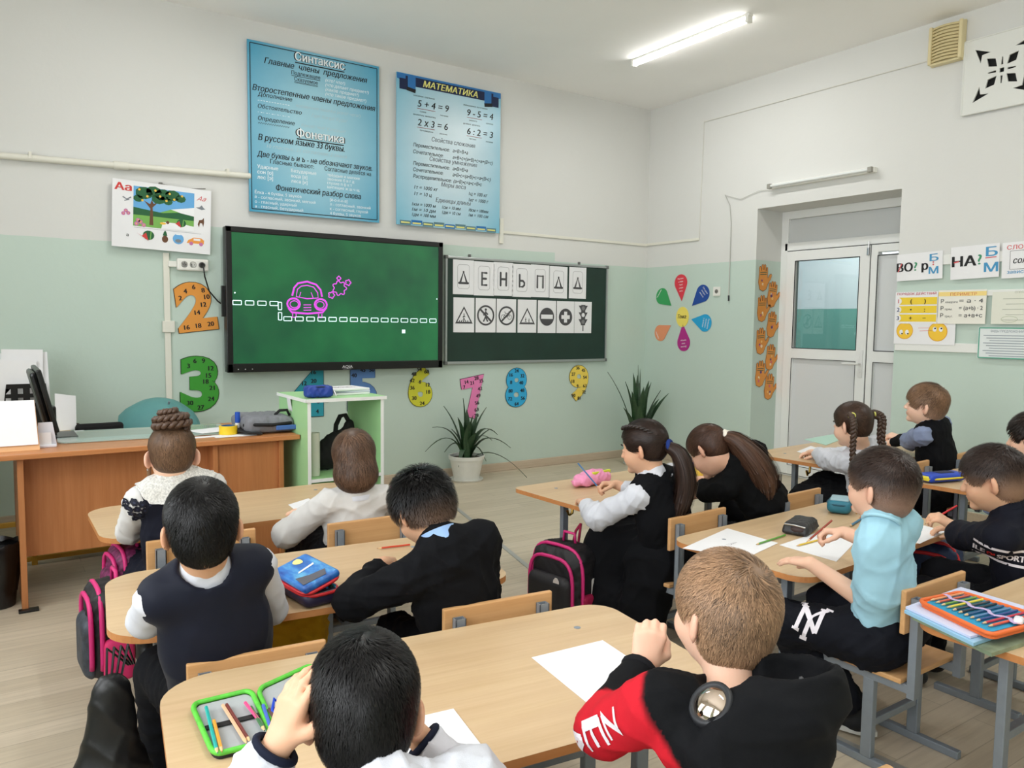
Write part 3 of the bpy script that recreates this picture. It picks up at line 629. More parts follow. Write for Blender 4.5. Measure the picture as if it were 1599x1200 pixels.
def screen_mat():
    m, nt, b, N, L = _nt('screen_green'); n = _noise(nt, 1.7, 3); r = N.new('ShaderNodeValToRGB'); r.color_ramp.elements[0].position = .35; r.color_ramp.elements[1].position = .68
    r.color_ramp.elements[0].color = lin((22, 84, 54)); r.color_ramp.elements[1].color = lin((34, 116, 66)); L.new(n.outputs['Fac'], r.inputs[0])
    b.inputs['Base Color'].default_value = (.004, .004, .004, 1); b.inputs['Roughness'].default_value = .22; L.new(r.outputs[0], b.inputs['Emission Color']); b.inputs['Emission Strength'].default_value = .95
    return m
def glow(name, c): return mat(name, c, .3, emit=.95)
SW, SH = W2-.086, H2-.105
sc = MB().quad(-SW/2, SW/2, -SH/2, SH/2, 0, 0).build('display', screen_mat(), t, (0, -.1275, .0115), FRONT)
q = MB(); Z_ = .0008
def dash(x0, y0, x1, y1): q.line(rrect(x1-x0, y1-y0, .002, (x0+x1)/2, (y0+y1)/2, 1), .006, Z_, 0, True)
for i in range(4): dash(-.83+i*.088, -.045, -.77+i*.088, -.015)
for i in range(2): dash(-.505, -.075-i*.075, -.48, -.02-i*.075)
for i in range(15): dash(-.465+i*.087, -.155, -.405+i*.087, -.125)
q.disc(-.815, .04, .006, Z_, 0, 8); q.disc(.82, .04, .006, Z_, 0, 8); q.quad(.5, .53, -.245, -.215, Z_, 0)
q.build('road_drawing', glow('screen_white', (205, 226, 230)), sc)
q = MB(); P_ = lambda pts, wd=.014, cl=False: q.line(pts, wd, Z_, 0, cl)
cx, cy = -.285, 0
P_([(cx-.115, cy+.03), (cx-.10, cy+.09), (cx-.07, cy+.125), (cx, cy+.14), (cx+.07, cy+.12), (cx+.105, cy+.08), (cx+.115, cy+.03)]); P_([(cx-.085, cy+.025), (cx-.075, cy+.08), (cx-.045, cy+.105), (cx, cy+.112), (cx+.05, cy+.10), (cx+.08, cy+.06), (cx+.085, cy+.02), (cx, cy+.012)], .008, True)
for sx in (-1, 1):
    P_([(cx+sx*.105+.048*math.cos(a*PI/7), cy-.03+.042*math.sin(a*PI/7)) for a in range(14)], .014, True); P_([(cx+sx*.10+.032*math.cos(a*PI/6), cy-.032+.026*math.sin(a*PI/6)) for a in range(12)], .007, True); P_([(cx+sx*.10-.013, cy-.10), (cx+sx*.10-.013, cy-.128), (cx+sx*.10+.013, cy-.128), (cx+sx*.10+.013, cy-.10)], .008)
P_([(cx-.145, cy-.06), (cx-.12, cy-.092), (cx, cy-.10), (cx+.12, cy-.088), (cx+.15, cy-.05)])
for i in range(3): P_([(cx-.03, cy-.035-i*.02), (cx+.03, cy-.033-i*.02)], .007)
P_([(cx-.06, cy+.025), (cx-.05, cy+.06)], .006); P_([(cx+.03, cy+.06), (cx+.045, cy+.02)], .006)
def puff(x, y, r, n=9): P_([(x+r*(1+.16*math.cos(n*a*PI/30))*math.cos(a*PI/30), y+r*(1+.16*math.cos(n*a*PI/30))*math.sin(a*PI/30)) for a in range(60)], .008, True)
puff(-.03, .10, .05, 7); puff(-.095, .045, .022, 5); puff(-.035, .175, .014, 4); puff(.04, .145, .02, 5)
q.build('car_drawing', glow('screen_purple', (190, 66, 196)), sc)
# chalkboard
t = thing('chalkboard', 'dark green chalkboard in an aluminium frame with letter and sign sheets', 'chalkboard', (-1.455, 0, 1.448))
BW, BH = 1.80, .905
MB().box(-BW/2, BW/2, -.024, -.004, -BH/2, BH/2).build('panel', mat('chalkboard_green', (22, 52, 42), .48, var=.22, vs=3.5), t)
q = MB(); q.box(-BW/2-.008, BW/2+.008, -.034, -.002, BH/2-.012, BH/2+.008, b=.003); q.box(-BW/2-.008, BW/2+.008, -.036, -.002, -BH/2-.012, -BH/2+.012, b=.003); q.box(-BW/2-.008, -BW/2+.01, -.034, -.002, -BH/2, BH/2, b=.003); q.box(BW/2-.01, BW/2+.008, -.034, -.002, -BH/2, BH/2, b=.003)
q.build('frame', mat('aluminium', (176, 180, 180), .35, .8), t)
for sx in (-1, 1):
    for sz in (-1, 1): MB().box(sx*BW/2-.015, sx*BW/2+.015, -.038, -.002, sz*BH/2-.015, sz*BH/2+.015, b=.005).build('corner_cap', flat((110, 114, 112)), t)
for x in (-.66, .56): MB().box(x-.008, x+.008, -.02, -.001, BH/2+.005, BH/2+.035).build('bracket', flat((110, 112, 108)), t)
ROUNDED = rrect(.118, .205, .025, 0, .005)
def letter(ch):
    def f(q, z):
        q.line(ROUNDED, .0025, z, 1, True); w_ = .019
        S_ = {'Д': [[(-.032, -.045), (0, .045), (.032, -.045)], [(-.045, -.05), (.045, -.05)]], 'Е': [[(.025, .05), (-.022, .05), (-.022, -.055), (.025, -.055)], [(-.02, 0), (.02, 0)]], 'Н': [[(-.03, -.055), (-.03, .055)], [(.03, -.055), (.03, .055)], [(-.03, 0), (.03, 0)]], 'Ь': [[(-.024, .05), (-.024, -.055), (.012, -.055), (.028, -.04), (.028, -.018), (.012, -.002), (-.02, -.002)]], 'П': [[(-.032, -.06), (-.032, .045), (.032, .045), (.032, -.06)]]}[ch]
        for l in S_:
            q.line(l, w_, z, 2)
            for p in l: q.disc(p[0], p[1], w_/2, z+.0002, 2, 10)
    return f
LX = [-2.185, -1.975, -1.772, -1.572, -1.366, -1.152, -.922]
for i, ch in enumerate('ДЕНЬПДД'):
    lab = {0: 'white sheet with the letter Д beginning the top row on the chalkboard', 5: 'white sheet with the letter Д right after П on the chalkboard', 6: 'white sheet with the last letter Д in the top row on the chalkboard'}.get(i, 'white sheet with the single %s on the chalkboard' % {'Е': 'letter Е second in the top row', 'Н': 'letter Н next to the soft sign', 'Ь': 'soft sign Ь', 'П': 'letter П'}.get(ch))
    sheet('letter_sheet', lab, 'paper', LX[i], 1.735-.004*(i % 2), .208, .296, [WHITE_PAPER, flat((140, 140, 142)), GREY_INK], -.0255, mk=letter(ch), t=.0012, group='letter sheets on the chalkboard')
def tri_sign(q, z, fig):
    a, b_ = .088, .066; P3 = lambda k: [(0, a*k-.012), (-.088*k, -.062*k-.012), (.088*k, -.062*k-.012)]
    q.poly(P3(1), z, 0, 1); q.poly(P3(.74), z+.0004, 0, 0); fig(q, z+.0008)
def walker(q, z, s=1., cx=0, cy=0):
    q.disc(cx, cy+.03*s, .007*s, z, 1, 8)
    for l in ([(0, .022), (-.002, -.005)], [(0, -.005), (-.014, -.032)], [(-.002, -.005), (.012, -.032)], [(0, .016), (-.014, .0)], [(0, .016), (.013, .004)]): q.line([(cx+p[0]*s, cy+p[1]*s) for p in l], .008*s, z, 1)
def s_cross(q, z):
    def f(q, z):
        walker(q, z, .9, 0, -.02)
        for i in range(5): q.line([(-.05+i*.022, -.062), (-.042+i*.02, -.045)], .008, z, 1)
    tri_sign(q, z, f)
def s_kids(q, z):
    def f(q, z): walker(q, z, .62, -.016, -.035); walker(q, z, .55, .02, -.04)
    tri_sign(q, z, f)
def s_nowalk(q, z): q.ring(0, 0, .074, .09, z, 1); walker(q, z, 1.7, .0, 0); q.line([(-.06, .055), (.06, -.055)], .018, z+.0006, 1)
def s_nobike(q, z):
    q.ring(0, 0, .07, .086, z, 1)
    for sx in (-1, 1): q.ring(sx*.034, -.012, .019, .023, z, 1)
    q.line([(-.034, -.012), (-.01, .022), (.026, .02), (.034, -.012)], .005, z, 1); q.line([(-.034, -.012), (.002, -.014), (.026, .02)], .005, z, 1); q.line([(-.01, .022), (-.014, .034), (-.026, .034)], .004, z, 1); q.line([(.026, .02), (.022, .036), (.034, .04)], .004, z, 1); q.line([(-.055, -.052), (.055, .052)], .016, z+.0006, 1)
def s_stop(q, z): q.disc(0, 0, .084, z, 1, 30); q.quad(-.068, .068, -.02, .02, z+.0005, 0)
def s_plus(q, z): q.disc(0, 0, .08, z, 1, 30); q.quad(-.05, .05, -.018, .018, z+.0005, 0); q.quad(-.018, .018, -.052, .052, z+.0006, 0)
def s_light(q, z):
    q.quad(-.026, .026, -.075, .12, z, 1); q.quad(-.006, .006, -.13, -.07, z, 1)
    for k, c in enumerate((2, 0, 2)):
        y = .088-k*.065; q.disc(0, y, .02, z+.0005, c, 14)
        for sx in (-1, 1): q.poly([(sx*.026, y+.025), (sx*.056, y+.025), (sx*.026, y-.02)], z, 0, 1)
RX = [(-2.178, -2.072), (-1.955, 0), (-1.735, 0), (-1.507, 0), (-1.282, 0), (-1.062, 0), (-.848, 0)]
for (x, _), fn, nm in zip(RX, (s_cross, s_nowalk, s_nobike, s_kids, s_stop, s_plus, s_light), ('pedestrian crossing triangle', 'crossed-out walking person', 'crossed-out bicycle', 'children triangle', 'no-entry circle', 'round plus sign', 'traffic light')):
    sheet('road_sign_sheet', 'white sheet with a %s on the chalkboard' % nm, 'paper', x, 1.41-.002*(x > -1.5), .21, .30, [WHITE_PAPER, GREY_INK, flat((130, 130, 132))], -.0255, mk=fn, t=.0012, group='road sign sheets on the chalkboard')
# number cut-outs
def number_cut(d, col, x0, x1, z0, z1, nums, tilt=0., label=None):
    v, f = glyphs('6' if d == '9' else d, .055, 0, 5); v = -v if d == '9' else v; lo, hi = v.min(0), v.max(0); w_, h_ = x1-x0, z1-z0
    V = (v-(lo+hi)/2)/(hi-lo)*np.array([w_, h_]); q = MB()
    ed = {}
    for fc in f:
        for a, b_ in zip(fc, fc[1:]+fc[:1]): ed[(a, b_)] = 1
    q.add([(p[0]*1.035, p[1]*1.025, .0015) for p in V], f, 1); q.add([(p[0]*1.035, p[1]*1.025, 0) for p in V], [tuple(reversed(fc)) for fc in f], 1)
    rimv = [(p[0]*1.035, p[1]*1.025) for p in V]
    for a, b_ in ed:
        if (b_, a) not in ed: q.add([(*rimv[a], .0015), (*rimv[b_], .0015), (*rimv[b_], 0), (*rimv[a], 0)], [(3, 2, 1, 0)], 1)
    q.add([(p[0], p[1], .003) for p in V], f, 0)
    for s, u, v_ in nums: q.text(s, (u-.5)*w_*.92, (v_-.5)*h_-.016, .033, None, 'c', 2, .0036, .03)
    o = q.build('number_cutout', [flat(col), flat(tuple(int(c*.35) for c in col)), BLACK_INK], None, ((x0+x1)/2, -.004, (z0+z1)/2), (PI/2, 0, 0))
    o.rotation_euler = (Matrix.Rotation(PI/2, 4, 'X') @ Matrix.Rotation(tilt, 4, 'Z')).to_euler()
    return tag(o, label, 'wall number', 'times-table number cut-outs')
number_cut('2', (224, 150, 66), -4.51, -4.24, 1.26, 1.607, [('2', .12, .70), ('4', .28, .83), ('6', .52, .90), ('8', .76, .82), ('10', .84, .68), ('12', .72, .53), ('14', .52, .38), ('16', .18, .10), ('18', .5, .11), ('20', .84, .12)], .12, 'orange number 2 cut-out with multiples on the wall')
number_cut('3', (62, 152, 52), -4.49, -4.228, .685, 1.08, [('3', .2, .83), ('6', .38, .92), ('9', .62, .92), ('12', .83, .78), ('15', .76, .65), ('18', .68, .54), ('21', .85, .42), ('24', .82, .22), ('27', .52, .07), ('30', .22, .16)], 0, 'green number 3 cut-out with multiples on the wall')
number_cut('4', (44, 148, 166), -3.70, -3.40, .60, .985, [('16', .62, .90), ('20', .62, .72), ('12', .35, .68), ('8', .75, .3), ('4', .72, .1)], 0, 'teal number 4 cut-out behind the shelf under the screen')
number_cut('5', (92, 132, 190), -3.24, -2.985, .60, .98, [('45', .52, .93), ('50', .85, .93), ('40', .2, .82), ('5', .3, .3), ('10', .6, .2)], 0, 'blue number 5 cut-out behind the shelf under the screen')
number_cut('6', (206, 204, 58), -2.70, -2.475, .63, .97, [('54', .45, .93), ('60', .78, .87), ('48', .2, .82), ('42', .12, .66), ('36', .13, .48), ('6', .48, .62), ('12', .84, .54), ('18', .86, .36), ('24', .58, .08), ('30', .22, .22)], 0, 'yellow-green number 6 cut-out below the right corner of the screen')
number_cut('7', (228, 128, 180), -2.17, -1.925, .50, .87, [('7', .08, .80), ('14', .22, .91), ('21', .45, .86), ('28', .68, .95), ('35', .88, .86), ('42', .78, .68), ('49', .66, .52), ('56', .56, .36), ('63', .5, .2), ('70', .46, .06)], .16, 'pink number 7 cut-out above the white plant pot')
number_cut('8', (52, 168, 218), -1.72, -1.485, .578, .935, [('24', .5, .93), ('16', .22, .83), ('32', .8, .8), ('8', .22, .64), ('40', .74, .62), ('48', .8, .42), ('80', .2, .42), ('56', .84, .22), ('72', .18, .22), ('64', .52, .08)], 0, 'sky-blue number 8 cut-out under the chalkboard')
number_cut('9', (238, 210, 92), -.985, -.75, .60, .945, [('36', .42, .93), ('45', .74, .86), ('27', .17, .76), ('54', .84, .66), ('18', .15, .56), ('9', .42, .42), ('63', .84, .42), ('72', .8, .24), ('81', .52, .08), ('90', .2, .16)], 0, 'pale yellow number 9 cut-out under the right end of the chalkboard')
# ---------------------------------------------------------------- things on the right wall
PET = [((214, 60, 74), 1064, 450, 0, 'red', ['Рассказ', 'о теме', 'Твоё', 'слово', 'есть'], .255), ((32, 74, 152), 1093, 464, 0, 'dark blue', ['Обсудим', 'вопрос', 'вместе'], .25), ((40, 160, 210), 1095, 503, 0, 'sky-blue', ['Приводим', 'примеры', 'и доводы'], .25), ((176, 44, 132), 1067.5, 527, 0, 'magenta', ['Делаем', 'свои', 'выводы'], .26), ((230, 150, 108), 1036, 517, 0, 'salmon', ['Думаем'], .235), ((58, 158, 92), 1038, 467, 0, 'green', ['Называем'], .235)]
for c, px, py, an, nm, wd, L_ in PET:
    p = at(px, py, X=0); y, z = p[1], p[2]; an = math.atan2(y+.513, z-1.425)
    q = MB(); pts = []
    for i in range(25):
        a = -PI*.62+i*PI*1.24/24; pts.append((.082*math.sin(a), .05+.08*math.cos(a)))
    pts = [(x*1.0, yy*L_/.25) for x, yy in pts]; pts.append((0, -.125*L_/.25)); pts = pts[::-1]
    q.poly(pts, .003, .003, 0)
    for i, s in enumerate(wd): q.text(s, 0, .085-i*.03, .014, None, 'c', 1, .0036, .01, 0)
    o = q.build('flower_petal', [flat(c, .5), flat((240, 235, 235))]); o.location = (-.002, y, z); o.rotation_euler = (Matrix.Rotation(-PI/2, 4, 'Z') @ Matrix.Rotation(PI/2, 4, 'X') @ Matrix.Rotation(an, 4, 'Z')).to_euler()
    tag(o, '%s petal of the paper flower on the right wall' % nm, 'petal', 'petals of the wall flower')
q = MB(); q.poly([(.082*math.cos(a*PI/16), .098*math.sin(a*PI/16)) for a in range(32)], .003, .003, 0); q.text('Тема:', 0, -.014, .038, .115, 'c', 1, .0036, .015, .3)
tag(q.build('flower_centre', [flat((240, 220, 104)), BLACK_INK], None, (-.002, -.513, 1.425), RIGHT), 'yellow oval flower centre reading Тема:', 'sign')
t = thing('wall_socket', 'single white socket beside the paper flower', 'socket', (0, -.935, 1.66)); MB().box(-.012, -.001, -.042, .042, -.042, .042, b=.004).build('plate', WHITE_PLASTIC, t)
q = MB(); q.disc(0, 0, .02, .0125, 0, 16); q.disc(-.007, 0, .004, .013, 1, 8); q.disc(.007, 0, .004, .013, 1, 8); q.build('outlet', [flat((120, 118, 112)), BLACK_INK], t, None, RIGHT)
t = thing('hanging_cable', 'thin grey cable hanging down the right wall to a black tip', 'cable', (-.012, -1.08, 1.57)); MB().tube([(0, .08, .96), (0, .02, .86), (0, 0, .7), (0, .0, .3), (0, 0, .05)], .004, 6).build('cord', flat((188, 188, 182)), t); MB().tube([(0, .001, .05), (0, -.001, 0)], .007, 8).build('tip', BLACK_PLASTIC, t); MB().tube([(0, .08, .96), (0, -.1, .90), (0, -.3, .95), (0, -.42, .94)], .003, 6).build('lead', flat((205, 205, 200)), t)
t = thing('wall_lamp', 'bare white tube lamp fixture above the door recess', 'lamp', (0, -1.975, 2.53)); MB().box(-.05, -.001, -.478, .478, -.02, .02, b=.005).build('housing', WHITE_PLASTIC, t); MB().tube([(-.062, -.44, 0), (-.062, .44, 0)], .012, 10).build('tube', mat('unlit_tube', (225, 228, 226), .25), t, smooth=40)
for s in (-1, 1): MB().box(-.075, -.045, s*.455-.018, s*.455+.018, -.02, .02, b=.004).build('holder', flat((150, 148, 140)), t)
t = thing('wall_speaker', 'beige curved slatted loudspeaker high on the right wall', 'speaker', (0, -2.94, 3.315)); SPK = mat('beige_plastic', (222, 208, 164), .5)
q = MB(); q.box(-.02, -.001, -.115, .115, -.135, .135, b=.006); q.box(-.07, -.01, -.115, -.09, -.13, .13, b=.01); q.box(-.07, -.01, .09, .115, -.13, .13, b=.01); q.box(-.06, -.01, -.1, .1, -.135, -.12, b=.004); q.build('case', SPK, t)
for i in range(11):
    zz = -.11+i*.022; q = MB()
    q.tube([(-.03-.05*math.cos(a*PI/14), -.095+.019*(a+5) if False else .095*a/5, 0) for a in range(-5, 6)], 0, 4, sq=(.004, .007)); q.build('slat', mat('beige_slat', (206, 190, 142), .5), t, (0, 0, zz))
t = thing('vent_grille', 'white ornamental vent grille with black star-shaped openings', 'vent', (-.002, -3.302, 3.045)); holes = []
for s in range(4):
    a = s*PI/2; R2 = lambda p: (p[0]*math.cos(a)-p[1]*math.sin(a), p[0]*math.sin(a)+p[1]*math.cos(a))
    holes += [[R2(p) for p in ((.030, .030), (.085, .042), (.098, .098), (.042, .085))], [R2(p) for p in ((.06, .118), (.118, .118), (.165, .165)) if 1] if 0 else [R2(p) for p in ((.075, .135), (.128, .128), (.135, .075), (.175, .175))], [R2(p) for p in ((.035, -.007), (.085, -.004), (.085, .004), (.035, .007))]]
holes.append([(-.014, -.014), (.014, -.014), (.014, .014), (-.014, .014)])
q = MB(); q.poly(rrect(.50, .50, .01), .022, .012, 0, holes); q.build('plate', mat('white_plaster', (224, 225, 220), .7), t, None, RIGHT)
q = MB(); q.tube([(x, y, .022) for x, y in rrect(.49, .49, .01)], .006, 6, closed=True); q.build('rim', MATS['white_plaster'], t, None, RIGHT)
MB().quad(-.24, .24, -.24, .24, .001).build('opening_shade', flat((6, 6, 6)), t, None, RIGHT)  # black sheet in place of the dark depth behind the openings
q = MB()
for cx, cy, r in ((0, .2, .05), (-.2, 0, .05), (.2, 0, .05), (0, -.2, .05)): q.tube([(cx+r*math.cos(i*PI/8), cy+r*math.sin(i*PI/8), .023) for i in range(16)], .004, 6, closed=True)
pass
def wsheet(name, label, y0, y1, z0, z1, mats, mk, tilt=0., off=.018, cat='poster', group=None):
    return sheet(name, label, cat, (y0+y1)/2, (z0+z1)/2, abs(y1-y0), z1-z0, mats, rot=RIGHT, tilt=tilt, X=-off, mk=mk, t=.002, group=group)
CY = flat((74, 150, 196)); RD = flat((212, 92, 96)); GN = flat((70, 150, 110))
def m_vopr(q, z): q.text('ВО', -.165, -.03, .062, .115, 'l', 1, z, .03); q.line([(-.155, -.03), (-.13, .03)], .008, z+.0005, 2); q.text('?', -.035, -.028, .062, None, 'l', 4, z, .02); q.text('р', .02, -.028, .062, None, 'l', 1, z, .03); q.text('Б', .075, .03, .05, .06, 'l', 3, z, .02); q.text('М', .07, -.06, .05, .065, 'l', 3, z, .02); q.disc(.10, .005, .006, z, 2, 8); q.disc(.10, .022, .006, z, 2, 8)
wsheet('spelling_card', 'white card reading ВО?р with blue Б over М', -2.655, -2.985, 1.69, 1.885, [WHITE_PAPER, BLACK_INK, RD, CY, GN], m_vopr, .03)
def m_na(q, z): q.text('НА', -.145, -.025, .07, .155, 'l', 1, z, .03); q.line([(-.135, .005), (-.10, .01)], .009, z+.0005, 2); q.text('?', .025, -.02, .07, None, 'l', 4, z, .02); q.text('Б', .075, .03, .062, .07, 'l', 3, z, .02); q.line([(.07, .02), (.14, .022)], .006, z, 2); q.text('М', .065, -.075, .062, .085, 'l', 3, z, .02)
wsheet('spelling_card', 'white card reading НА? with blue Б and М', -3.04, -3.355, 1.685, 1.91, [WHITE_PAPER, BLACK_INK, RD, CY, GN], m_na, .03)
def m_slovo(q, z): q.text('СЛОВО', -.16, .07, .028, .16, 'l', 2, z, .012); q.line(rrect(.28, .12, .003, .0, .0), .002, z, 1, True); q.text('солёный', -.12, -.022, .04, .20, 'l', 1, z, .012, .25); q.text('зависимое', -.155, -.088, .024, .19, 'l', 3, z, .012)
wsheet('word_card', 'white card headed СЛОВО at the right edge', -3.372, -3.75, 1.68, 1.915, [WHITE_PAPER, BLACK_INK, RD, CY], m_slovo, .02)
def m_order(q, z):
    q.text('ПОРЯДОК ДЕЙСТВИЙ', 0, .093, .016, .285, 'c', 2, z, .012)
    for i, (n, a, b_) in enumerate((('1', '(', ')'), ('2', '•', ':'), ('3', '+', '−'))):
        y = .048-i*.062; q.quad(-.125, .15, y-.025, y+.027, z, 4); q.disc(-.13, y, .024, z+.0006, 0, 18); q.text(n, -.13, y-.014, .03, None, 'c', 2 if i == 0 else 3, z+.001, .02); q.text(a, -.035, y-.014, .03, None, 'c', 1, z+.0006, .03); q.text(b_, .065, y-.014, .03, None, 'c', 1, z+.0006, .03)
wsheet('order_card', 'white card with three yellow rows numbered 1 to 3', -2.655, -2.965, 1.375, 1.605, [WHITE_PAPER, flat((60, 50, 30)), flat((196, 70, 84)), flat((60, 64, 110)), flat((238, 206, 62))], m_order)
def m_per(q, z):
    q.quad(-.16, .16, .075, .105, z-.0002, 3); q.text('ПЕРИМЕТР', .01, .078, .02, .175, 'c', 2, z+.0004, .008)
    for i, (a, b_, c) in enumerate((('квадрата', '= а · 4', .05), ('прям.', '= (а+b) · 2', .03), ('треуг.', '= а+в+с', .05))): y = .028-i*.05; q.text('Р', -.14, y, .028, None, 'l', 1, z, .01); q.text(a, -.11, y, .014, None, 'l', 1, z); q.text(b_, -.015, y, .028, .155, 'l', 1, z, .008)
wsheet('perimeter_card', 'cream card headed ПЕРИМЕТР with three formulas', -2.97, -3.29, 1.375, 1.61, [flat((234, 232, 222)), flat((60, 60, 64)), flat((214, 130, 90)), flat((244, 218, 140))], m_per, .0, .021)
def m_faint(q, z):
    q.text('СПРЯЖЕНИЕ', 0, .095, .014, .12, 'c', 1, z)
    for i in range(5): q.line([(-.13+.02*(i % 2), .06-i*.035), (.0, .06-i*.035)], .003, z, 1); q.line([(.05, .05-i*.03), (.15, .05-i*.03)], .003, z, 1)
    q.line([(-.085+.05*math.cos(a*PI/10), -.075+.02*math.sin(a*PI/10)) for a in range(20)], .002, z, 2, True)
wsheet('faded_chart', 'faded cream chart beside the perimeter card at the right edge', -3.325, -3.72, 1.375, 1.59, [flat((226, 227, 214)), flat((176, 180, 168)), flat((170, 186, 150))], m_faint)
def m_emoji(q, z):
    for x, y, r, e in ((-.14, .0, .062, 0), (.10, -.005, .068, 1)):
        q.disc(x, y, r, z, 1, 28); q.ring(x, y, r*.94, r, z+.0003, 3, 28)
        for s in (-1, 1):
            q.disc(x+s*.022-.004*(1-e), y+.018*(1 if e else -.6), .014, z+.0006, 0, 12, .018); q.disc(x+s*.022+.003, y+.024*(1 if e else -.9), .006, z+.0009, 2, 10)
    q.line([(-.04, .02), (.04, .022)], .003, z, 4); q.line([(-.03, .0), (.06, .004)], .003, z, 4)
wsheet('smiley_card', 'white card with two yellow smiley faces below the number rows', -2.655, -3.095, 1.225, 1.42, [WHITE_PAPER, flat((244, 198, 64)), BLACK_INK, flat((220, 150, 40)), flat((228, 150, 150))], m_emoji, .0, .0155)
def m_green(q, z):
    q.line(rrect(.385, .20, .003), .007, z, 1, True); q.text('ВИДЫ ПРЕДЛОЖЕНИЙ', -.02, .072, .014, .20, 'c', 2, z, .006)
    for i in range(9): q.line([(-.165+.02*(i % 3), .05-i*.017), (.165-.015*(i % 2), .05-i*.017)], .005, z, 2)
wsheet('sentence_chart', 'white chart with a green border below the faded chart', -3.25, -3.65, 1.145, 1.352, [flat((226, 232, 232)), flat((86, 168, 142)), flat((150, 160, 168))], m_green, 0, .02)
# paper hands on the door recess
HANDP = [(-.028, -.075), (.0, -.085), (.025, -.072), (.038, -.04), (.062, -.005), (.072, .018), (.066, .028), (.054, .022), (.04, .0), (.034, .005), (.036, .04), (.034, .066), (.026, .068), (.022, .045), (.019, .045), (.018, .078), (.010, .086), (.004, .078), (.003, .05), (-.001, .05), (-.003, .08), (-.010, .084), (-.016, .076), (-.016, .046), (-.020, .045), (-.024, .068), (-.031, .07), (-.036, .062), (-.035, .02), (-.04, -.03)]
HD = [(1192, 434, .0), (1206, 460, .12), (1190, 482, .0), (1205, 507, .1), (1188, 533, .0), (1203, 558, .1), (1187, 584, .05), (1201, 604, .1)]
HN = ['topmost', 'second', 'third', 'fourth', 'fifth', 'sixth', 'seventh', 'lowest']
for i, (px, py, an) in enumerate(HD):
    p = at(px, py, Y=-1.364); q = MB(); q.poly([(x*1.6, y*1.4) for x, y in HANDP], .003, .003, 0); q.line([(x*1.6, y*1.4) for x, y in HANDP], .004, .0034, 1, True)
    for k in range(2): q.line([(-.045, .045-k*.017), (.042, .05-k*.017)], .006, .0036, 2)
    for k in range(4): q.disc(random.uniform(-.022, .022), random.uniform(-.07, .015), random.uniform(.008, .015), .0036+.0002*k, 3+(i+k) % 4, 9)
    o = q.build('paper_hand', [flat((226, 150, 72)), flat((120, 70, 30)), flat((72, 96, 70)), flat((240, 214, 180)), flat((214, 110, 120)), flat((104, 76, 120)), flat((238, 190, 120))]); o.location = (p[0], -1.362, p[2]); o.rotation_euler = (Matrix.Rotation(PI/2, 4, 'X') @ Matrix.Rotation(-an, 4, 'Z')).to_euler()
    tag(o, '%s orange paper hand on the side of the door recess' % HN[i], 'paper hand', 'paper hands by the door')
# ---------------------------------------------------------------- pupils' desks and chairs
DZ = .535
def desk(label, cx, cy, th, w, d, z=DZ, r=(.09, .09, .09, .09), hook=True):
    t = thing('school_desk', label, 'desk', (cx, cy, 0), math.radians(th), 'two-seat school desks')
    q = MB(); o = rrect(w, d, r, n=8); q.poly(o, z, .0005, 0); q.poly(o, z-.0005, .019, 1); q.build('table_top', [DESK_TOP, DESK_EDGE], t)
    for sx in (-1, 1):
        x = sx*(w/2-.17)
        for sy in (-1, 1): MB().box(x-.0175, x+.0175, sy*.11-.0125, sy*.11+.0125, .025, z-.045, b=.003).build('leg', METAL_GREY, t)
        MB().box(x-.0175, x+.0175, -d/2+.05, d/2-.05, z-.045, z-.0198, b=.003).build('top_rail', METAL_GREY, t)
        MB().box(x-.0175, x+.0175, -d/2+.02, d/2-.04, 0, .025, b=.003).build('foot', METAL_GREY, t)
        MB().lathe([(.009, 0), (.009, .0012), (.005, .0024)], 12).build('bolt_cap', METAL_GREY, t, (x, d*.28, z))
        if hook: MB().tube([(sx*(w/2-.15), -.02, z-.03), (sx*(w/2-.11), -.02, z-.035), (sx*(w/2-.105), -.02, z-.075), (sx*(w/2-.085), -.02, z-.085), (sx*(w/2-.075), -.02, z-.06)], .007, 8).build('bag_hook', BRASS, t, smooth=60)
    MB().box(-w/2+.17, w/2-.17, .1, .125, .22, .245, b=.003).build('stretcher', METAL_GREY, t)
    return t
def chair_proto():
    t = thing('school_chair', 'chair', 'chair')
    MB().box(-.1725, .1725, 0, .016, .455, .585, b=.004).build('backrest', CHAIR_WOOD, t)
    MB().box(-.16, .16, .01, .31, .30, .316, b=.004).build('seat', CHAIR_WOOD, t)
    for sx in (-1, 1):
        x = sx*.132
        q = MB(); z1 = .56; w_ = .0155
        for a, b_, c, d in ((-w_, w_, -.025, -.022), (-w_, w_, -.005, -.002), (-w_, -w_+.003, -.025, -.002), (w_-.003, w_, -.025, -.002)): q.box(x+a, x+b_, c, d, .262, z1)
        q.build('back_post', METAL_GREY, t)
        MB().box(x-.0125, x+.0125, -.024, .29, .272, .2995, b=.003).build('seat_rail', METAL_GREY, t)
        MB().box(x-.0125, x+.0125, .10, .135, .025, .275, b=.003).build('leg', METAL_GREY, t)
        MB().box(x-.0125, x+.0125, -.03, .26, 0, .025, b=.003).build('foot', METAL_GREY, t)
        MB().lathe([(.006, 0), (.006, .002)], 10).build('screw', CHROME, t, (sx*.13, .016, .52), (-PI/2, 0, 0))
    MB().box(-.12, .12, .105, .128, .12, .143, b=.003).build('crossbar', METAL_GREY, t)
    return t
CH0 = chair_proto(); _first = [True]
def chair(label, x, y, th=0., s=1.):
    t = CH0 if _first[0] else copy_tree(CH0); _first[0] = False
    t.location = (x, y, 0); t.rotation_euler = (0, 0, math.radians(th)); t.scale = (s, s, s)
    return tag(t, label, 'chair', 'pupils chairs')
RA = (.08, .12, .12, .08)
desk('school desk in the left column nearest the teacher, under the girl with the bun', -4.735, -2.465, 0, 1.13, .59, r=RA)
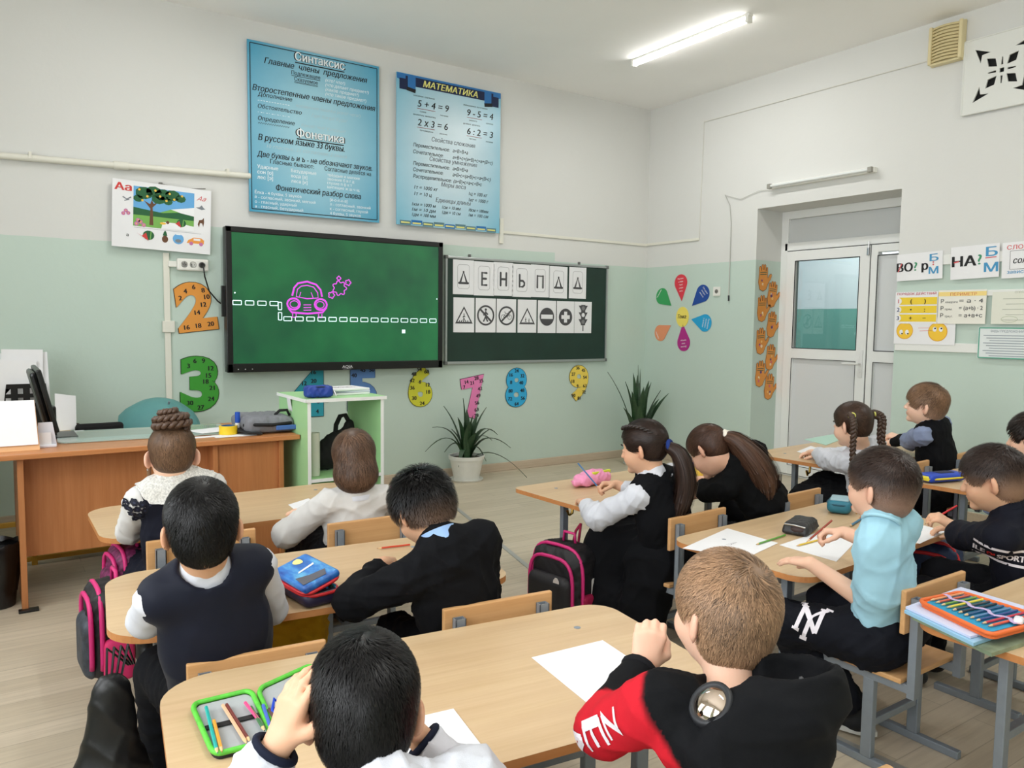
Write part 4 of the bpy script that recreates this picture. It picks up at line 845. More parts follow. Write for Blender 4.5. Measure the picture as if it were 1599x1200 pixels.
desk('school desk with the blue pencil case, middle of the left column', -4.80, -3.52, -6, 1.15, .58, r=RA)
desk('nearest school desk with white sheets and the green pencil case', -4.79, -4.42, -7, 1.18, .62, r=RA)
RB = (.05, .05, .05, .05)
desk('school desk with the pink pouch and a backpack hung beside it', -2.915, -3.02, 3, 1.15, .62, r=RB)
desk('school desk with black and teal pencil cases', -2.93, -4.07, 3, 1.15, .58, r=(.08,)*4)
desk('school desk at the right edge with the orange pencil case', -2.97, -5.04, 0, 1.15, .58, r=(.08,)*4)
desk('farthest school desk by the door with the braided girl', -1.33, -3.18, 4, 1.2, .64, .60, RB)
desk('school desk with the blue and yellow pencil case near the right wall', -1.33, -4.12, 4, 1.2, .62, .60, RB)
chair('chair behind the girl with the hair bun', -5.03, -3.10, -2, 1.03); chair('chair behind the girl with bobbed brown hair', -4.42, -3.13, -2)
chair('chair behind the boy in the navy waistcoat', -5.11, -4.03, -6, .935); chair('chair behind the boy in the dark sweater', -4.47, -4.105, -6, .98)
chair('chair under the black-haired boy in the white shirt nearest the viewer', -5.12, -5.12, -4); chair('chair under the boy in the black and red hoodie', -4.53, -5.16, -4)
chair('chair behind the girl in the black pinafore', -3.26, -3.73, 3); chair('chair behind the girl in the black t-shirt', -2.56, -3.70, 3)
chair('chair under the boy in the light blue t-shirt', -3.29, -4.695, 0); chair('chair behind the boy in the navy sports jacket', -2.60, -4.69, 0)
chair('chair behind the girl with two braids', -1.72, -3.76, 4, 1.11); chair('chair behind the boy in the black knitted waistcoat', -1.07, -3.72, 4, 1.11); chair('chair behind the pupil cut off at the right edge', -1.70, -4.72, 4, 1.11)

# ---------------------------------------------------------------- teacher's desk and what is on it
TZ = .73
t = thing('teacher_desk', 'cherry-wood teacher desk at the left in front of the wall', 'desk', (-5.2, -1.45, 0))
MB().box(-1.25, .96, -.345, .35, TZ-.024, TZ, b=.003).build('desktop', TEACHER_TOP, t)
MB().box(-.325, -.30, -.30, .3, .0, TZ-.025, b=.002).build('side_panel', TEACHER_WOOD, t); MB().box(.86, .885, -.30, .3, .0, TZ-.025, b=.002).build('side_panel', TEACHER_WOOD, t); MB().box(.52, .545, -.30, .3, .0, TZ-.025, b=.002).build('side_panel', TEACHER_WOOD, t)
MB().box(-.30, .53, -.18, -.162, .22, TZ-.025, b=.002).build('front_panel', TEACHER_WOOD, t); MB().box(.545, .86, -.28, -.262, .04, TZ-.025, b=.002).build('drawer_front', TEACHER_WOOD, t)
MB().box(-1.24, -1.215, -.30, .3, 0, TZ-.025, b=.002).build('side_panel', TEACHER_WOOD, t)
MB().box(-.34, -.26, -.33, -.29, 0, .012, b=.003).build('foot_pad', BLACK_PLASTIC, t)
YEL = mat('yellow_painted_steel', (196, 152, 50), .45)
t = thing('stool_frame', 'yellow painted metal frame standing under the teacher desk', 'frame', (-5.25, -.98, 0))
for x in (-.19, .30): MB().box(x-.014, x+.014, -.014, .014, 0, .30, b=.003).build('leg', YEL, t)
for z in (.035, .235): MB().box(-.6, .33, -.012, .012, z-.013, z+.013, b=.003).build('rail', YEL, t)
t = thing('waste_basket', 'black bin with a crumpled black liner at the left edge', 'bin', (-5.62, -1.60, 0)); BAG = mat('black_liner', (12, 12, 13), .35)
MB().lathe([(.075, .0), (.1, .26), (.097, .26), (.07, .01)], 22).build('bin', mat('bin_plastic', (24, 24, 25), .5), t, smooth=50)
q = MB(); n = 30; pr = []
vs = []; fs = []
for j, (r, z) in enumerate(((.078, .06), (.101, .18), (.107, .25), (.113, .285), (.108, .30), (.098, .285))):
    for i in range(n): a = 2*PI*i/n; rr = r+.006*math.sin(5*a+j)+random.uniform(-.003, .003); vs.append((rr*math.cos(a), rr*math.sin(a), z+random.uniform(-.008, .008)))
fs = [(j*n+i, j*n+(i+1) % n, (j+1)*n+(i+1) % n, (j+1)*n+i) for j in range(5) for i in range(n)]; q.add(vs, fs); q.build('liner', BAG, t, smooth=60)
# calendar easel, card holder, monitor, trays
t = thing('desk_calendar', 'bright white desk calendar standing on the teacher desk at the left edge', 'calendar', (-5.56, -1.60, TZ)); CARD = mat('calendar_board', (226, 178, 128), .6)
q = MB(); q.add([(-.13, -.075, 0), (.13, -.075, 0), (.118, .0, .225), (-.118, .0, .225), (-.13, -.072, 0), (.13, -.072, 0), (.118, .003, .225), (-.118, .003, .225)], [(0, 1, 2, 3), (7, 6, 5, 4), (0, 4, 5, 1), (1, 5, 6, 2), (2, 6, 7, 3), (3, 7, 4, 0)]); q.build('front_board', CARD, t)
q = MB(); q.add([(-.13, .075, 0), (.13, .075, 0), (.118, .004, .225), (-.118, .004, .225), (-.13, .072, 0), (.13, .072, 0), (.118, .001, .225), (-.118, .001, .225)], [(3, 2, 1, 0), (4, 5, 6, 7), (0, 1, 5, 4), (1, 2, 6, 5), (2, 3, 7, 6), (3, 0, 4, 7)]); q.build('rear_board', CARD, t)
q = MB(); q.add([(-.124, -.0715, .025), (.124, -.0715, .025), (.116, -.002, .226), (-.116, -.002, .226), (-.124, -.069, .025), (.124, -.069, .025), (.116, .0, .226), (-.116, .0, .226)], [(0, 1, 2, 3), (7, 6, 5, 4), (0, 4, 5, 1), (1, 5, 6, 2), (2, 6, 7, 3), (3, 7, 4, 0)]); o = q.build('page_block', WHITE_PAPER, t); o.location = (0, -.0035, 0)
t = thing('card_holder', 'white plastic card holder beside the desk calendar', 'holder', (-5.40, -1.60, TZ)); HOL = mat('white_satin', (226, 227, 236), .4)
q = MB(); q.poly([(-.045, 0), (.045, 0), (.028, .115), (-.03, .115)], .012, .012); q.build('back', HOL, t, (0, .02, 0), FRONT); MB().box(-.045, .04, -.03, .02, 0, .012, b=.003).build('base', HOL, t); q = MB(); q.poly([(-.03, 0), (.02, 0), (.02, .06), (-.03, .06)], .003, .003); q.build('note', WHITE_PAPER, t, (0, -.012, .01), FRONT)
t = thing('computer_monitor', 'black computer monitor seen from its edge on the teacher desk', 'monitor', (-5.335, -1.35, TZ))
A_ = Matrix.Rotation(math.radians(-13), 4, 'Y')
q = MB(); q.M = A_; q.box(-.012, .012, -.24, .24, .05, .37, b=.008); q.box(-.04, -.01, -.2, .2, .07, .36, b=.016); q.build('panel', BLACK_PLASTIC, t, (0, .1, .0))
MB().box(-.03, .0, .06, .14, 0, .16, b=.008).build('neck', BLACK_PLASTIC, t); MB().box(-.10, .09, -.02, .22, 0, .012, b=.005).build('base', BLACK_PLASTIC, t)
t = thing('side_table', 'pale wooden side table behind the monitor', 'table', (-5.56, -.55, 0)); MB().box(-.5, .34, -.3, .3, .655, .68, b=.003).build('top', wood('pale_laminate', (206, 186, 140), (218, 200, 156), .45, 0), t)
for x in (-.48, .32): MB().box(x-.01, x+.01, -.28, .28, 0, .655).build('side_panel', MATS['pale_laminate'], t)
t = thing('paper_tray', 'black mesh paper organiser holding upright papers behind the monitor', 'tray', (-5.43, -.45, .68))
q = MB()
def lattice(q, w0, w1, h, nx, ny, hx, hz):
    hl = []
    for i in range(nx):
        for j in range(ny):
            cx = (i-(nx-1)/2)*w0/nx*.9; cz = h*(.18+.72*j/max(ny-1, 1)*.85+.05); hl.append([(cx-hx, cz-hz), (cx+hx, cz-hz), (cx+hx, cz+hz), (cx-hx, cz+hz)])
    q.poly([(-w0/2, 0), (w0/2, 0), (w1/2, h), (-w1/2, h)], .006, .006, 0, hl)
lattice(q, .27, .20, .27, 4, 4, .013, .016); q.build('front_grid', BLACK_PLASTIC, t, (0, 0, 0), FRONT); MB().box(-.13, .13, 0, .1, 0, .01).build('base', BLACK_PLASTIC, t); MB().box(-.1, .1, .1, .106, 0, .27).build('rear_wall', BLACK_PLASTIC, t)
for i, (x, y, w_, h_, tl, lab) in enumerate(((-.02, .05, .21, .46, .02, 'tall white paper sheets sticking out of the black tray'), (.01, .07, .24, .44, -.03, 'wide white paper sheet behind the tall ones in the tray'), (-.06, .03, .2, .40, .05, 'slightly crooked sheet at the left of the tray'))):
    q = MB(); q.poly([(-w_/2, 0), (w_/2, 0), (w_/2, h_), (-w_/2, h_)], .002, .002); o = q.build('upright_sheet', WHITE_PAPER, None, (-5.43+x, -.45+y, .692), (PI/2-.05, tl, 0)); tag(o, lab, 'paper', 'papers in the tray')
q = MB(); q.poly([(-.06, 0), (.05, 0), (.06, .2), (-.05, .22)], .004, .004); tag(q.build('leaning_sheet', WHITE_PAPER, None, (-5.24, -.62, .681), (PI/2-.15, 0, .2)), 'printed white sheet leaning beside the monitor', 'paper')
t = thing('tablet', 'black flat tablet with a small stand on the side table', 'tablet', (-5.19, -.55, .681)); MB().box(-.085, .085, -.06, .06, 0, .012, b=.004).build('body', BLACK_PLASTIC, t); MB().box(-.02, .02, -.02, .02, .012, .03, b=.003).build('stand', flat((60, 52, 46)), t)
tag(MB().box(-5.26, -5.16, -.80, -.70, .681, .686).build('note_block', WHITE_PAPER), 'small white note block on the side table', 'paper')
tag(MB().box(-5.53, -5.49, -.78, -.765, .681, .85, b=.003).build('blue_folder', flat((90, 110, 160))), 'small blue folder standing at the left behind the monitor', 'folder')
# glass plate, papers, tape, glue, laptop bag
q = MB(); q.poly(rrect(.82, .42, (.03, .12, .05, .03)), .006, .006); GL = mat('desk_glass', (196, 222, 214), .05, spec=.9, alpha=.55)
tag(q.build('glass_plate', GL, None, (-4.93, -1.36, TZ+.003), (0, 0, -.06)), 'large greenish glass plate lying on the teacher desk', 'glass')
for i, (x, y, w_, h_, a, lab) in enumerate(((-4.95, -1.45, .62, .12, .0, 'white paper strip under the glass plate'), (-4.72, -1.64, .22, .05, .05, 'thin white slip at the front of the glass plate'), (-4.62, -1.47, .2, .16, .3, 'white sheet beside the yellow tape'), (-4.55, -1.66, .21, .1, .0, 'white sheet under the yellow tape'))):
    q = MB(); q.poly([(-w_/2, -h_/2), (w_/2, -h_/2), (w_/2, h_/2), (-w_/2, h_/2)], .0015, .0015); tag(q.build('paper_sheet', WHITE_PAPER, None, (x, y, TZ+(.0005 if i < 2 else .0105)-(.0 if i != 3 else .009)), (0, 0, a)), lab, 'paper')
q = MB(); q.lathe([(.047, 0), (.047, .045)], 26, caps=False); q.lathe([(.036, .045), (.036, 0)], 26, caps=False); q.ring(0, 0, .036, .047, .045, 0, 26)
t = thing('tape_roll', 'yellow roll of tape on the teacher desk', 'tape', (-4.565, -1.60, TZ+.0035)); q.build('tape', mat('yellow_tape', (236, 200, 40), .35), t, smooth=40); q = MB(); q.lathe([(.0355, .002), (.0355, .046)], 24, caps=False); q.lathe([(.033, .046), (.033, .002)], 24, caps=False); q.ring(0, 0, .033, .0355, .046, 0, 24); q.build('core', flat((44, 96, 150)), t)
t = thing('glue_stick', 'white and blue glue stick standing on the teacher desk', 'glue', (-4.505, -1.56, TZ+.001)); MB().lathe([(.0125, 0), (.0125, .055)], 16).build('barrel', WHITE_PLASTIC, t, smooth=40); MB().lathe([(.0135, .055), (.0135, .11), (.012, .113)], 16).build('cap', flat((24, 74, 170)), t, smooth=40)
GB = mat('grey_canvas', (122, 124, 130), .85, var=.12, vs=60, bump=.4, bs=500); BC = mat('black_webbing', (20, 20, 22), .8)
t = thing('laptop_bag', 'grey laptop bag with black trim on the teacher desk', 'bag', (-4.36, -1.52, TZ))
s = SDF().bx((0, 0, .045), (.135, .17, .042), .035).bx((-.01, -.02, .065), (.11, .13, .03), .025, k=.02); soft('body', s, GB, t, .007, fold=(.003, 3, 30.))
MB().tube([(-.135, -.12, .05), (-.08, -.175, .055), (0, -.18, .05), (.1, -.175, .055), (.14, -.1, .05)], .009, 8).build('zip_trim', BC, t, smooth=60); MB().tube([(-.13, .0, .03), (-.15, -.12, .02), (-.12, -.19, .015), (-.06, -.19, .01)], 0, 4, sq=(.016, .003)).build('strap', BC, t); MB().tube([(.04, -.10, .095), (.06, -.12, .12), (.1, -.12, .12), (.12, -.10, .09)], .008, 8).build('handle', BC, t, smooth=60); MB().box(.02, .13, -.19, -.178, .02, .045, b=.004).build('blue_stripe', flat((70, 110, 180)), t)
# umbrella leaning on the wall behind the desk
t = thing('umbrella', 'open teal umbrella lying behind the teacher desk', 'umbrella', (-4.69, -.42, 0)); UM = mat('teal_nylon', (92, 150, 150), .6, var=.05, vs=12)
q = MB(); n = 8; R0 = .27; vs = [(0, 0, .19)]
for j in range(1, 6):
    a = j/5*1.25
    for i in range(n*4):
        sag = 1-.05*abs(math.sin(i*PI/4))*j/5; vs.append((R0*math.sin(a)/math.sin(1.25)*sag*math.cos(2*PI*i/(n*4)), R0*math.sin(a)/math.sin(1.25)*sag*math.sin(2*PI*i/(n*4)), .19*(math.cos(a)-math.cos(1.25))/(1-math.cos(1.25))))
m = n*4; fs = [(0, 1+i, 1+(i+1) % m) for i in range(m)]+[(1+(j-1)*m+i, 1+j*m+i, 1+j*m+(i+1) % m, 1+(j-1)*m+(i+1) % m) for j in range(1, 5) for i in range(m)]
q.add(vs, fs); UE = (math.radians(28), 0, .35); q.build('canopy', UM, t, (0, 0, .63), UE, 50)
q = MB(); q.tube([(0, 0, .21), (0, 0, -.42)], .006, 8); q.build('shaft', METAL_GREY, t, (0, 0, .63), UE); q = MB(); q.tube([(0, 0, -.42), (0, 0, -.50), (.02, 0, -.52)], .012, 8); q.build('handle', BLACK_PLASTIC, t, (0, 0, .63), UE)
t = thing('office_chair', 'low black chair behind the teacher desk', 'chair', (-5.06, -.80, 0)); MB().box(-.2, .16, -.2, .2, .44, .50, b=.03).build('seat', mat('black_fabric', (18, 18, 20), .9), t); MB().box(-.14, .12, .15, .19, .5, .715, b=.02).build('backrest', MATS['black_fabric'], t); MB().lathe([(.025, .05), (.025, .44)], 12).build('post', METAL_GREY, t)
for i in range(5): a = i*2*PI/5; MB().tube([(0, 0, .07), (.24*math.cos(a), .24*math.sin(a), .03)], .02, 6).build('leg', BLACK_PLASTIC, t)
# green shelf
GRN = mat('mint_board', (168, 216, 156), .45); WED = mat('white_edge', (236, 238, 234), .45)
sx0, sx1, sy0, sy1, SZ = -4.235, -3.80, -1.90, -1.42, .93
t = thing('shelf_unit', 'open green shelf unit with white edges beside the teacher desk', 'shelf', ((sx0+sx1)/2, (sy0+sy1)/2, 0)); hx, hy = (sx1-sx0)/2, (sy1-sy0)/2
for s in (-1, 1): x = s*(hx-.009); MB().box(x-.008, x+.008, -hy+.002, hy, 0, SZ-.018).build('side_panel', GRN, t); MB().box(x-.009, x+.009, -hy, -hy+.0025, 0, SZ-.018).build('edge_strip', WED, t)
MB().box(-hx-.01, hx+.012, -hy-.008, hy, SZ-.016, SZ).build('top_panel', GRN, t)
q = MB(); q.box(-hx-.012, hx+.014, -hy-.0105, -hy-.008, SZ-.018, SZ); q.box(-hx-.0125, -hx-.01, -hy-.0105, hy, SZ-.018, SZ); q.build('edge_strip', WED, t)
for z in (.50, .14): MB().box(-hx+.017, hx-.017, -hy+.002, hy-.005, z-.016, z).build('shelf_board', GRN, t); MB().box(-hx+.017, hx-.017, -hy, -hy+.0025, z-.017, z+.001).build('edge_strip', WED, t)
MB().box(-hx+.017, hx-.017, hy-.012, hy-.006, 0, .48).build('back_panel', GRN, t)
q = MB(); q.poly([(-.035, -.16), (.035, -.16), (.04, .0), (-.02, .0)], .002, .002); o = q.build('paper_tag', WHITE_PAPER, None, (sx0-.012, -1.62, SZ-.012), (PI/2, 0, -PI/2)); o.rotation_euler = (PI/2+.2, .1, -PI/2); tag(o, 'white paper strip hanging off the left side of the green shelf', 'paper')
for i, (x, y, a, h_) in enumerate(((-3.97, -1.66, .04, .0), (-3.96, -1.65, -.05, .012), (-3.975, -1.665, .1, .024))):
    tag(MB().box(-.145, .145, -.105, .105, 0, .011, b=.002).build('drawing_album', WHITE_PAPER if i != 1 else flat((205, 208, 222)), None, (x, y, SZ+.001+h_), (0, 0, a)), ('lowest', 'middle', 'topmost')[i]+' white drawing album in the stack on the green shelf', 'album', 'albums on the shelf')
q = MB(); q.lathe([(.001, .0), (.03, .001)], 8); q = MB()
for i in range(7): q.line([(-.05+i*.018, .02*math.sin(i)), (-.03+i*.016, .03*math.cos(i*2)), (-.01+i*.018, -.02)], .005, 0, 0)
q.build('printed_drawing', GREY_INK, bpy.data.objects['drawing_album.002'], (0, 0, .0116))
s = SDF().bx((0, 0, .033), (.075, .045, .032), .02); t = thing('blue_pouch', 'dark blue zipped pouch at the left on top of the green shelf', 'pouch', (-4.15, -1.83, SZ+.001), -.1); soft('body', s, mat('blue_nylon', (30, 62, 150), .5, var=.15, vs=30), t, .006, fold=(.003, 5, 40.)); MB().tube([(-.07, -.03, .055), (0, -.04, .06), (.07, -.03, .055)], .003, 6).build('zip', BLACK_PLASTIC, t); MB().tube([(.075, -.035, .04), (.085, -.045, .01)], .004, 6).build('zip_pull', CHROME, t)
tag(MB().lathe([(.03, 0), (.03, .235), (.024, .235), (.024, .2)], 20).build('paper_roll', mat('cream_paper', (212, 216, 200), .7), None, (-4.165, -1.80, .502), None, 40), 'upright cream paper roll inside the green shelf', 'roll')
t = thing('black_bag', 'black cloth bag with a handle inside the green shelf', 'bag', (-3.99, -1.66, .5015)); BKC = mat('black_cloth', (13, 13, 14), .85, bump=.3, bs=300)
s = SDF().rc((-.08, 0, .07), (.05, 0, .08), .075, .08, .03, sq=((0, 1, 0), .7)).rc((.05, 0, .10), (.085, 0, .25), .085, .03, .03, sq=((0, 1, 0), .6)).rc((-.05, 0, .12), (.0, 0, .17), .06, .05, .03, sq=((0, 1, 0), .6)); s.cut([((0, 0, .002), (0, 0, 1))], (-.3, -.2, -.1), (.3, .2, .01))
soft('body', s, BKC, t, .008, fold=(.004, 8, 26.)); MB().tube([(.0, 0, .19), (.005, 0, .25), (.03, 0, .30), (.06, 0, .305), (.09, 0, .25)], 0, 4, sq=(.012, .006)).build('handle', BKC, t, smooth=40)

# ---------------------------------------------------------------- potted plants
LEAFM = mat('snake_plant_leaf', (44, 74, 44), .42, var=.35, vs=14, stretch=(1, 1, 5)); POT = mat('white_pot', (226, 226, 220), .35, var=.04, vs=20); SOIL = mat('soil', (64, 48, 36), .95)
def leaf(base, tip, ctrl, w0, name='leaf', parent=None, n=9):
    b, t_, c = map(lambda v: Vector(v), (base, tip, ctrl)); q = MB(); vs = []; side = (t_-b).cross(Vector((0, 0, 1)))
    if side.length < .02: side = Vector((random.uniform(-1, 1), random.uniform(-1, 1), 0))
    side = side.normalized()
    if random.random() < .5: side = (side+Vector((random.uniform(-.5, .5), random.uniform(-.5, .5), 0))).normalized()
    for i in range(n+1):
        u = i/n; p = b*(1-u)**2+c*2*u*(1-u)+t_*u*u; d = ((c-b)*(1-u)+(t_-c)*u).normalized(); nn = side.cross(d).normalized(); w_ = w0*1.25*(.55+.45*math.sin(min(u*1.9, 1.)*PI/2))*(1-u**3.2)+.0008
        vs += [p+side*w_+nn*w_*.25, p-nn*.0025, p-side*w_+nn*w_*.25, p+nn*.002]
    fs = []
    for i in range(n):
        for k in range(4): fs.append((i*4+k, i*4+(k+1) % 4, (i+1)*4+(k+1) % 4, (i+1)*4+k))
    q.add(vs, fs+[(3, 2, 1, 0), (n*4, n*4+1, n*4+2, n*4+3)]); return q.build(name, LEAFM, parent, None, None, 60)
def plant(label, loc, specs, r0=.105, r1=.145, h=.215):
    t = thing('potted_plant', label, 'plant', loc); MB().lathe([(r0, 0), (r1, h-.03), (r1+.008, h-.03), (r1+.01, h), (r1-.004, h), (r1-.006, h-.03)], 30).build('pot', POT, t, smooth=30)
    MB().lathe([(.001, h-.028), (r1-.005, h-.026)], 24, caps=False).build('soil', SOIL, t); MB().lathe([(r0+.03, .0), (r0+.04, .016), (r0+.036, .016), (r0+.02, .004)], 28).build('saucer', POT, t, smooth=30)
    for b_, tp, c, w_ in specs: leaf(b_, tp, c, w_, 'leaf', t)
    return t
random.seed(11); SP = []
def lf(ang, out, zt, w_, lift=.25, r=.05, zc=None):
    a = math.radians(ang); b_ = (r*math.cos(a)*random.uniform(.3, 1), r*math.sin(a)*random.uniform(.3, 1), .185); tp = (out*math.cos(a), out*math.sin(a), zt); c = (out*.35*math.cos(a), out*.35*math.sin(a), zc if zc is not None else max(.19+(zt-.19)*.55+lift*.3, .3)); SP.append((b_, tp, c, w_))
for a, o, z, w_ in ((160, .20, .64, .028), (100, .05, .70, .022), (60, .08, .60, .03), (20, .15, .55, .026), (200, .12, .55, .03), (300, .06, .56, .03), (350, .18, .62, .02), (130, .08, .52, .032), (250, .1, .5, .032), (20, .06, .5, .03), (330, .2, .44, .032), (280, .12, .42, .03), (180, .15, .45, .028), (80, .1, .45, .028)): lf(a, o, z, w_, .1)
for a, o, z, w_, zc in ((185, .35, .48, .014, .5), (195, .48, .30, .012, .52), (5, .34, .36, .018, .55), (-15, .40, .26, .016, .48), (170, .2, .25, .024, .42), (-30, .17, .16, .02, .4), (210, .14, .13, .022, .38), (20, .36, .3, .012, .46)): lf(a, o, z, w_, zc=zc)
SP.append(((.05, -.02, .19), (.46, -.25, .015), (.22, -.1, .33), .012))
plant('snake plant in a white pot standing below the pink number', (-2.245, -.20, 0), SP)
SP = []
for a, o, z, w_ in ((170, .36, .90, .022), (150, .14, .80, .03), (100, .08, .88, .03), (60, .1, .86, .03), (20, .2, .80, .03), (350, .34, .68, .034), (200, .16, .72, .032), (250, .1, .76, .034), (290, .12, .80, .036), (320, .2, .72, .034), (0, .26, .62, .034), (180, .2, .56, .034), (230, .14, .6, .034), (270, .08, .66, .036), (45, .12, .92, .008), (75, .04, .96, .007), (30, .3, .78, .006)): lf(a, o, z, w_, .1)
plant('taller snake plant in the far corner behind the pupils', (-.44, -.40, 0), SP, .1, .135, .2)
# ---------------------------------------------------------------- people
SKIN = mat('skin', (225, 178, 150), .5, sss=.12, attr='Col', spec=.35, bump=.06, bs=350)
HAIRM = mat('hair_strands', (60, 40, 30), .4, attr='Col', spec=.28)
def cloth(name, col, rough=.88, var=.06, sheen=.0, bump=.25, bs=600, attr=None): return mat(name, col, rough, var=var, vs=20, bump=bump, bs=bs, sheen=sheen, spec=.18, attr=attr)
W_SHIRT = cloth('white_cotton', (208, 210, 217), .8); NAVY = cloth('navy_wool', (26, 31, 48)); BLACKC = cloth('black_knit', (10, 11, 15)); LINC = lambda c: np.array(lin(c)[:3])
def frame(yaw, pitch=0., roll=0.):
    y, p, r_ = map(math.radians, (yaw, pitch, roll)); f0 = V3(math.sin(y), math.cos(y), 0); r = V3(math.cos(y), -math.sin(y), 0)
    f = f0*math.cos(p)+V3(0, 0, 1)*math.sin(p); u = np.cross(r, f); c, s = math.cos(r_), math.sin(r_); return np.array([r*c-u*s, f, u*c+r*s])
def capcone(S, a, b, ra, rb, k=.008, rd=.005, sq=None):
    """sleeve or trouser leg with a flat open-looking end at b"""
    a = np.asarray(a, float); b = np.asarray(b, float); L_ = np.linalg.norm(b-a); d = (b-a)/L_
    def fn(x, y, z):
        px, py, pz = x-a[0], y-a[1], z-a[2]; t = px*d[0]+py*d[1]+pz*d[2]; rad = np.sqrt(np.maximum(px*px+py*py+pz*pz-t*t, 0)); rr = ra+(rb-ra)*np.clip(t/L_, 0, 1)
        dx = rad-rr+rd; dy = np.abs(t-L_/2)-L_/2+rd
        return np.minimum(np.maximum(dx, dy), 0)+np.sqrt(np.maximum(dx, 0)**2+np.maximum(dy, 0)**2)-rd
    r = max(ra, rb); return S.fn(fn, np.minimum(a, b)-r, np.maximum(a, b)+r, k)
def ik(a, b, l1, l2, pole):
    a, b = np.asarray(a, float), np.asarray(b, float); d = b-a; L_ = np.linalg.norm(d); d = d/max(L_, 1e-6)
    if L_ > (l1+l2)*.995: f = L_/((l1+l2)*.995); l1 *= f; l2 *= f
    x = (l1*l1-l2*l2+L_*L_)/(2*L_); h = math.sqrt(max(l1*l1-x*x, 0)); p = np.asarray(pole, float); p = nrm(p-d*(p@d)); return a+d*x+p*h
class Kid:
    def __init__(s, label, hc, face, neck, pel, tyaw=0., skin=(226, 180, 152), hs=1., sw=.118, hunch=.015, chest=1.):
        s.hc = np.asarray(hc, float); s.HA = frame(*face); s.neck = np.asarray(neck, float); s.pel = np.asarray(pel, float); s.hs = hs; s.skin = skin; s.ch = chest
        s.root = thing('person', label, 'person', (s.pel[0], s.pel[1], 0)); s.off = V3(s.pel[0], s.pel[1], 0)
        s.up = nrm(s.neck-s.pel); fr = frame(tyaw); r = fr[0]-s.up*(fr[0]@s.up); s.right = nrm(r); s.fwd = np.cross(s.up, s.right); s.tyaw = tyaw
        s.mid = (s.neck+s.pel)/2-s.fwd*hunch; s.chest = s.neck-s.up*.075
        s.sh = {'L': s.neck-s.right*sw-s.up*.045, 'R': s.neck+s.right*sw-s.up*.045}; s.el, s.wr, s.hd = {}, {}, {}
        s.legs()
    def loc(s, p): return s.hc+(np.asarray(p, float)*s.hs)@s.HA
    def legs(s, knees=None, ankles=None, toe=None):
        f = V3(s.fwd[0], s.fwd[1], 0); f = nrm(f); s.hip = {'L': s.pel-s.right*.065+V3(0, 0, -.005), 'R': s.pel+s.right*.065+V3(0, 0, -.005)}; s.f2 = f
        s.kn = knees or {k: s.hip[k]+f*.29+(-1 if k == 'L' else 1)*s.right*.02+V3(0, 0, -.01) for k in 'LR'}
        s.an = ankles or {k: V3(s.kn[k][0], s.kn[k][1], .075)+f*.02 for k in 'LR'}; s.toe = f if toe is None else toe
    def arm(s, side, wr, pole, dir=None, dors=None, curl=(.35, .5, .4), spread=.35, thumb=.5, l=(.205, .19)):
        wr = np.asarray(wr, float); s.el[side] = ik(s.sh[side], wr, l[0], l[1], pole); s.wr[side] = wr
        d = nrm(dir) if dir is not None else nrm(wr-s.el[side]); n = np.asarray(dors if dors is not None else (0, 0, 1), float); n = nrm(n-d*(n@d)); s.hd[side] = (d, n, curl, spread, thumb)
        return s
    def _torso(s, S, t, k=.03, lo=.02):
        c = s.ch; S.rc(s.pel-s.up*lo, s.mid, .104*c+t, .1*c+t, k, sq=(s.fwd, .72)); S.rc(s.mid, s.chest, .1*c+t, .098*c+t, k, sq=(s.fwd, .70))
        S.rc(s.sh['L']+s.right*.02, s.sh['R']-s.right*.02, .042+t*.8, .042+t*.8, k)
        S.rc(s.neck-s.up*.03, s.neck+nrm(s.loc((0, -.02, -.06))-s.neck)*.015, .052+t*.7, .044+t*.6, k)
    def _hand(s, S, side):
        w = s.wr[side]; d, n, curl, spread, th = s.hd[side]; t = np.cross(d, n)*(1 if side == 'L' else -1); pts = [w]
        for i, (o, l, q) in enumerate(((.023, .056, 1.), (.0075, .058, 1.08), (-.0075, .055, 1.), (-.021, .049, .8))):
            K = w+d*l+t*o-n*.002*(i in (0, 3)); S.rc(w+d*.004+t*o*.55, K, .0125, .0095, .010)
            ang = 0.; p = K; dd = nrm(d+t*(o/.023)*spread*.25)
            for j, (sl, r0, r1) in enumerate(((.026, .0078, .0070), (.018, .0070, .0064), (.014, .0064, .0054))):
                ang += curl[j]; e = dd*math.cos(ang)-n*math.sin(ang); p2 = p+e*sl*q; S.rc(p, p2, r0, r1, .0035); p = p2; pts.append(p)
        b = w+d*.012+t*.018-n*.004; p1 = b+nrm(d*.55+t*.75-n*(.25+th*.4))*.030; p2 = p1+nrm(d*.9+t*(.45-th*.7)-n*(.15+th*.5))*.024; p3 = p2+nrm(d*.95+t*(.15-th*.9)-n*(.1+th*.5))*.018
        S.rc(b, p1, .0125, .0095, .008); S.rc(p1, p2, .009, .0078, .004); S.rc(p2, p3, .0078, .0062, .004); pts += [p1, p3]
        pts = np.array(pts); return pts.min(0)-.012, pts.max(0)+.012
    def body(s, hf=.0042, hc=.008):
        S = SDF(); s._torso(S, -.012); fine = []; H = s.HA; h = s.hs; L_ = s.loc
        S.rc(s.hip['L'], s.hip['R'], .075, .075, .03)
        for k in 'LR':
            S.rc(s.hip[k], s.kn[k], .062, .046, .02); S.rc(s.kn[k], s.an[k], .043, .028, .012); S.rc(s.an[k]-V3(0, 0, .035), s.an[k]-V3(0, 0, .045)+s.toe*.10, .028, .022, .01)
            if k in s.wr: S.rc(s.sh[k], s.el[k], .038, .032, .02); S.rc(s.el[k], s.wr[k], .0325, .0215, .012); fine.append(s._hand(S, k))
        S.rc(s.neck-s.up*.02, L_((0, -.018, -.055)), .046, .042*h, .02)
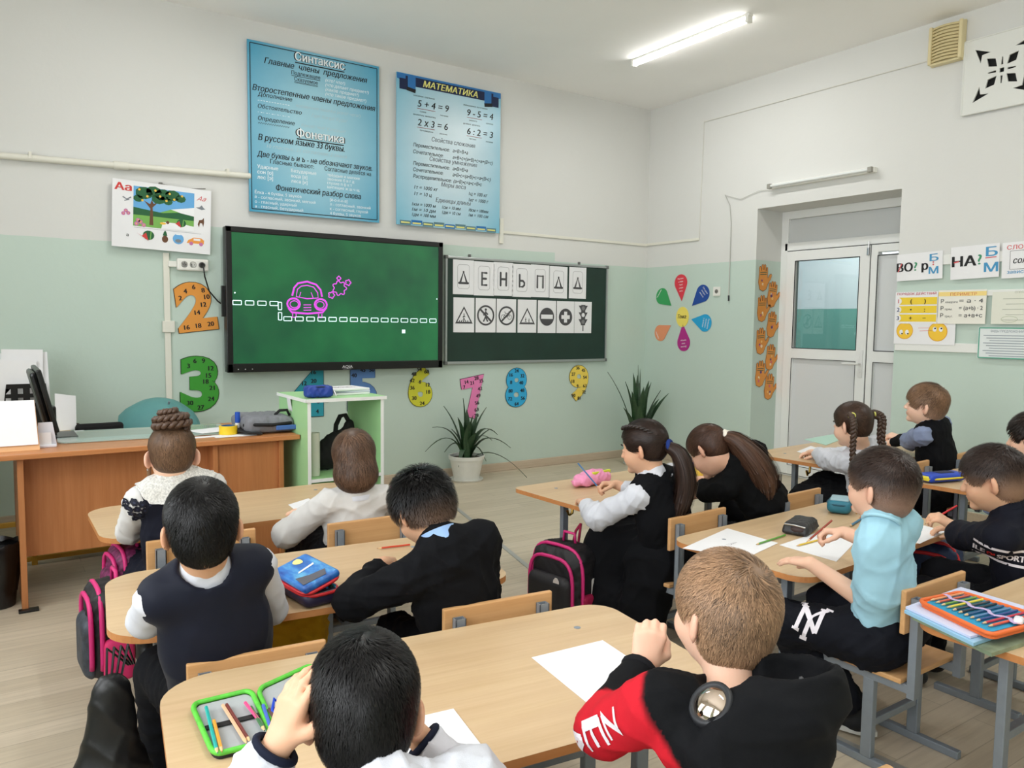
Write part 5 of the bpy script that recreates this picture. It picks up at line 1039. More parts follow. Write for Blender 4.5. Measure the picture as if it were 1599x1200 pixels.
        E = lambda c, r, k=.012, op='u': S.el(L_(c), np.array(r)*h, H, k, op)
        E((0, -.008, .022), (.070, .087, .078)); E((0, .024, -.042), (.053, .056, .066), .03); E((0, .0, -.035), (.058, .06, .05), .03)
        for sx in (-1, 1):
            E((sx*.032, .048, -.040), (.025, .026, .026), .02); E((sx*.029, .088, -.004), (.014, .012, .009), .012, 's'); E((sx*.029, .0665, -.006), (.0135, .0135, .0095), .003)
            if getattr(s, 'noear', False): continue
            c = L_((sx*.071, -.010, -.018)); ea = frame(0); R_ = H[0]*sx; ax0 = nrm(R_*.80+H[1]*.60); ax1 = nrm(np.cross(H[2], ax0)); S.el(c-ax1*sx*.007*h, (.0055*h, .019*h, .031*h), np.array([ax0, nrm(np.cross(H[2], ax0)), H[2]]), .006)
            S.el(c+nrm(np.cross(H[2], ax0))*.012*h*(-sx)+ax0*.004*h, (.006*h, .010*h, .024*h), np.array([ax0, ax1, H[2]]), .004); S.el(c+ax0*.0085*h, (.006*h, .009*h, .014*h), np.array([ax0, ax1, H[2]]), .005, 's')
        S.rc(L_((0, .080, -.006)), L_((0, .0935, -.030)), .007*h, .0095*h, .01)
        for sx in (-1, 1): E((sx*.009, .087, -.033), (.0065, .0075, .006), .006)
        E((0, .080, -.054), (.019, .0085, .0055), .004); E((0, .078, -.062), (.016, .0085, .006), .004); E((0, .087, -.0582), (.02, .004, .0014), .002, 's'); E((0, .066, -.086), (.02, .018, .016), .014)
        fine.append((s.hc-.115*h, s.hc+.115*h)); V, Q = S.mesh(hc, hf, fine); V = relax(V, Q, 1, .35)
        base = LINC(s.skin); C = np.tile(base, (len(V), 1)); l = (V-s.hc)@H.T/h
        def spot(c, r, col, a): w_ = np.exp(-(((l-np.array(c))/np.array(r))**2).sum(1))*a; C[:] = C*(1-w_[:, None])+np.array(LINC(col))*w_[:, None]
        tint = tuple(int(c*f) for c, f in zip(s.skin, (.86, .62, .60))); spot((0, .086, -.058), (.019, .02, .008), tint, 1.)
        for sx in (-1, 1): spot((sx*.035, .06, -.035), (.022, .03, .018), tint, .35); spot((sx*.078, -.01, -.018), (.012, .025, .03), tint, .55)
        np_mesh('body', V, Q, SKIN, s.root, s.off, 180, C)
        for sx in (-1, 1):
            q = MB(); n = 12; vs = []; fs = []; ms = []
            prof = [(.0002, 1.)]+[(math.sin(a), math.cos(a)) for a in (.2, .36, .5, .62, .9, 1.3, 1.8, 2.4)]
            for i, (r, z) in enumerate(prof):
                for j in range(n): vs.append(tuple(L_((sx*.029, .0668, -.006))-s.off+((H[0]*r*math.cos(2*PI*j/n)*1.25+H[2]*r*math.sin(2*PI*j/n)*.72+H[1]*z)*.0105*h)))
            for i in range(len(prof)-1):
                for j in range(n): q_ = (i*n+j, (i+1)*n+j, (i+1)*n+(j+1) % n, i*n+(j+1) % n); fs.append(q_); ms.append(2 if i < 2 else 1 if i < 4 else 0)
            q.v = vs; q.f = fs; q.m = ms; q.build('eye', [mat('eye_white', (232, 230, 226), .2), mat('iris_brown', (62, 40, 26), .2), mat('pupil', (8, 8, 8), .1)], s.root, smooth=180)
        return s
    def brows(s, col):
        for sx in (-1, 1):
            q = MB(); q.tube([tuple(s.loc((sx*x, y, z))-s.off) for x, y, z in ((.013, .0855, .014), (.024, .083, .0185), (.036, .0755, .0175), (.045, .067, .013))], [.0022, .0032, .003, .0012], 6); q.build('eyebrow', mat('brow_%d_%d' % (col[0], col[1]), col, .8), s.root, smooth=180)
        return s
    def sleeves(s, S, t, frac=1., which='LR', puff=0.):
        for k in which:
            if k not in s.wr: continue
            a, e, w_ = s.sh[k], s.el[k], s.wr[k]
            if frac <= .5:
                end = a+(e-a)*(frac*2); S.rc(a, a+(end-a)*.3, .043+t, .042+t, .025); capcone(S, a, end, .042+t, .046+t, .015)
            else:
                end = e+(w_-e)*((frac-.5)*2); S.rc(a, e, .042+t, .035+t+puff*.7, .022); S.rc(e, e+(end-e)*.25, .035+t+puff*.7, .034+t+puff*.7, .014); capcone(S, e, end, .035+t+puff*.7, .026+t, .012)
    def wear(s, name, m, t=.010, sleeve=None, fold=(.0035, 1, 26., 6), h=.0075, lo=.035, extra=None, torso=True, which='LR', puff=0., st=None, mi=None, k=.03):
        S = SDF()
        if torso: s._torso(S, t, k, lo)
        if sleeve: s.sleeves(S, t*.8 if st is None else st, sleeve, which, puff)
        if extra: extra(S)
        V, Q = S.mesh(h); V = relax(V, Q, 1)
        if fold: V = folds(V, vnormals(V, Q), *fold)
        return np_mesh(name, V, Q, m, s.root, s.off, 180, mi(V) if mi else None)
    def vest(s, name, m, t=.020, fold=(.003, 2, 30., 6), lo=.05, h=.0075, neck=.058, vs=.035):
        """sleeveless layer: torso without the shoulder ends, neck opening cut"""
        S = SDF(); c = s.ch; S.rc(s.pel-s.up*lo, s.mid, .108*c+t, .108*c+t, .03, sq=(s.fwd, .74)); S.rc(s.mid, s.chest+s.up*.01, .108*c+t, .098*c+t, .03, sq=(s.fwd, .72)); S.rc(s.sh['L']+s.right*vs, s.sh['R']-s.right*vs, .044+t*.75, .044+t*.75, .03)
        S.rc(s.neck-s.up*.02, s.loc((0, -.01, -.075)), neck, neck*.9, .008, 's')
        V, Q = S.mesh(h); V = relax(V, Q, 1)
        if fold: V = folds(V, vnormals(V, Q), *fold)
        return np_mesh(name, V, Q, m, s.root, s.off)
    def collar(s, m, r=.050, h=.026, flare=.012, name='collar', rx=1.0, up=0.):
        a = nrm(nrm(s.loc((0, -.018, -.05))-s.neck)+s.up*.8); r0 = nrm(s.right-a*(s.right@a)); f0 = np.cross(a, r0); n = 28; vs = []; fs = []; b = s.neck-a*(.012-up)
        prof = [(r, 0), (r-.003, h), (r+.002, h+.003), (r+flare, h*.45), (r+flare+.004, -.006), (r+flare-.002, -.008)]
        for q_, z in prof:
            for j in range(n):
                an = 2*PI*j/n; dz = -.012*max(math.sin(an), 0); vs.append(tuple(b+a*(z+dz)+(r0*math.cos(an)*rx+f0*math.sin(an)*.95)*q_-s.off))
        for i in range(len(prof)-1): fs += [(i*n+j, i*n+(j+1) % n, (i+1)*n+(j+1) % n, (i+1)*n+j) for j in range(n)]
        q = MB(); q.v = vs; q.f = fs; q.m = [0]*len(fs); return q.build(name, m, s.root, smooth=60)
    def pants(s, m, t=.012, name='trousers', fold=(.004, 4, 24., 6), end=.0, h=.009):
        S = SDF(); S.rc(s.pel-s.right*.04, s.pel+s.right*.04, .10+t, .10+t, .03, sq=(s.up, .9))
        for k in 'LR': S.rc(s.hip[k], s.kn[k], .066+t, .052+t, .02); e = s.an[k]+(s.kn[k]-s.an[k])*end; S.rc(s.kn[k], s.kn[k]+(e-s.kn[k])*.2, .052+t, .05+t, .015); capcone(S, s.kn[k], e, .048+t, .040+t, .012)
        V, Q = S.mesh(h); V = relax(V, Q, 1); V = folds(V, vnormals(V, Q), *fold); return np_mesh(name, V, Q, m, s.root, s.off)
    def skirt(s, m, drop=.06, t=.02, name='skirt', h=.0095, wide=1.):
        S = SDF(); S.rc(s.pel+s.up*.05, s.pel, .095+t, .115+t, .03, sq=(s.fwd, .8)); K = (s.kn['L']+s.kn['R'])/2
        for k in 'LR': S.rc(s.hip[k], s.kn[k]+s.f2*.01, .085+t, .07+t, .05); S.rc(s.kn[k]+V3(0, 0, .01), s.kn[k]+V3(0, 0, -drop)+s.f2*.02+s.right*(-.03 if k == 'L' else .03)*wide, .06+t, .055+t, .05)
        S.rc(s.pel-V3(0, 0, .02), K-V3(0, 0, .02), .1+t, .08+t, .05)
        V, Q = S.mesh(h); V = relax(V, Q, 1); V = folds(V, vnormals(V, Q), .006, 9, 30., 6, (s.right[0], s.right[1], 0)); return np_mesh(name, V, Q, m, s.root, s.off)
    def shoes(s, m, sole=None, name='shoe'):
        for k in 'LR':
            a = s.an[k]; f = s.toe; r = V3(f[1], -f[0], 0); A = np.array([r, f, V3(0, 0, 1)]); S = SDF(); c = V3(a[0], a[1], max(a[2]-.035, .034)); S.el(c-f*.01, (.036, .05, .036), A, .02); S.el(c+f*.075-V3(0, 0, .006), (.038, .062, .028), A, .03); S.rc(c, a+V3(0, 0, .01), .036, .038, .02); S.cut([(c-V3(0, 0, .032), (0, 0, 1))], c-.2, c+V3(.2, .2, -.02))
            sh = soft(name, S, m, s.root, .006, s.off)
            if sole: q = MB(); q.poly([tuple((c+r*x+f*y)[:2]-s.off[:2]) for x, y in [(.036*math.cos(i*PI/8), .035+.105*math.sin(i*PI/8)) for i in range(16)]], c[2]-.018, .016); q.build('sole', sole, sh)
        return s
    # ---- hair
    def hsd(s, P, E):
        d = None
        for c, r in E:
            q = P-np.array(c); r = np.array(r); k0 = np.sqrt(((q/r)**2).sum(1)); k1 = np.sqrt(((q/r**2)**2).sum(1)); e = k0*(k0-1)/np.maximum(k1, 1e-6)
            if d is None: d = e
            else: h_ = np.maximum(.02-np.abs(d-e), 0)/.02; d = np.minimum(d, e)-h_*h_*.005
        return d
    def hgrad(s, P, E):
        e = 1e-3; g = np.stack([s.hsd(P+np.eye(3)[i]*e, E)-s.hsd(P-np.eye(3)[i]*e, E) for i in range(3)], 1); return g/np.maximum(np.linalg.norm(g, axis=1), 1e-9)[:, None]
    def hair(s, col, t=.011, style='short', count=5000, length=.032, crown=(.012, -.62, .78), swirl=.5, lift=.004, width=.0011, seed=3, nape=-.055, fringe=.058, var=.35, fade=None, extra=(), dirf=None, stiff=1., ears=True, cuts=(), name='hair', tipfree=0.):
        R_ = np.random.default_rng(seed); E = [((0, -.008, .022), (.070+t, .087+t, .078+t))]
        if style != 'pulled': E.append(((0, -.034, -.028), (.056+t, .05+t*.8, .056+t)))
        else: E.append(((0, -.03, -.025), (.058+t*.5, .052+t*.5, .05)))
        E += list(extra); S = SDF()
        for c, r in E: S.el(c, r, None, .02)
        S.cut([((0, .050, 0), (0, -1, .42)), ((0, 0, fringe), (0, .12, 1))], (-.2, 0, -.2), (.2, .2, .2), .012)
        if ears: S.cut([((0, .004, 0), (0, -1, -.1)), ((0, 0, -.012), (0, 0, 1))], (-.2, -.05, -.2), (.2, .2, .05), .01)
        S.cut([((0, 0, nape), (0, -.35, 1))], (-.2, -.2, -.3), (.2, .2, 0.1), .008)
        if ears:
            for sx in (-1, 1): S.el((sx*.082, -.006, -.018), (.026, .022, .031), None, .008, 's')
        for p in cuts: S.cut(*p)
        V, Q = S.mesh(.0048); V = relax(V, Q, 1, .4); N = vnormals(V, Q); base = np.array(LINC(col)); C0 = np.tile(base*.62, (len(V), 1))
        sk = np.array(LINC(s.skin))*.55
        def fadec(P, C):
            if fade is None: return C
            z0, z1, a = fade; zz = P[:, 2]-.25*np.maximum(P[:, 1], 0); w_ = np.clip((zz-z0)/(z1-z0), 0, 1); w_ = a*(1-w_*w_*(3-2*w_)); return C*(1-w_[:, None])+sk*w_[:, None]
        C0 = fadec(V, C0); ok = np.nonzero(np.abs(s.hsd(V, E)) < .004)[0]; idx = R_.choice(ok, count); P = V[idx]+R_.normal(size=(count, 3))*.002; n0 = s.hgrad(P, E); P = P-n0*(s.hsd(P, E)+.002)[:, None]
        cr = np.array(crown)*np.array(E[0][1])+np.array(E[0][0]); nseg = 5; Ln = length*R_.uniform(.65, 1.2, count)
        if fade is not None: w_ = np.clip((P[:, 2]-fade[0])/(fade[1]-fade[0]), .18, 1); Ln *= w_; lf_ = lift*w_
        else: lf_ = np.full(count, lift)
        jit = R_.normal(size=(count, 3))*.28; pts = [P]; nn = [n0]
        for i in range(nseg):
            n_ = s.hgrad(P, E); g = P-cr if dirf is None else dirf(P, cr); g = g/np.maximum(np.linalg.norm(g, axis=1), 1e-6)[:, None]; tn = g-n_*(g*n_).sum(1)[:, None]; tn /= np.maximum(np.linalg.norm(tn, axis=1), 1e-6)[:, None]
            dist = np.linalg.norm(P-cr, axis=1); sw = swirl*np.exp(-dist/.06); tn = tn+np.cross(n_, tn)*sw[:, None]+jit; tn -= n_*(tn*n_).sum(1)[:, None]*stiff; tn /= np.maximum(np.linalg.norm(tn, axis=1), 1e-6)[:, None]
            P2 = P+tn*(Ln/nseg)[:, None]; d = s.hsd(P2, E)-(lf_*(i+1)/nseg-.002*(1-i/nseg)); P = P2-s.hgrad(P2, E)*(d*(1-tipfree*(i/nseg)))[:, None]; pts.append(P); nn.append(n_)
        m = nseg+1; VV = np.zeros((count, m, 2, 3)); fq = R_.normal(size=(4, 3))*55; cl = sum(np.sin(pts[0]@fq[i]+i) for i in range(4))*.25; br = np.clip(1+var*(.75*R_.normal(size=count)+1.0*cl), .35, 2.4)  # random strand tones, with clumps imitating streaks of highlight
        for i in range(m):
            a, b = pts[max(i-1, 0)], pts[min(i+1, nseg)]; tg = b-a; wd = np.cross(nn[i], tg); wd /= np.maximum(np.linalg.norm(wd, axis=1), 1e-9)[:, None]; w_ = width*(1-.75*(i/nseg)**2); VV[:, i, 0] = pts[i]+wd*w_; VV[:, i, 1] = pts[i]-wd*w_
        CC = np.repeat((base[None]*br[:, None])[:, None], m*2, 1).reshape(-1, 3); CC = fadec(VV.reshape(-1, 3), CC) if fade is not None else CC
        o = (np.arange(count)*m*2)[:, None]; i = np.arange(nseg)[None]; a = o+i*2; QQ = np.stack([a, a+1, a+3, a+2], -1).reshape(-1, 4)
        Vt = np.concatenate([V, VV.reshape(-1, 3)]); Qt = np.concatenate([Q, QQ+len(V)]); Ct = np.concatenate([C0, CC]); W_ = s.hc+(Vt*s.hs)@s.HA
        return np_mesh(name, W_, Qt, HAIRM, s.root, s.off, 180, Ct)
    def tail(s, path, rad, col, count=900, width=.0022, name='ponytail', seed=5, flat_=None, var=.4):
        R_ = np.random.default_rng(seed); P = np.array(path, float); m = 14; tt = np.linspace(0, len(P)-1, m); C_ = np.array([_cr(P, t) for t in tt]); rr = np.interp(tt, np.arange(len(P)), rad)
        T = np.gradient(C_, axis=0); T /= np.linalg.norm(T, axis=1)[:, None]; u = nrm(np.cross(T[0], (.3, .8, .5))); U = []
        for t in T: u = nrm(u-t*(u@t)); U.append(u)
        U = np.array(U); Wv = np.cross(T, U); S = SDF()
        for i in range(m-1): S.rc(C_[i], C_[i+1], max(rr[i]*.8, .004), max(rr[i+1]*.8, .003), .01)
        V, Q = S.mesh(.006); base = np.array(LINC(col)); C0 = np.tile(base*.7, (len(V), 1))
        a = R_.uniform(0, 2*PI, count); q = np.sqrt(R_.uniform(.55, 1.15, count)); wob = R_.normal(size=(count, 2))*.12; L_ = R_.integers(m-5, m+1, count); VV = np.zeros((count, m, 2, 3))
        for i in range(m):
            k = np.minimum(i, L_-1); ca = np.cos(a+wob[:, 0]*i*.3)*q; sa = np.sin(a+wob[:, 1]*i*.3)*q; off = U[k]*(ca*rr[k])[:, None]+Wv[k]*(sa*rr[k])[:, None]; tg = -U[k]*(sa)[:, None]+Wv[k]*(ca)[:, None]; tg /= np.maximum(np.linalg.norm(tg, axis=1), 1e-6)[:, None]; w_ = (width*(1-.6*(i/m)**2)); VV[:, i, 0] = C_[k]+off+tg*w_; VV[:, i, 1] = C_[k]+off-tg*w_
        CC = np.repeat((base[None]*R_.uniform(1-var, 1+var, count)[:, None])[:, None], m*2, 1).reshape(-1, 3); o = (np.arange(count)*m*2)[:, None]; i = np.arange(m-1)[None]; A_ = o+i*2; QQ = np.stack([A_, A_+1, A_+3, A_+2], -1).reshape(-1, 4)
        return np_mesh(name, np.concatenate([V, VV.reshape(-1, 3)]), np.concatenate([Q, QQ+len(V)]), HAIRM, s.root, s.off, 180, np.concatenate([C0, CC]))
    def braid(s, path, r, col, turns, name='braid', r1=None):
        P = np.array(path, float); m = max(int(turns*10), 12); tt = np.linspace(0, len(P)-1, m); C_ = np.array([_cr(P, t) for t in tt]); T = np.gradient(C_, axis=0); T /= np.linalg.norm(T, axis=1)[:, None]; u = nrm(np.cross(T[0], (.2, .9, .3))); U = []
        for t in T: u = nrm(u-t*(u@t)); U.append(u)
        U = np.array(U); Wv = np.cross(T, U); q = MB(); r1 = r1 or r*.6
        for k in range(3):
            ph = 2*PI*turns*np.linspace(0, 1, m)+2*PI*k/3; rr = np.linspace(r, r1, m); X = C_+U*(rr*1.15*np.sin(ph))[:, None]+Wv*(rr*.6*np.sin(2*ph))[:, None]-s.off; q.tube([tuple(x) for x in X], [float(x)*.78 for x in rr], 7)
        return q.build(name, mat('braid_%d_%d_%d' % tuple(col), tuple(min(int(c*1.0), 255) for c in col), .45, var=.45, vs=160, stretch=(1, 1, .35), bump=.5, bs=350), s.root, smooth=180)
    def ringband(s, c, r, m, name='hair_tie', axis=(0, 0, 1), rt=.006):
        a = nrm(axis); u = nrm(np.cross(a, (.3, .7, .2))); v = np.cross(a, u); q = MB(); q.tube([tuple(np.asarray(c)+u*r*math.cos(i*PI/8)+v*r*math.sin(i*PI/8)-s.off) for i in range(16)], rt, 8, closed=True); return q.build(name, m, s.root, smooth=180)
def _cr(P, t):
    i = int(min(math.floor(t), len(P)-2)); u = t-i; p0, p1, p2, p3 = P[max(i-1, 0)], P[i], P[i+1], P[min(i+2, len(P)-1)]
    return .5*((2*p1)+(-p0+p2)*u+(2*p0-5*p1+4*p2-p3)*u*u+(-p0+3*p1-3*p2+p3)*u**3)
BLK = (11, 9, 9); DBR = (36, 26, 21); MBR = (112, 86, 66); LBR = (140, 108, 80)
# ---------------------------------------------------------------- the pupils
from mathutils.bvhtree import BVHTree
def decal(garment, name, mats, c, u, v, draw, lift=.0018, parent=None, cut=.012):
    """flat print laid onto a garment: drawn in the plane (u right, v up) through c, then pressed onto the cloth along -n"""
    u = nrm(u); v = np.asarray(v, float); v = nrm(v-u*(u@v)); n = np.cross(u, v); q = MB(); draw(q)
    me = bpy.data.meshes.new('d'); me.from_pydata(q.v, [], q.f); me.polygons.foreach_set('material_index', q.m); bm = bmesh.new(); bm.from_mesh(me); bpy.data.meshes.remove(me)
    bmesh.ops.triangulate(bm, faces=bm.faces)
    for _ in range(3):
        e = [e for e in bm.edges if e.calc_length() > cut]
        if not e: break
        bmesh.ops.subdivide_edges(bm, edges=e, cuts=1); bmesh.ops.triangulate(bm, faces=bm.faces)
    g = garment.data; root = garment.parent; off = np.array(root.location); T = BVHTree.FromPolygons([x.co for x in g.vertices], [tuple(p.vertices) for p in g.polygons])
    for x in bm.verts:
        p = np.asarray(c)-off+u*x.co.x+v*x.co.y; h = T.ray_cast(Vector(p+n*.15), Vector(-n), .4); z = x.co.z
        if h[0] is not None: x.co = h[0]+Vector(n)*(lift+z)
        else:
            h = T.find_nearest(Vector(p)); x.co = h[0]+h[1]*(lift+z)
    me = bpy.data.meshes.new(name); bm.to_mesh(me); bm.free(); return link(name, me, mats, garment)
def hold_pencil(label, c, d, col, group='pencils in hand', L=.15):
    return pencil(label, c, d, col, L, group)
def pencil(label, c, d, col, L=.16, group='pencils', r=.0036):
    """pencil from c (tip) along direction d"""
    d = nrm(d); o = thing('pencil', label, 'pencil', tuple(c), 0, group); o.rotation_mode = 'QUATERNION'; o.rotation_quaternion = Vector((0, 0, 1)).rotation_difference(Vector(d))
    MB().lathe([(r, .018), (r, L)], 6).build('barrel', mat('pencil_%d_%d_%d' % col, col, .35), o); MB().lathe([(.0012, .005), (r, .018)], 6).build('wood_tip', mat('pencil_wood', (222, 184, 136), .7), o); MB().lathe([(.0002, 0), (.0012, .005)], 6).build('lead', mat('lead_%d_%d_%d' % col, tuple(int(x*.7) for x in col), .5), o); return o
K = {}
DARKP = cloth('dark_trousers', (14, 15, 20)); SHOE = mat('black_shoe', (18, 18, 19), .4); SOLE = mat('white_sole', (210, 208, 202), .6); TIGHT = cloth('white_tights', (222, 218, 224), .8)
# --- girl with the bun
k = K['bun'] = Kid('girl with a braided bun, lace collar and black dress seen from behind', at(269, 708, Y=-3.02), (9, -6, 0), at(275, 752, Y=-3.03), (-5.06, -2.94, .39), 0, (232, 190, 164), 1.0)
k.arm('L', (-5.14, -2.70, .565), (-.9, -.3, -.9), (.3, .9, -.05)).arm('R', (-4.93, -2.68, .565), (.8, -.3, -.9), (-.3, .9, -.05)); k.body().brows(MBR)
g = k.wear('blouse', cloth('white_blouse', (210, 208, 205), .8), .008, .97, (.0045, 11, 30., 6), lo=.0, puff=.006); dr = k.vest('dress_top', cloth('black_dress', (20, 22, 34)), .017, neck=.062); k.skirt(MATS['black_dress'], .08)
def lace(k, m, objs, name='lace_collar', r0=.05, r1=.118):
    """collar draped over the garments below it"""
    T = [BVHTree.FromPolygons([x.co for x in o.data.vertices], [tuple(p.vertices) for p in o.data.polygons]) for o in objs]; n = 72; vs = []; fr = (0, .15, .35, .55, .75, .9, 1.)
    for i, f in enumerate(fr):
        for j in range(n):
            an = 2*PI*j/n; r = r0+(r1-r0)*f+(.005*abs(math.sin(an*10)) if i == 6 else 0); p = k.neck+k.right*math.cos(an)*r*1.05+k.fwd*math.sin(an)*r*.8-k.off
            hz = [h[0] for h in (t.ray_cast(Vector(p+k.up*.2), Vector(-k.up), .5) for t in T) if h[0] is not None]
            best = max([(np.array(h)-p)@k.up for h in hz], default=-.02); best = max(best, -.045); vs.append(tuple(p+k.up*(best+.010+(.012 if i == 0 else 0))))
    q = MB(); q.add(vs, [(i*n+j, i*n+(j+1) % n, (i+1)*n+(j+1) % n, (i+1)*n+j) for i in range(len(fr)-1) for j in range(n)]); return q.build(name, m, k.root, smooth=60)
LACE = mat('white_lace', (218, 216, 210), .8, var=.4, vs=170, bump=1., bs=240); lace(k, LACE, [g, dr])
def flowers(q):
    for i, (x, y) in enumerate(((-.035, .03), (-.01, .035), (.012, .028), (-.028, .008), (-.004, .010), (.018, .004), (-.018, -.014), (.004, -.016), (-.008, -.036), (.012, -.034), (-.05, .018), (.035, .022))):
        for j in range(6): a = j*PI/3+i; q.disc(x+.0075*math.cos(a), y+.0075*math.sin(a), .0055, 0, 0, 8)
        q.disc(x, y, .004, .0012, 1, 8)
decal(g, 'flower_applique', [flat((14, 18, 34), .7), flat((34, 40, 64))], k.sh['L']-k.right*.012-k.up*.02, k.right, k.up*.9-k.fwd*.0, flowers, .004)
k.hair(MBR, .006, 'pulled', 4200, .05, (0, -.55, .80), 0., .002, .0013, 12, nape=-.05, fringe=.052, var=.3, dirf=lambda P, c: c-P, name='hair')
bc = k.loc((0, -.055, .112)); col = MBR
S_ = SDF(); S_.el(bc, (.038, .038, .042), k.HA); soft('bun_core', S_, mat('bun_core', (70, 50, 38), .6), k.root, .006, k.off)
sp = []
for i in range(30): a = i*.62; zz = -.024+.056*i/29; r = .047*math.sqrt(max(1-((zz+.006)/.04)**2, .03)); sp.append(bc+(k.HA[0]*math.cos(a)+k.HA[1]*math.sin(a))*r+k.HA[2]*zz)
k.braid(sp, .0115, (84, 60, 44), 15, 'bun_braid', .009)
k.tail([k.loc((-.066, .02, .0)), k.loc((-.074, .03, -.05)), k.loc((-.072, .034, -.09))], [.007, .006, .002], LBR, 60, .0012, 'loose_strand')
for sx in (-1, 1): q = MB(); q.lathe([(.001, -.003), (.003, 0), (.001, .003)], 8); q.build('earring', CHROME, k.root, tuple(k.loc((sx*.078, -.008, -.052))-k.off))
k.shoes(SHOE)
# --- girl with the bob
k = K['bob'] = Kid('girl with bobbed brown hair in a white lace blouse seen from behind', at(553, 714, Y=-3.0), (20, -14, -4), at(556, 766, Y=-3.02), (-4.43, -2.94, .385), 6, (232, 190, 164), 1.0, .112)
k.arm('L', at(476, 800, Y=-2.76), (-.9, -.5, -.5), (-.55, .8, -.05)).arm('R', (-4.29, -2.72, .565), (.9, -.4, -.6), (-.2, .9, 0)); k.noear = True; k.legs(ankles={'L': V3(-4.42, -2.62, .075), 'R': V3(-4.33, -2.66, .075)}); k.body().brows(MBR)
g = k.wear('blouse', cloth('white_blouse', (210, 208, 205)), .012, .9, (.004, 21, 24., 6), lo=.06, puff=.014); k.collar(W_SHIRT, .047, .02, .02)
def lacep(q):
    for i in range(30): a = i*2.4; r = .0085*math.sqrt(i); q.disc(r*math.cos(a)*1.6, r*math.sin(a), .006, .0006*(i % 2), 0, 6)
decal(g, 'lace_trim', [LACE], (k.el['L']+k.wr['L'])/2+V3(0, -.02, .01), nrm(k.wr['L']-k.el['L']), V3(0, 0, 1), lacep, .003)
k.skirt(BLACKC, .05); k.pants(TIGHT, -.012, 'tights'); k.shoes(SHOE)
k.hair((98, 74, 58), .012, 'bob', 6500, .075, (.01, -.55, .82), .5, .006, .0014, 22, nape=-.128, fringe=.03, var=.4, extra=(((0, -.028, -.068), (.084, .074, .074)),), ears=False, cuts=(([((0, .035, 0), (0, -1, 0)), ((0, 0, .03), (0, 0, 1))], (-.2, 0, -.2), (.2, .2, .1), .01),))
# --- boy in the navy waistcoat
k = K['vest'] = Kid('boy with short black hair in a navy waistcoat over a white shirt', at(315, 819, Y=-4.0), (9, -4, -2), at(321, 886, Y=-3.97), (-5.15, -3.85, .39), -4, (214, 166, 132), 1.0, .124, .015, .98)
k.arm('L', (-5.25, -3.63, .57), (-1, -.5, -.45), (.6, .8, 0)).arm('R', (-4.98, -3.64, .57), (1, -.6, -.35), (-.6, .8, 0)); k.el['L'] = at(228, 968, Y=-3.88); k.el['R'] = at(424, 952, Y=-3.84); k.body().brows(BLK)
k.wear('shirt', W_SHIRT, .008, .95, (.003, 31, 20., 6), lo=.03, puff=.008, st=.001); k.collar(W_SHIRT, .052, .03, .016); k.vest('waistcoat', cloth('navy_satin', (18, 22, 37), .6, sheen=.05, bump=.08), .0215, (.002, 32, 14., 7), .12, neck=.060, vs=.022); k.pants(DARKP); k.shoes(SHOE)
k.hair(BLK, .010, 'short', 9000, .022, (.012, -.55, .83), .9, .0035, .0010, 32, nape=-.062, fringe=.056, var=.45)
# --- boy in the dark sweater
k = K['sweater'] = Kid('boy with ruffled black hair bent over his work in a dark sweater', at(660, 792, Y=-3.9), (-2, -28, -6), at(692, 852, Y=-4.02), (-4.48, -3.94, .39), -2, (216, 168, 134), 1.0, .122, .012, 1.08)
k.arm('L', at(600, 880, Y=-3.76), (-1, -.45, -.5), (.5, .85, -.1), l=(.20, .18)).arm('R', (-4.38, -3.76, .57), (1, -.4, -.5), (-.4, .9, 0)); k.el['R'] = at(752, 945, Y=-3.94); k.body().brows(BLK)
k.wear('sweater', BLACKC, .016, .95, (.0055, 41, 22., 7), lo=.10, puff=.008); k.collar(cloth('light_blue_shirt', (150, 182, 226)), .047, .024, .002, up=.030); k.pants(DARKP); k.shoes(SHOE)
k.hair(BLK, .014, 'short', 8500, .034, (.0, -.45, .89), .6, .016, .0011, 42, nape=-.04, fringe=.05, var=.5, tipfree=.5, stiff=.7, fade=(-.075, .01, .35))
# --- black-haired boy nearest the viewer
k = K['near'] = Kid('black-haired boy in a white shirt nearest the viewer, hand at his temple', at(567, 1100, Y=-4.82), (18, -13, 3), (-5.195, -4.925, .69), (-5.13, -5.05, .39), 0, (218, 170, 138), 1.0, .122, .03)
k.arm('L', at(438, 1158, Y=-4.80), (-.8, .5, -1), V3(.30, .02, .95), V3(-.95, -.25, .25), (.25, .45, .35), .3, .2).arm('R', at(652, 1150, Y=-4.74), (.8, .4, -1), V3(-.32, .1, .95), V3(.95, -.1, .25), (.3, .4, .4), .3, .2); k.body(.0036).brows(BLK)
k.wear('shirt', W_SHIRT, .012, .96, (.005, 51, 26., 7), lo=.06, h=.0065, puff=.008); k.collar(W_SHIRT, .052, .028, .016)
for sd in 'LR':
    d = nrm(k.wr[sd]-k.el[sd]); c = k.el[sd]+(k.wr[sd]-k.el[sd])*.93; k.ringband(c, .031, NAVY, 'cuff_lining', d, .006)
k.pants(DARKP); k.shoes(SHOE)
k.hair((14, 12, 12), .010, 'short', 15000, .026, (.045, -.32, .92), 1.1, .004, .0009, 52, nape=-.06, fringe=.056, var=.5)
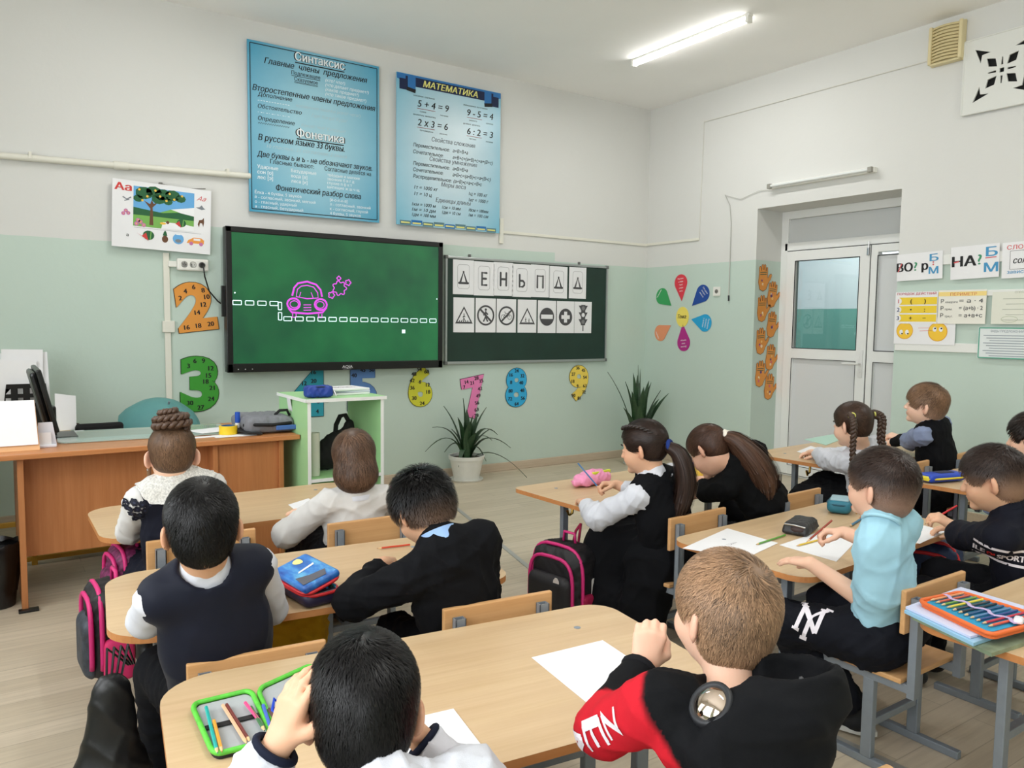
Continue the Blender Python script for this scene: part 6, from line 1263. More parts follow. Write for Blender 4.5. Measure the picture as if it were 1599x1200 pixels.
# --- boy in the hoodie
k = K['hoodie'] = Kid('boy with light brown hair in a black and red hoodie, fist at his mouth', at(1130, 954, Y=-4.985), (8, 2, 6), (-4.655, -5.065, .705), (-4.60, -5.10, .39), 12, (228, 184, 158), .96, .115, .03)
k.sh['L'] = at(1020, 1108, Y=-5.0); k.arm('L', at(1005, 1040, Y=-4.85), (-.8, .6, -1), V3(.30, .10, .75), V3(-.55, -.75, .45), (.7, 1.3, .9), .1, .75, (.2, .19)).arm('R', (-4.53, -4.83, .60), (.8, .5, -1), V3(-.3, .5, .8), V3(.8, .2, .4), (.8, 1.2, .8), .1, .6); k.el['L'] = at(942, 1140, Y=-4.90); k.body(.0036).brows(LBR)
HB = cloth('black_sweatshirt', (20, 21, 25), .85, bump=.15); HR = cloth('red_sweatshirt', (196, 30, 44), .85, bump=.15)
def hood(S):
    c = k.neck-k.fwd*.075+k.up*.008; A_ = np.array([k.right, k.fwd, k.up]); S.el(c+k.right*.075+k.fwd*.02+k.up*.025, (.10, .075, .075), A_, .03); S.el(c, (.125, .055, .085), np.array([k.right, k.fwd, k.up]), .03); S.el(c-k.up*.05-k.fwd*.015, (.105, .045, .075), np.array([k.right, k.fwd, k.up]), .03); S.rc(k.neck-k.right*.10+k.up*.005-k.fwd*.02, k.neck+k.right*.03-k.fwd*.10+k.up*.035, .035, .03, .03); S.rc(k.neck+k.right*.11+k.up*.015-k.fwd*.01, k.neck+k.right*.05-k.fwd*.10+k.up*.035, .035, .03, .03); S.rc(k.neck-k.right*.10+k.up*.0, k.neck-k.right*.075+k.fwd*.05-k.up*.01, .034, .026, .025); S.rc(k.neck+k.right*.11, k.neck+k.right*.08+k.fwd*.05, .034, .026, .025)
    S.el(k.neck+k.right*.012+k.up*.085-k.fwd*.0, (.055, .054, .05), np.array([k.right, k.fwd, k.up]), .012, 's'); S.el(c+k.right*.09+k.fwd*.022+k.up*.085, (.075, .048, .07), np.array([k.right, k.fwd, k.up]), .010, 's')
def redarm(P):
    P = np.asarray(P)
    a, e = k.sh['L'], k.el['L']; d = nrm(e-a); t = (P-a)@d; lat = (P-k.neck)@k.right; L_ = np.linalg.norm(e-a); fore = (P-e)@nrm(k.wr['L']-e); w_ = np.clip((-.062-.25*np.maximum(-(P-k.neck)@k.up-.05, 0)-lat)/.005, 0, 1)*np.clip((.045-fore)/.005, 0, 1)*np.clip((t+.03)/.01, 0, 1); return np.array(LINC((12, 13, 16)))[None]*(1-w_[:, None])+np.array(LINC((196, 30, 44)))[None]*w_[:, None]
g = k.wear('hoodie', cloth('hoodie_fleece', (20, 21, 25), .85, bump=.15, attr='Col'), .020, .96, (.0035, 61, 22., 6), lo=.06, h=.0062, extra=hood, puff=.004, mi=redarm, st=.009)
for sd in 'LR': c = k.el[sd]+(k.wr[sd]-k.el[sd])*.9; k.ringband(c, .028, HB, 'cuff', nrm(k.wr[sd]-k.el[sd]), .010)
k.ringband(k.neck+k.up*.03, .047, cloth('grey_collar', (196, 196, 202)), 'tee_collar', k.up+.2*k.fwd, .006)
c = at(1113, 1104, Y=-5.15); nv = nrm(CAM-c); ru = nrm(np.cross(V3(0, 0, 1), nv)); rv = np.cross(nv, ru); T = BVHTree.FromPolygons([x.co for x in g.data.vertices], [tuple(p.vertices) for p in g.data.polygons]); h = T.ray_cast(Vector(CAM-k.off), Vector(-nv), 3); cc = np.array(h[0])+k.off; hn = nrm(np.array(h[1])*(1 if np.array(h[1])@nv > 0 else -1)+nv*1.2); cc = cc+hn*.007; ru = nrm(np.cross(V3(0, 0, 1), hn)); rv = np.cross(hn, ru)
def rimdisc(prof, n=32):
    q = MB(); vs = [tuple(cc-k.off+(ru*math.cos(2*PI*j/n)*.92+rv*math.sin(2*PI*j/n))*r+hn*z) for r, z in prof for j in range(n)]; fs = [(i*n+j, i*n+(j+1) % n, (i+1)*n+(j+1) % n, (i+1)*n+j) for i in range(len(prof)-1) for j in range(n)]; q.add(vs, [f[::-1] for f in fs]); return q
rimdisc([(.0375, -.006), (.0365, .003), (.033, .006), (.0285, .005), (.027, .003)]).build('lens_rim', mat('dark_rubber', (26, 28, 32), .5), g, smooth=60); rimdisc([(.0275, .003), (.023, .007), (.015, .0105), (.008, .012), (.0003, .0125)]).build('mirror_lens', mat('mirror_lens', (214, 196, 180), .04, 1.), g, smooth=180)
q = MB(); q.tube([tuple(p-k.off) for p in (k.neck+k.right*.015-k.fwd*.103+k.up*.036, k.neck+k.right*.06-k.fwd*.10+k.up*.055, k.neck+k.right*.115-k.fwd*.04+k.up*.045)], .004, 6); q.build('hood_zip', mat('grey_zip', (120, 122, 126), .5), g, smooth=180)
am = (k.sh['L']+k.el['L'])/2; ad = nrm(k.el['L']-k.sh['L'])
def letters(q): q.text('Е', 0, .0, .045, .04, 'c', 0, 0, .05); q.text('А', .002, -.052, .045, .045, 'c', 0, 0, .05); q.text('Z', -.004, .052, .034, .04, 'c', 0, 0, .05)
camn = nrm(CAM-am); decal(g, 'sleeve_lettering', [cloth('white_felt', (232, 226, 232))], am+ad*.06, nrm(np.cross(ad, camn))*-1 if np.cross(ad, camn)@RT < 0 else nrm(np.cross(ad, camn)), -ad, letters, .002)
k.pants(DARKP); k.shoes(SHOE)
k.hair((150, 118, 90), .012, 'short', 15000, .032, (.03, -.55, .80), .9, .005, .0010, 62, nape=-.066, fringe=.05, var=.38)
# --- girl in the pinafore
k = K['pinafore'] = Kid('girl with a dark ponytail in a black pinafore and white blouse, holding a pencil', at(1005, 697, Y=-3.56), (-24, -12, 0), at(1020, 744, Y=-3.60), (-3.30, -3.60, .39), -4, (218, 170, 138), 1.03, .115)
k.arm('L', at(912, 786, Y=-3.27), (-1, -.3, -.9), V3(.5, .8, 0)).arm('R', at(962, 757, Y=-3.30), (.8, .1, -1), V3(-.75, .6, .05), V3(.3, .2, .9), (.9, .9, .5), .15, .8); k.legs(ankles={'L': V3(-3.45, -3.42, .075), 'R': V3(-3.28, -3.38, .075)}); k.body().brows(DBR)
k.wear('blouse', W_SHIRT, .010, .93, (.005, 71, 28., 6), lo=.0, puff=.014); k.collar(W_SHIRT, .047, .026, .014); k.vest('pinafore_top', cloth('black_pinafore', (10, 11, 15)), .017, neck=.058)
S = SDF(); S.rc(k.pel+k.up*.08, k.pel, .11, .135, .03, sq=(k.fwd, .85)); S.rc(k.pel, k.pel+V3(-.07, .28, -.01), .14, .10, .05); S.rc(k.pel+V3(.06, 0, 0), k.pel+V3(.04, .27, -.01), .12, .10, .05); S.rc(k.pel+V3(-.10, .27, -.02), k.pel+V3(-.13, .20, -.28), .085, .11, .06); S.rc(k.pel+V3(-.08, .0, -.04), k.pel+V3(-.11, .04, -.27), .10, .11, .06); S.rc(k.pel+V3(.04, .26, 0), k.pel+V3(.02, .28, -.22), .085, .10, .06)
V, Q = S.mesh(.0095); V = folds(relax(V, Q, 1), vnormals(V, Q), .010, 73, 11., 5, (1, .3, 0)); np_mesh('skirt', V, Q, MATS['black_pinafore'], k.root, k.off); k.shoes(SHOE)
q = MB(); bw = k.neck+k.fwd*.055+k.up*.004; q.M = Matrix.Translation(Vector(bw-k.off)); q.box(-.008, .008, -.006, .006, -.007, .007, b=.003)
for sx in (-1, 1): q.add([(sx*.006, 0, .004), (sx*.04, .004, .02), (sx*.04, .004, -.02), (sx*.006, 0, -.004), (sx*.02, -.01, .0)], [(0, 1, 4), (1, 2, 4), (2, 3, 4), (3, 0, 4), (3, 2, 1, 0)])
q.build('bow', MATS['black_pinafore'], k.root)
k.hair((44, 31, 25), .009, 'pulled', 5200, .05, (0, -.95, .0), 0., .003, .0013, 72, nape=-.05, fringe=.05, var=.4, dirf=lambda P, c: c-P)
pt = k.loc((0, -.097, -.012)); k.tail([pt, pt+V3(.02, -.05, -.03), pt+V3(.04, -.07, -.13), pt+V3(.03, -.055, -.24), pt+V3(.02, -.04, -.31)], [.020, .030, .038, .032, .012], (46, 32, 26), 1100, .002); k.ringband(pt-k.HA[1]*.012, .02, cloth('blue_scrunchie', (36, 56, 120)), 'hair_tie', k.HA[1], .009)
for sx in (-1, 1): k.braid([k.loc((sx*.045, .055, .082)), k.loc((sx*.06, .01, .085)), k.loc((sx*.06, -.045, .065)), k.loc((sx*.03, -.085, .02)), pt], .0075, (38, 27, 22), 5, 'side_braid', .006)
hw = k.wr['R']+k.hd['R'][0]*.07; hold_pencil('blue pencil in the hand of the girl in the pinafore', hw+V3(.01, .015, -.03), V3(-.10, .10, .16), (74, 120, 170))
# --- girl in the black t-shirt
k = K['tee'] = Kid('girl with a long brown ponytail in a black t-shirt, head bent low', at(1106, 703, Y=-3.5), (-8, -42, 6), at(1150, 722, Y=-3.60), (-2.62, -3.60, .39), 0, (224, 178, 152), 1.05, .12, .05)
k.arm('L', at(1040, 757, Y=-3.15), (-.6, -.2, -1), V3(.6, .7, 0)).arm('R', (-2.62, -3.20, .565), (.9, -.3, -.8), V3(-.5, .8, 0)); k.el['L'] = at(1078, 770, Y=-3.36); k.body().brows(MBR)
k.wear('t_shirt', cloth('black_tee', (10, 11, 13)), .014, .30, (.0045, 81, 22., 6), lo=.08); k.pants(DARKP); k.shoes(SHOE)
k.hair((78, 54, 42), .009, 'pulled', 4800, .05, (.02, -.90, .15), 0., .003, .0013, 82, nape=-.05, fringe=.05, var=.4, dirf=lambda P, c: c-P)
pt = k.loc((.01, -.095, .0)); k.tail([pt, pt+V3(.025, -.04, -.015), pt+V3(.08, -.085, -.09), pt+V3(.13, -.11, -.18), pt+V3(.16, -.11, -.27)], [.022, .038, .058, .062, .035], (80, 56, 43), 1700, .0024)
pt = pt-k.HA[1]*.016; S = SDF(); S.rc(pt+k.HA[0]*-.012, pt+k.HA[0]*.02+k.HA[2]*.012, .011, .012, .01); S.rc(pt+k.HA[2]*.02, pt-k.HA[2]*.012-k.HA[0]*.01, .010, .009, .01); soft('hair_clip', S, mat('cream_satin', (230, 222, 208), .4), k.root, .005, k.off)
# --- boy in the light blue t-shirt
k = K['blue'] = Kid('boy in a light blue t-shirt and navy track trousers sitting upright', at(1376, 757, Y=-4.60), (2, 2, 0), at(1376, 822, Y=-4.63), (-3.36, -4.57, .415), 0, (224, 180, 154), 1.02, .112, .01, .88)
k.arm('L', at(1265, 880, Y=-4.42), (.1, -.5, -1), V3(-.05, .95, -.05), None, (.2, .25, .2), .4).arm('R', at(1318, 832, Y=-4.35), (.8, -.2, -1), V3(-.5, .8, .0), V3(.2, .1, .95), (.8, .9, .5), .15, .8); k.sh['L'] = at(1374, 856, Y=-4.60); k.el['L'] = at(1350, 938, Y=-4.55)
k.legs({'L': V3(-3.50, -4.31, .385), 'R': V3(-3.24, -4.30, .385)}, {'L': at(1345, 1112, Z=.085)+V3(-.0, .02, 0), 'R': V3(-3.18, -4.30, .085)}, nrm(V3(-.25, .9, 0))); k.body(.0038).brows(DBR)
k.wear('t_shirt', cloth('light_blue_jersey', (160, 204, 220), .85, bump=.12), .013, .40, (.006, 91, 16., 7), lo=.05, h=.0066, st=.006); k.ringband(k.neck+k.up*.016, .049, MATS['light_blue_jersey'], 'neckband', nrm(k.loc((0, -.018, -.05))-k.neck), .006)
g = k.pants(cloth('navy_jersey', (15, 17, 25), .8), .016, fold=(.006, 94, 22., 7), end=.05)
def ny(q0):
    q = MB()
    q.line([(-.022, -.03), (-.022, .024)], .009, 0, 0); q.line([(-.022, .024), (.02, -.026)], .010, .0004, 0); q.line([(.02, -.026), (.02, .03)], .009, 0, 0); q.line([(-.026, .034), (0, .004), (.028, .036)], .008, .0008, 0); q.line([(0, .006), (0, -.04)], .009, .0008, 0)
    for x, y in ((-.022, -.033), (-.022, .027), (.02, .032), (0, -.042), (-.028, .036), (.03, .038)): q.quad(x-.008, x+.008, y-.003, y+.003, .001, 0)
    q0.v = [(a*1.35, b*1.35, c) for a, b, c in q.v]; q0.f = q.f; q0.m = q.m
tm = k.hip['L']+(k.kn['L']-k.hip['L'])*.66; tl = nrm(k.kn['L']-k.hip['L']); nn_ = nrm(nrm(CAM-tm)+V3(0, 0, .35)); nu = nrm(np.cross(V3(0, 0, 1), nn_)); nv2 = np.cross(nn_, nu); nu, nv2 = nu*.94-nv2*.34, nv2*.94+nu*.34; decal(g, 'leg_emblem', [cloth('white_felt', (232, 226, 232))], tm, nu, nv2, lambda q: ny(q), .002)
k.shoes(mat('black_canvas', (20, 21, 26), .6), SOLE); 
for kk in 'L':
    for i in range(3): a = k.an[kk]; f = k.toe; r = V3(f[1], -f[0], 0); q = MB(); q.tube([tuple(a+f*(.028+.02*i)+r*x-V3(0, 0, .035+abs(x)*.25-.013+.007*i)-k.off) for x in (-.033, -.018, 0, .018, .033)], .0035, 6); q.build('shoe_stripe', SOLE, k.root, smooth=180)
k.hair((52, 38, 32), .012, 'short', 9000, .026, (.01, -.6, .80), .8, .005, .0011, 92, nape=-.06, fringe=.052, var=.35, fade=(-.05, .035, .55))
hw = k.wr['R']+k.hd['R'][0]*.07; hold_pencil('dark red pencil in the hand of the boy in the light blue t-shirt', hw+V3(-.085, .0, -.03), V3(.10, .0, .04), (150, 66, 52))
# --- boy in the navy jacket
k = K['jacket'] = Kid('boy in a navy sports jacket with white stripes writing with a red pencil', at(1550, 746, Y=-4.60), (-12, -14, 0), at(1582, 802, Y=-4.66), (-2.66, -4.66, .39), -6, (218, 172, 140), 1.06, .122, .02)
k.arm('L', at(1487, 822, Y=-4.42), (-.6, -.5, -1), V3(-.35, .6, .45), V3(-.3, .2, .9), (.8, .9, .5), .15, .8, (.2, .17)).arm('R', (-2.54, -4.40, .57), (.9, -.3, -.8), V3(-.4, .9, 0)); k.el['L'] = at(1504, 838, Y=-4.47); k.body(.004).brows(DBR)
JK = cloth('navy_jacket', (16, 18, 30), .75, bump=.15); g = k.wear('jacket', JK, .018, .92, (.003, 101, 16., 7), lo=.05, h=.007, puff=.004); k.collar(JK, .055, .042, .006)
camn = nrm(V3(CAM[0]-k.mid[0], CAM[1]-k.mid[1], 0)); ru = nrm(np.cross(V3(0, 0, 1), camn))
def stripes(q): q.quad(-.07, .09, .022, .031, 0, 0); q.quad(-.07, .09, -.031, -.022, 0, 0); q.text('ILE', -.068, -.011, .021, .036, 'l', 0, 0, .03); q.text('DI', -.024, -.011, .021, .022, 'l', 1, 0, .03); q.text('SPORT', .006, -.011, .021, .078, 'l', 0, 0, .03)
decal(g, 'jacket_print', [cloth('white_felt', (232, 226, 232)), cloth('red_felt', (214, 50, 44))], at(1552, 878, Y=-4.70), ru+V3(0, 0, -.10), V3(0, 0, 1), stripes, .002)
k.pants(DARKP); k.shoes(SHOE); k.hair((50, 38, 33), .011, 'short', 8000, .024, (.01, -.6, .80), .8, .005, .0011, 102, nape=-.06, fringe=.052, var=.35, fade=(-.05, .03, .6))
hw = k.wr['L']+k.hd['L'][0]*.06; hold_pencil('red pencil in the raised hand of the boy in the navy jacket', hw+V3(-.03, .03, -.035), V3(.09, -.04, .05), (196, 40, 44))
# --- girl with braids
k = K['braids'] = Kid('girl with two long braids in a white blouse at the farthest desk', at(1331, 662, Y=-3.62), (6, -10, 0), at(1345, 697, Y=-3.62), (-1.86, -3.60, .43), 0, (236, 194, 168), 1.06, .118)
k.arm('L', at(1275, 707, Y=-3.28), (-1, -.3, -.5), V3(.5, .8, 0)).arm('R', (-1.78, -3.26, .635), (.8, -.3, -.8), V3(-.3, .9, 0)); k.body().brows(DBR)
k.wear('blouse', W_SHIRT, .014, .93, (.005, 111, 24., 6), lo=.08, puff=.012); k.collar(W_SHIRT, .047, .018, .018); k.skirt(BLACKC, .1); k.shoes(SHOE)
k.hair((66, 48, 38), .008, 'pulled', 4800, .05, (0, -.7, .6), 0., .002, .0013, 112, nape=-.05, fringe=.05, var=.35, dirf=lambda P, c: np.stack([np.sign(P[:, 0])*.085, np.full(len(P), -.035), np.full(len(P), .045)], 1)-P)
for sx, nm in ((-1, 'L'), (1, 'R')):
    a = k.loc((sx*.072, -.055, .04)); pth = [a, a+k.right*sx*.03-k.f2*.035+V3(0, 0, -.03), a+k.right*sx*(.045 if sx < 0 else .02)-k.f2*.045+V3(0, 0, -.14), a+k.right*sx*(.05 if sx < 0 else .09)-k.f2*.05+V3(0, 0, -.25)]; k.braid(pth, .0135, (70, 50, 38), 6, 'braid', .010); e = pth[-1]
    k.tail([e, e+V3(-.005, -.01, -.06), e+V3(-.01, -.01, -.17)], [.011, .016, .006], (78, 56, 42), 220, .0018, 'braid_end'); TIE = mat('yellow_elastic', (226, 222, 120), .5); k.ringband(a+k.right*sx*.008-k.f2*.01, .014, TIE, 'hair_tie', k.right*sx-k.f2, .005); k.ringband(e, .012, TIE, 'hair_tie', V3(0, 0, 1), .005)
# --- boy in the knitted waistcoat
k = K['knit'] = Kid('light-haired boy in a black knitted waistcoat over a grey-blue shirt, looking left', at(1446, 631, Y=-3.60), (-16, 4, 0), at(1456, 660, Y=-3.63), (-1.22, -3.62, .43), -4, (240, 200, 176), 1.08, .122)
k.arm('L', at(1404, 684, Y=-3.30), (-.3, -.4, -1), V3(-.1, .9, .2), V3(-.3, .1, .9), (.7, .8, .5), .15, .7).arm('R', (-1.08, -3.26, .635), (.9, -.3, -.8), V3(-.4, .9, 0)); k.body(.0045).brows(LBR); GB2 = cloth('grey_blue_shirt', (134, 146, 176), .8)
k.wear('shirt', GB2, .010, .62, (.005, 121, 24., 6), lo=.0, puff=.012); k.wear('cuffs', BLACKC, .004, .93, None, torso=False); k.collar(GB2, .050, .032, .012); k.vest('knitted_waistcoat', BLACKC, .018, (.003, 122, 30., 6), .10, neck=.058); k.pants(DARKP); k.shoes(SHOE)
k.hair((128, 98, 74), .012, 'short', 7000, .034, (.01, -.6, .80), .7, .006, .0013, 122, nape=-.05, fringe=.046, var=.35, fade=(-.07, .0, .4))
hw = k.wr['L']+k.hd['L'][0]*.06; hold_pencil('dark pencil in the hand of the boy in the knitted waistcoat', hw+V3(-.03, .05, -.02), V3(.10, -.05, .0), (40, 42, 44))
# --- pupil cut off at the right edge
k = K['edge'] = Kid('dark-haired pupil cut off at the right edge of the picture', at(1612, 682, Y=-4.30), (-5, -8, 0), at(1622, 722, Y=-4.36), (-1.66, -4.56, .43), 0, (230, 186, 158), 1.06, .12)
k.arm('L', (-1.78, -4.18, .635), (-1, -.3, -.6), V3(.5, .8, 0)).arm('R', (-1.58, -4.16, .635), (.8, -.3, -.8), V3(-.3, .9, 0)); k.body(.005).brows(BLK)
k.wear('shirt', GB2, .012, .95, lo=.06); k.pants(DARKP); k.shoes(SHOE); k.hair(DBR, .011, 'short', 3500, .028, (.01, -.6, .80), .7, .005, .0013, 132, nape=-.055, fringe=.05)
# ---------------------------------------------------------------- things on the desks
def quadpts(px, Z): return [at(x, y, Z=Z) for x, y in px]
def bil(q, u, v): return q[0]*(1-u)*(1-v)+q[1]*u*(1-v)+q[2]*u*v+q[3]*(1-u)*v
def paper(label, px, Z=DZ, m=None, t=.0008, name='paper_sheet', cat='paper', dz=.0006):
    q = quadpts(px, Z); c = sum(q)/4; p2 = [(p[0]-c[0], p[1]-c[1]) for p in q]
    ar = sum(p2[i][0]*p2[(i+1) % 4][1]-p2[(i+1) % 4][0]*p2[i][1] for i in range(4)); p2 = p2 if ar > 0 else p2[::-1]
    b = MB(); b.poly(p2, t, t); return tag(b.build(name, m or WHITE_PAPER, None, (c[0], c[1], Z+dz)), label, cat)
paper('blank white sheet on the nearest desk beside the hoodie boy', [(830, 1028), (941, 1001), (1045, 1070), (930, 1110)])
paper('blank white sheet under the arms of the boy nearest the viewer', [(708, 1108), (790, 1215), (650, 1240), (580, 1138)])
SK = paper('white sheet with a small pencil sketch at the left end of the desk', [(1066, 857), (1136, 826), (1215, 849), (1164, 873)])
paper('white sheet under the right hand of the boy in the light blue t-shirt', [(1217, 852), (1287, 829), (1335, 848), (1306, 878)])
paper('white sheet in front of the boy in the navy jacket', [(1395, 838), (1423, 816), (1477, 831), (1436, 850)])
paper('small white sheet at the hand of the braided girl', [(1244, 706), (1266, 697), (1292, 705), (1272, 713)], .60)
paper('white sheet under the arm of the girl with bobbed hair', [(450, 789), (482, 779), (505, 797), (472, 806)])
paper('white sheet in front of the girl in the black t-shirt', [(1058, 744), (1078, 736), (1100, 746), (1075, 753)])
paper('pale green folder lying on the farthest desk', [(1256, 687), (1300, 679), (1322, 684), (1290, 696)], .60, mat('mint_folder', (176, 214, 196), .4), .002, 'folder', 'folder')
paper('white sheet on the farthest desk before the boy in the knitted waistcoat', [(1372, 690), (1392, 684), (1412, 690), (1392, 697)], .60)
b = MB()
for i in range(4): b.line([(-.03+.012*i, .01), (-.02+.014*i, -.006+.004*i), (-.005+.01*i, .004)], .0015, .0012)
b.build('sketch', GREY_INK, SK)
def pen_px(label, a, b_, col, Z=DZ, group='pencils on the desks', r=.0036):
    p, q = at(*a, Z=Z+.0055), at(*b_, Z=Z+.0055); return pencil(label, p, q-p, col, float(np.linalg.norm(q-p)), group, r)
pen_px('red pencil on the desk in front of the boy in the dark sweater', (588, 857), (640, 851), (200, 70, 44))
pen_px('green pencil lying by the black pencil pouch', (1180, 851), (1226, 836), (92, 158, 60)); pen_px('yellow pencil on the sheet of the boy in the light blue t-shirt', (1243, 853), (1288, 841), (226, 190, 50))
pen_px('blue felt pen beside the teal pencil case', (1327, 822), (1352, 806), (40, 116, 156), r=.0045); pen_px('orange pencil crossing the blue felt pen', (1340, 812), (1356, 797), (206, 110, 50))
def soft_thing(name, label, cat, loc, rz, build_): t = thing(name, label, cat, tuple(loc), rz); build_(t); return t
def zip_loop(t, hx, hy, z, m, r=.004, n=28, e=.5, name='zip'):
    MB().tube([(hx*(abs(math.cos(a))**e)*math.copysign(1, math.cos(a)), hy*(abs(math.sin(a))**e)*math.copysign(1, math.sin(a)), z) for a in [2*PI*i/n for i in range(n)]], r, 6, closed=True).build(name, m, t, smooth=180)
# clamshell case with a night-sky lid
def night_mat():
    m, nt, b, N, L = _nt('night_sky_print'); n = _noise(nt, 22, 5, (1, .35, 1)); r = N.new('ShaderNodeValToRGB'); e = r.color_ramp.elements
    e[0].position = .32; e[0].color = lin((28, 58, 140)); e[1].position = .7; e[1].color = lin((120, 200, 226)); x = e.new(.5); x.color = lin((44, 118, 196)); L.new(n.outputs['Fac'], r.inputs[0]); L.new(r.outputs[0], b.inputs['Base Color']); b.inputs['Roughness'].default_value = .4; return m
REDZ = mat('red_trim', (206, 38, 44), .5)
c = at(481, 932, Z=DZ)
def f(t):
    soft('base', SDF().bx((0, 0, .02), (.058, .105, .02), .018), mat('navy_case', (36, 30, 58), .5), t, .005); zip_loop(t, .058, .105, .036, REDZ, .005, name='red_rim'); MB().poly(rrect(.105, .195, .03), .0385, .002).build('lining', flat((180, 186, 190)), t)
    A_ = Matrix.Rotation(math.radians(-17), 4, 'Y'); h = Matrix.Translation((-.058, 0, .042)) @ A_ @ Matrix.Translation((.058, 0, 0))
    V, Q = SDF().bx((0, 0, .012), (.059, .106, .013), .012).mesh(.005); V = np.array([h @ Vector(p) for p in relax(V, Q, 1)]); ld = np_mesh('lid', V, Q, night_mat(), t)
    q = MB(); q.M = h; q.poly([(.02*math.cos(a)-.008*max(math.cos(a), 0)*1.6+.015, .02*math.sin(a)+.065) for a in [2*PI*i/20 for i in range(20)]], .0262, .0006, 0); q.poly([(-.05, -.09), (.02, -.095), (.035, -.06), (-.01, -.05), (-.045, -.03)], .0262, .0006, 1); q.poly([(-.025, -.01), (.03, .0), (.035, .012), (-.02, .0)], .0262, .0006, 2); q.build('lid_print', [flat((240, 226, 140)), flat((92, 92, 100)), flat((222, 226, 230))], ld)
    q = MB(); q.M = h; q.tube([(.059*(abs(math.cos(a))**.4)*math.copysign(1, math.cos(a)), .106*(abs(math.sin(a))**.4)*math.copysign(1, math.sin(a)), .0) for a in [2*PI*i/28 for i in range(28)]], .005, 6, closed=True); q.build('lid_rim', REDZ, ld, smooth=180)
    MB().tube([(.03, -.105, .03), (.03, -.118, .02), (.032, -.122, .002)], .0035, 6).build('zip_pull', CHROME, t)
    for i, (x, col) in enumerate(((.02, (40, 120, 170)), (.035, (30, 80, 60)), (.045, (50, 150, 180)))): MB().tube([(x, -.08, .043), (x-.005, .08, .043)], .004, 6).build('pen', flat(col), t)
soft_thing('pencil_case', 'half-open blue night-sky pencil case with red zip on the middle left desk', 'pencil case', (c[0], c[1], DZ+.001), .12, f)
# open green fold-out case on the nearest desk
GRZ = mat('green_trim', (92, 196, 62), .5, var=.2, vs=60); GLIN = mat('grey_lining', (168, 172, 174), .7, var=.06, vs=25); BKN = mat('black_nylon', (20, 22, 24), .6)
c0 = at(395, 1120, Z=DZ); t = thing('pencil_case', 'open green-rimmed pencil case full of pencils on the nearest desk', 'pencil case', (c0[0], c0[1], DZ+.001))
def tray(qp, nm, h=.012):
    R_ = [bil(qp, .5+x, .5+y)-c0 for x, y in rrect(1, 1, .13, n=5)]; b = MB(); b.poly([(p[0], p[1]) for p in R_], h*.7, h*.7); o = b.build(nm, BKN, t)
    R2 = [bil(qp, .5+x*.93, .5+y*.93)-c0 for x, y in rrect(1, 1, .13, n=5)]; b = MB(); b.poly([(p[0], p[1]) for p in R2], h*.7+.001, .001); b.build('lining', GLIN, o); b = MB(); b.tube([(p[0], p[1], h) for p in R_], .0055, 8, closed=True); b.build('green_rim', GRZ, o, smooth=180)
    b = MB(); e = [bil(qp, u, .52)-c0 for u in (.05, .3, .6, .95)]; b.tube([(p[0], p[1], h*.7+.004) for p in e], 0, 4, sq=(.008, .0008)); b.build('elastic_band', BKN, o)
q1 = quadpts([(299, 1110), (392, 1087), (428, 1166), (334, 1190)], DZ); q2 = quadpts([(402, 1086), (488, 1046), (520, 1128), (436, 1163)], DZ); tray(q1, 'left_leaf'); tray(q2, 'right_leaf')
GP = [((340, 1178), (322, 1105), (40, 168, 160), 'turquoise'), ((347, 1176), (334, 1126), (226, 160, 60), 'orange'), ((386, 1163), (348, 1102), (222, 176, 140), 'beige'), ((391, 1160), (354, 1101), (112, 50, 46), 'dark brown'), ((408, 1130), (383, 1098), (226, 74, 130), 'pink'), ((414, 1143), (392, 1105), (60, 110, 64), 'dark green'), ((424, 1142), (411, 1102), (70, 100, 190), 'blue'), ((438, 1140), (420, 1108), (90, 60, 52), 'brown')]
for a, b_, col, nm in GP: pen_px('%s pencil in the open green pencil case' % nm, a, b_, col, DZ+.0135, 'pencils in the green case')
b = MB(); p = at(436, 1096, Z=DZ+.02); b.tube([tuple(at(425, 1112, Z=DZ+.02)), tuple(at(428, 1092, Z=DZ+.022)), tuple(at(440, 1104, Z=DZ+.022)), tuple(at(436, 1118, Z=DZ+.02))], .0035, 8, closed=True); tag(b.build('blue_clip', flat((30, 70, 190)), smooth=180), 'blue plastic loop clip in the open green pencil case', 'clip')
# pink pouch, yellow pouch, sequin case on the second-column desk
c = at(925, 757, Z=DZ); PKM = cloth('pink_satin', (232, 150, 186), .5)
def f(t):
    s = SDF().bx((0, 0, .03), (.11, .05, .03), .026); s.el((-.115, .0, .024), (.035, .026, .02), None, .012).el((.02, .01, .056), (.07, .036, .016), None, .02); soft('body', s, PKM, t, .005, fold=(.005, 5, 22.)); MB().box(-.03, .11, -.03, -.014, .05, .066, b=.003).build('yellow_marker', flat((206, 214, 60)), t)
    for sx in (-1, 1): MB().poly([(-.085, 0), (-.13, sx*.02+.012), (-.12, sx*.03)][::sx], .03, .006).build('bow_loop', PKM, t)
soft_thing('fabric_pouch', 'pink satin pencil pouch with a yellow marker before the girl in the pinafore', 'pouch', (c[0], c[1], DZ+.002), .2, f)
c = at(1080, 735, Z=DZ)
soft_thing('pencil_case', 'purple and blue patterned pencil case beside the yellow pouch', 'pencil case', (c[0], c[1], DZ+.002), .3, lambda t: (soft('body', SDF().bx((0, 0, .035), (.10, .035, .033), .02), mat('sequin_purple', (66, 62, 128), .35, var=.6, vs=60), t, .006), zip_loop(t, .098, .034, .058, flat((30, 60, 150)), .004)))
c = at(1097, 745, Z=DZ)
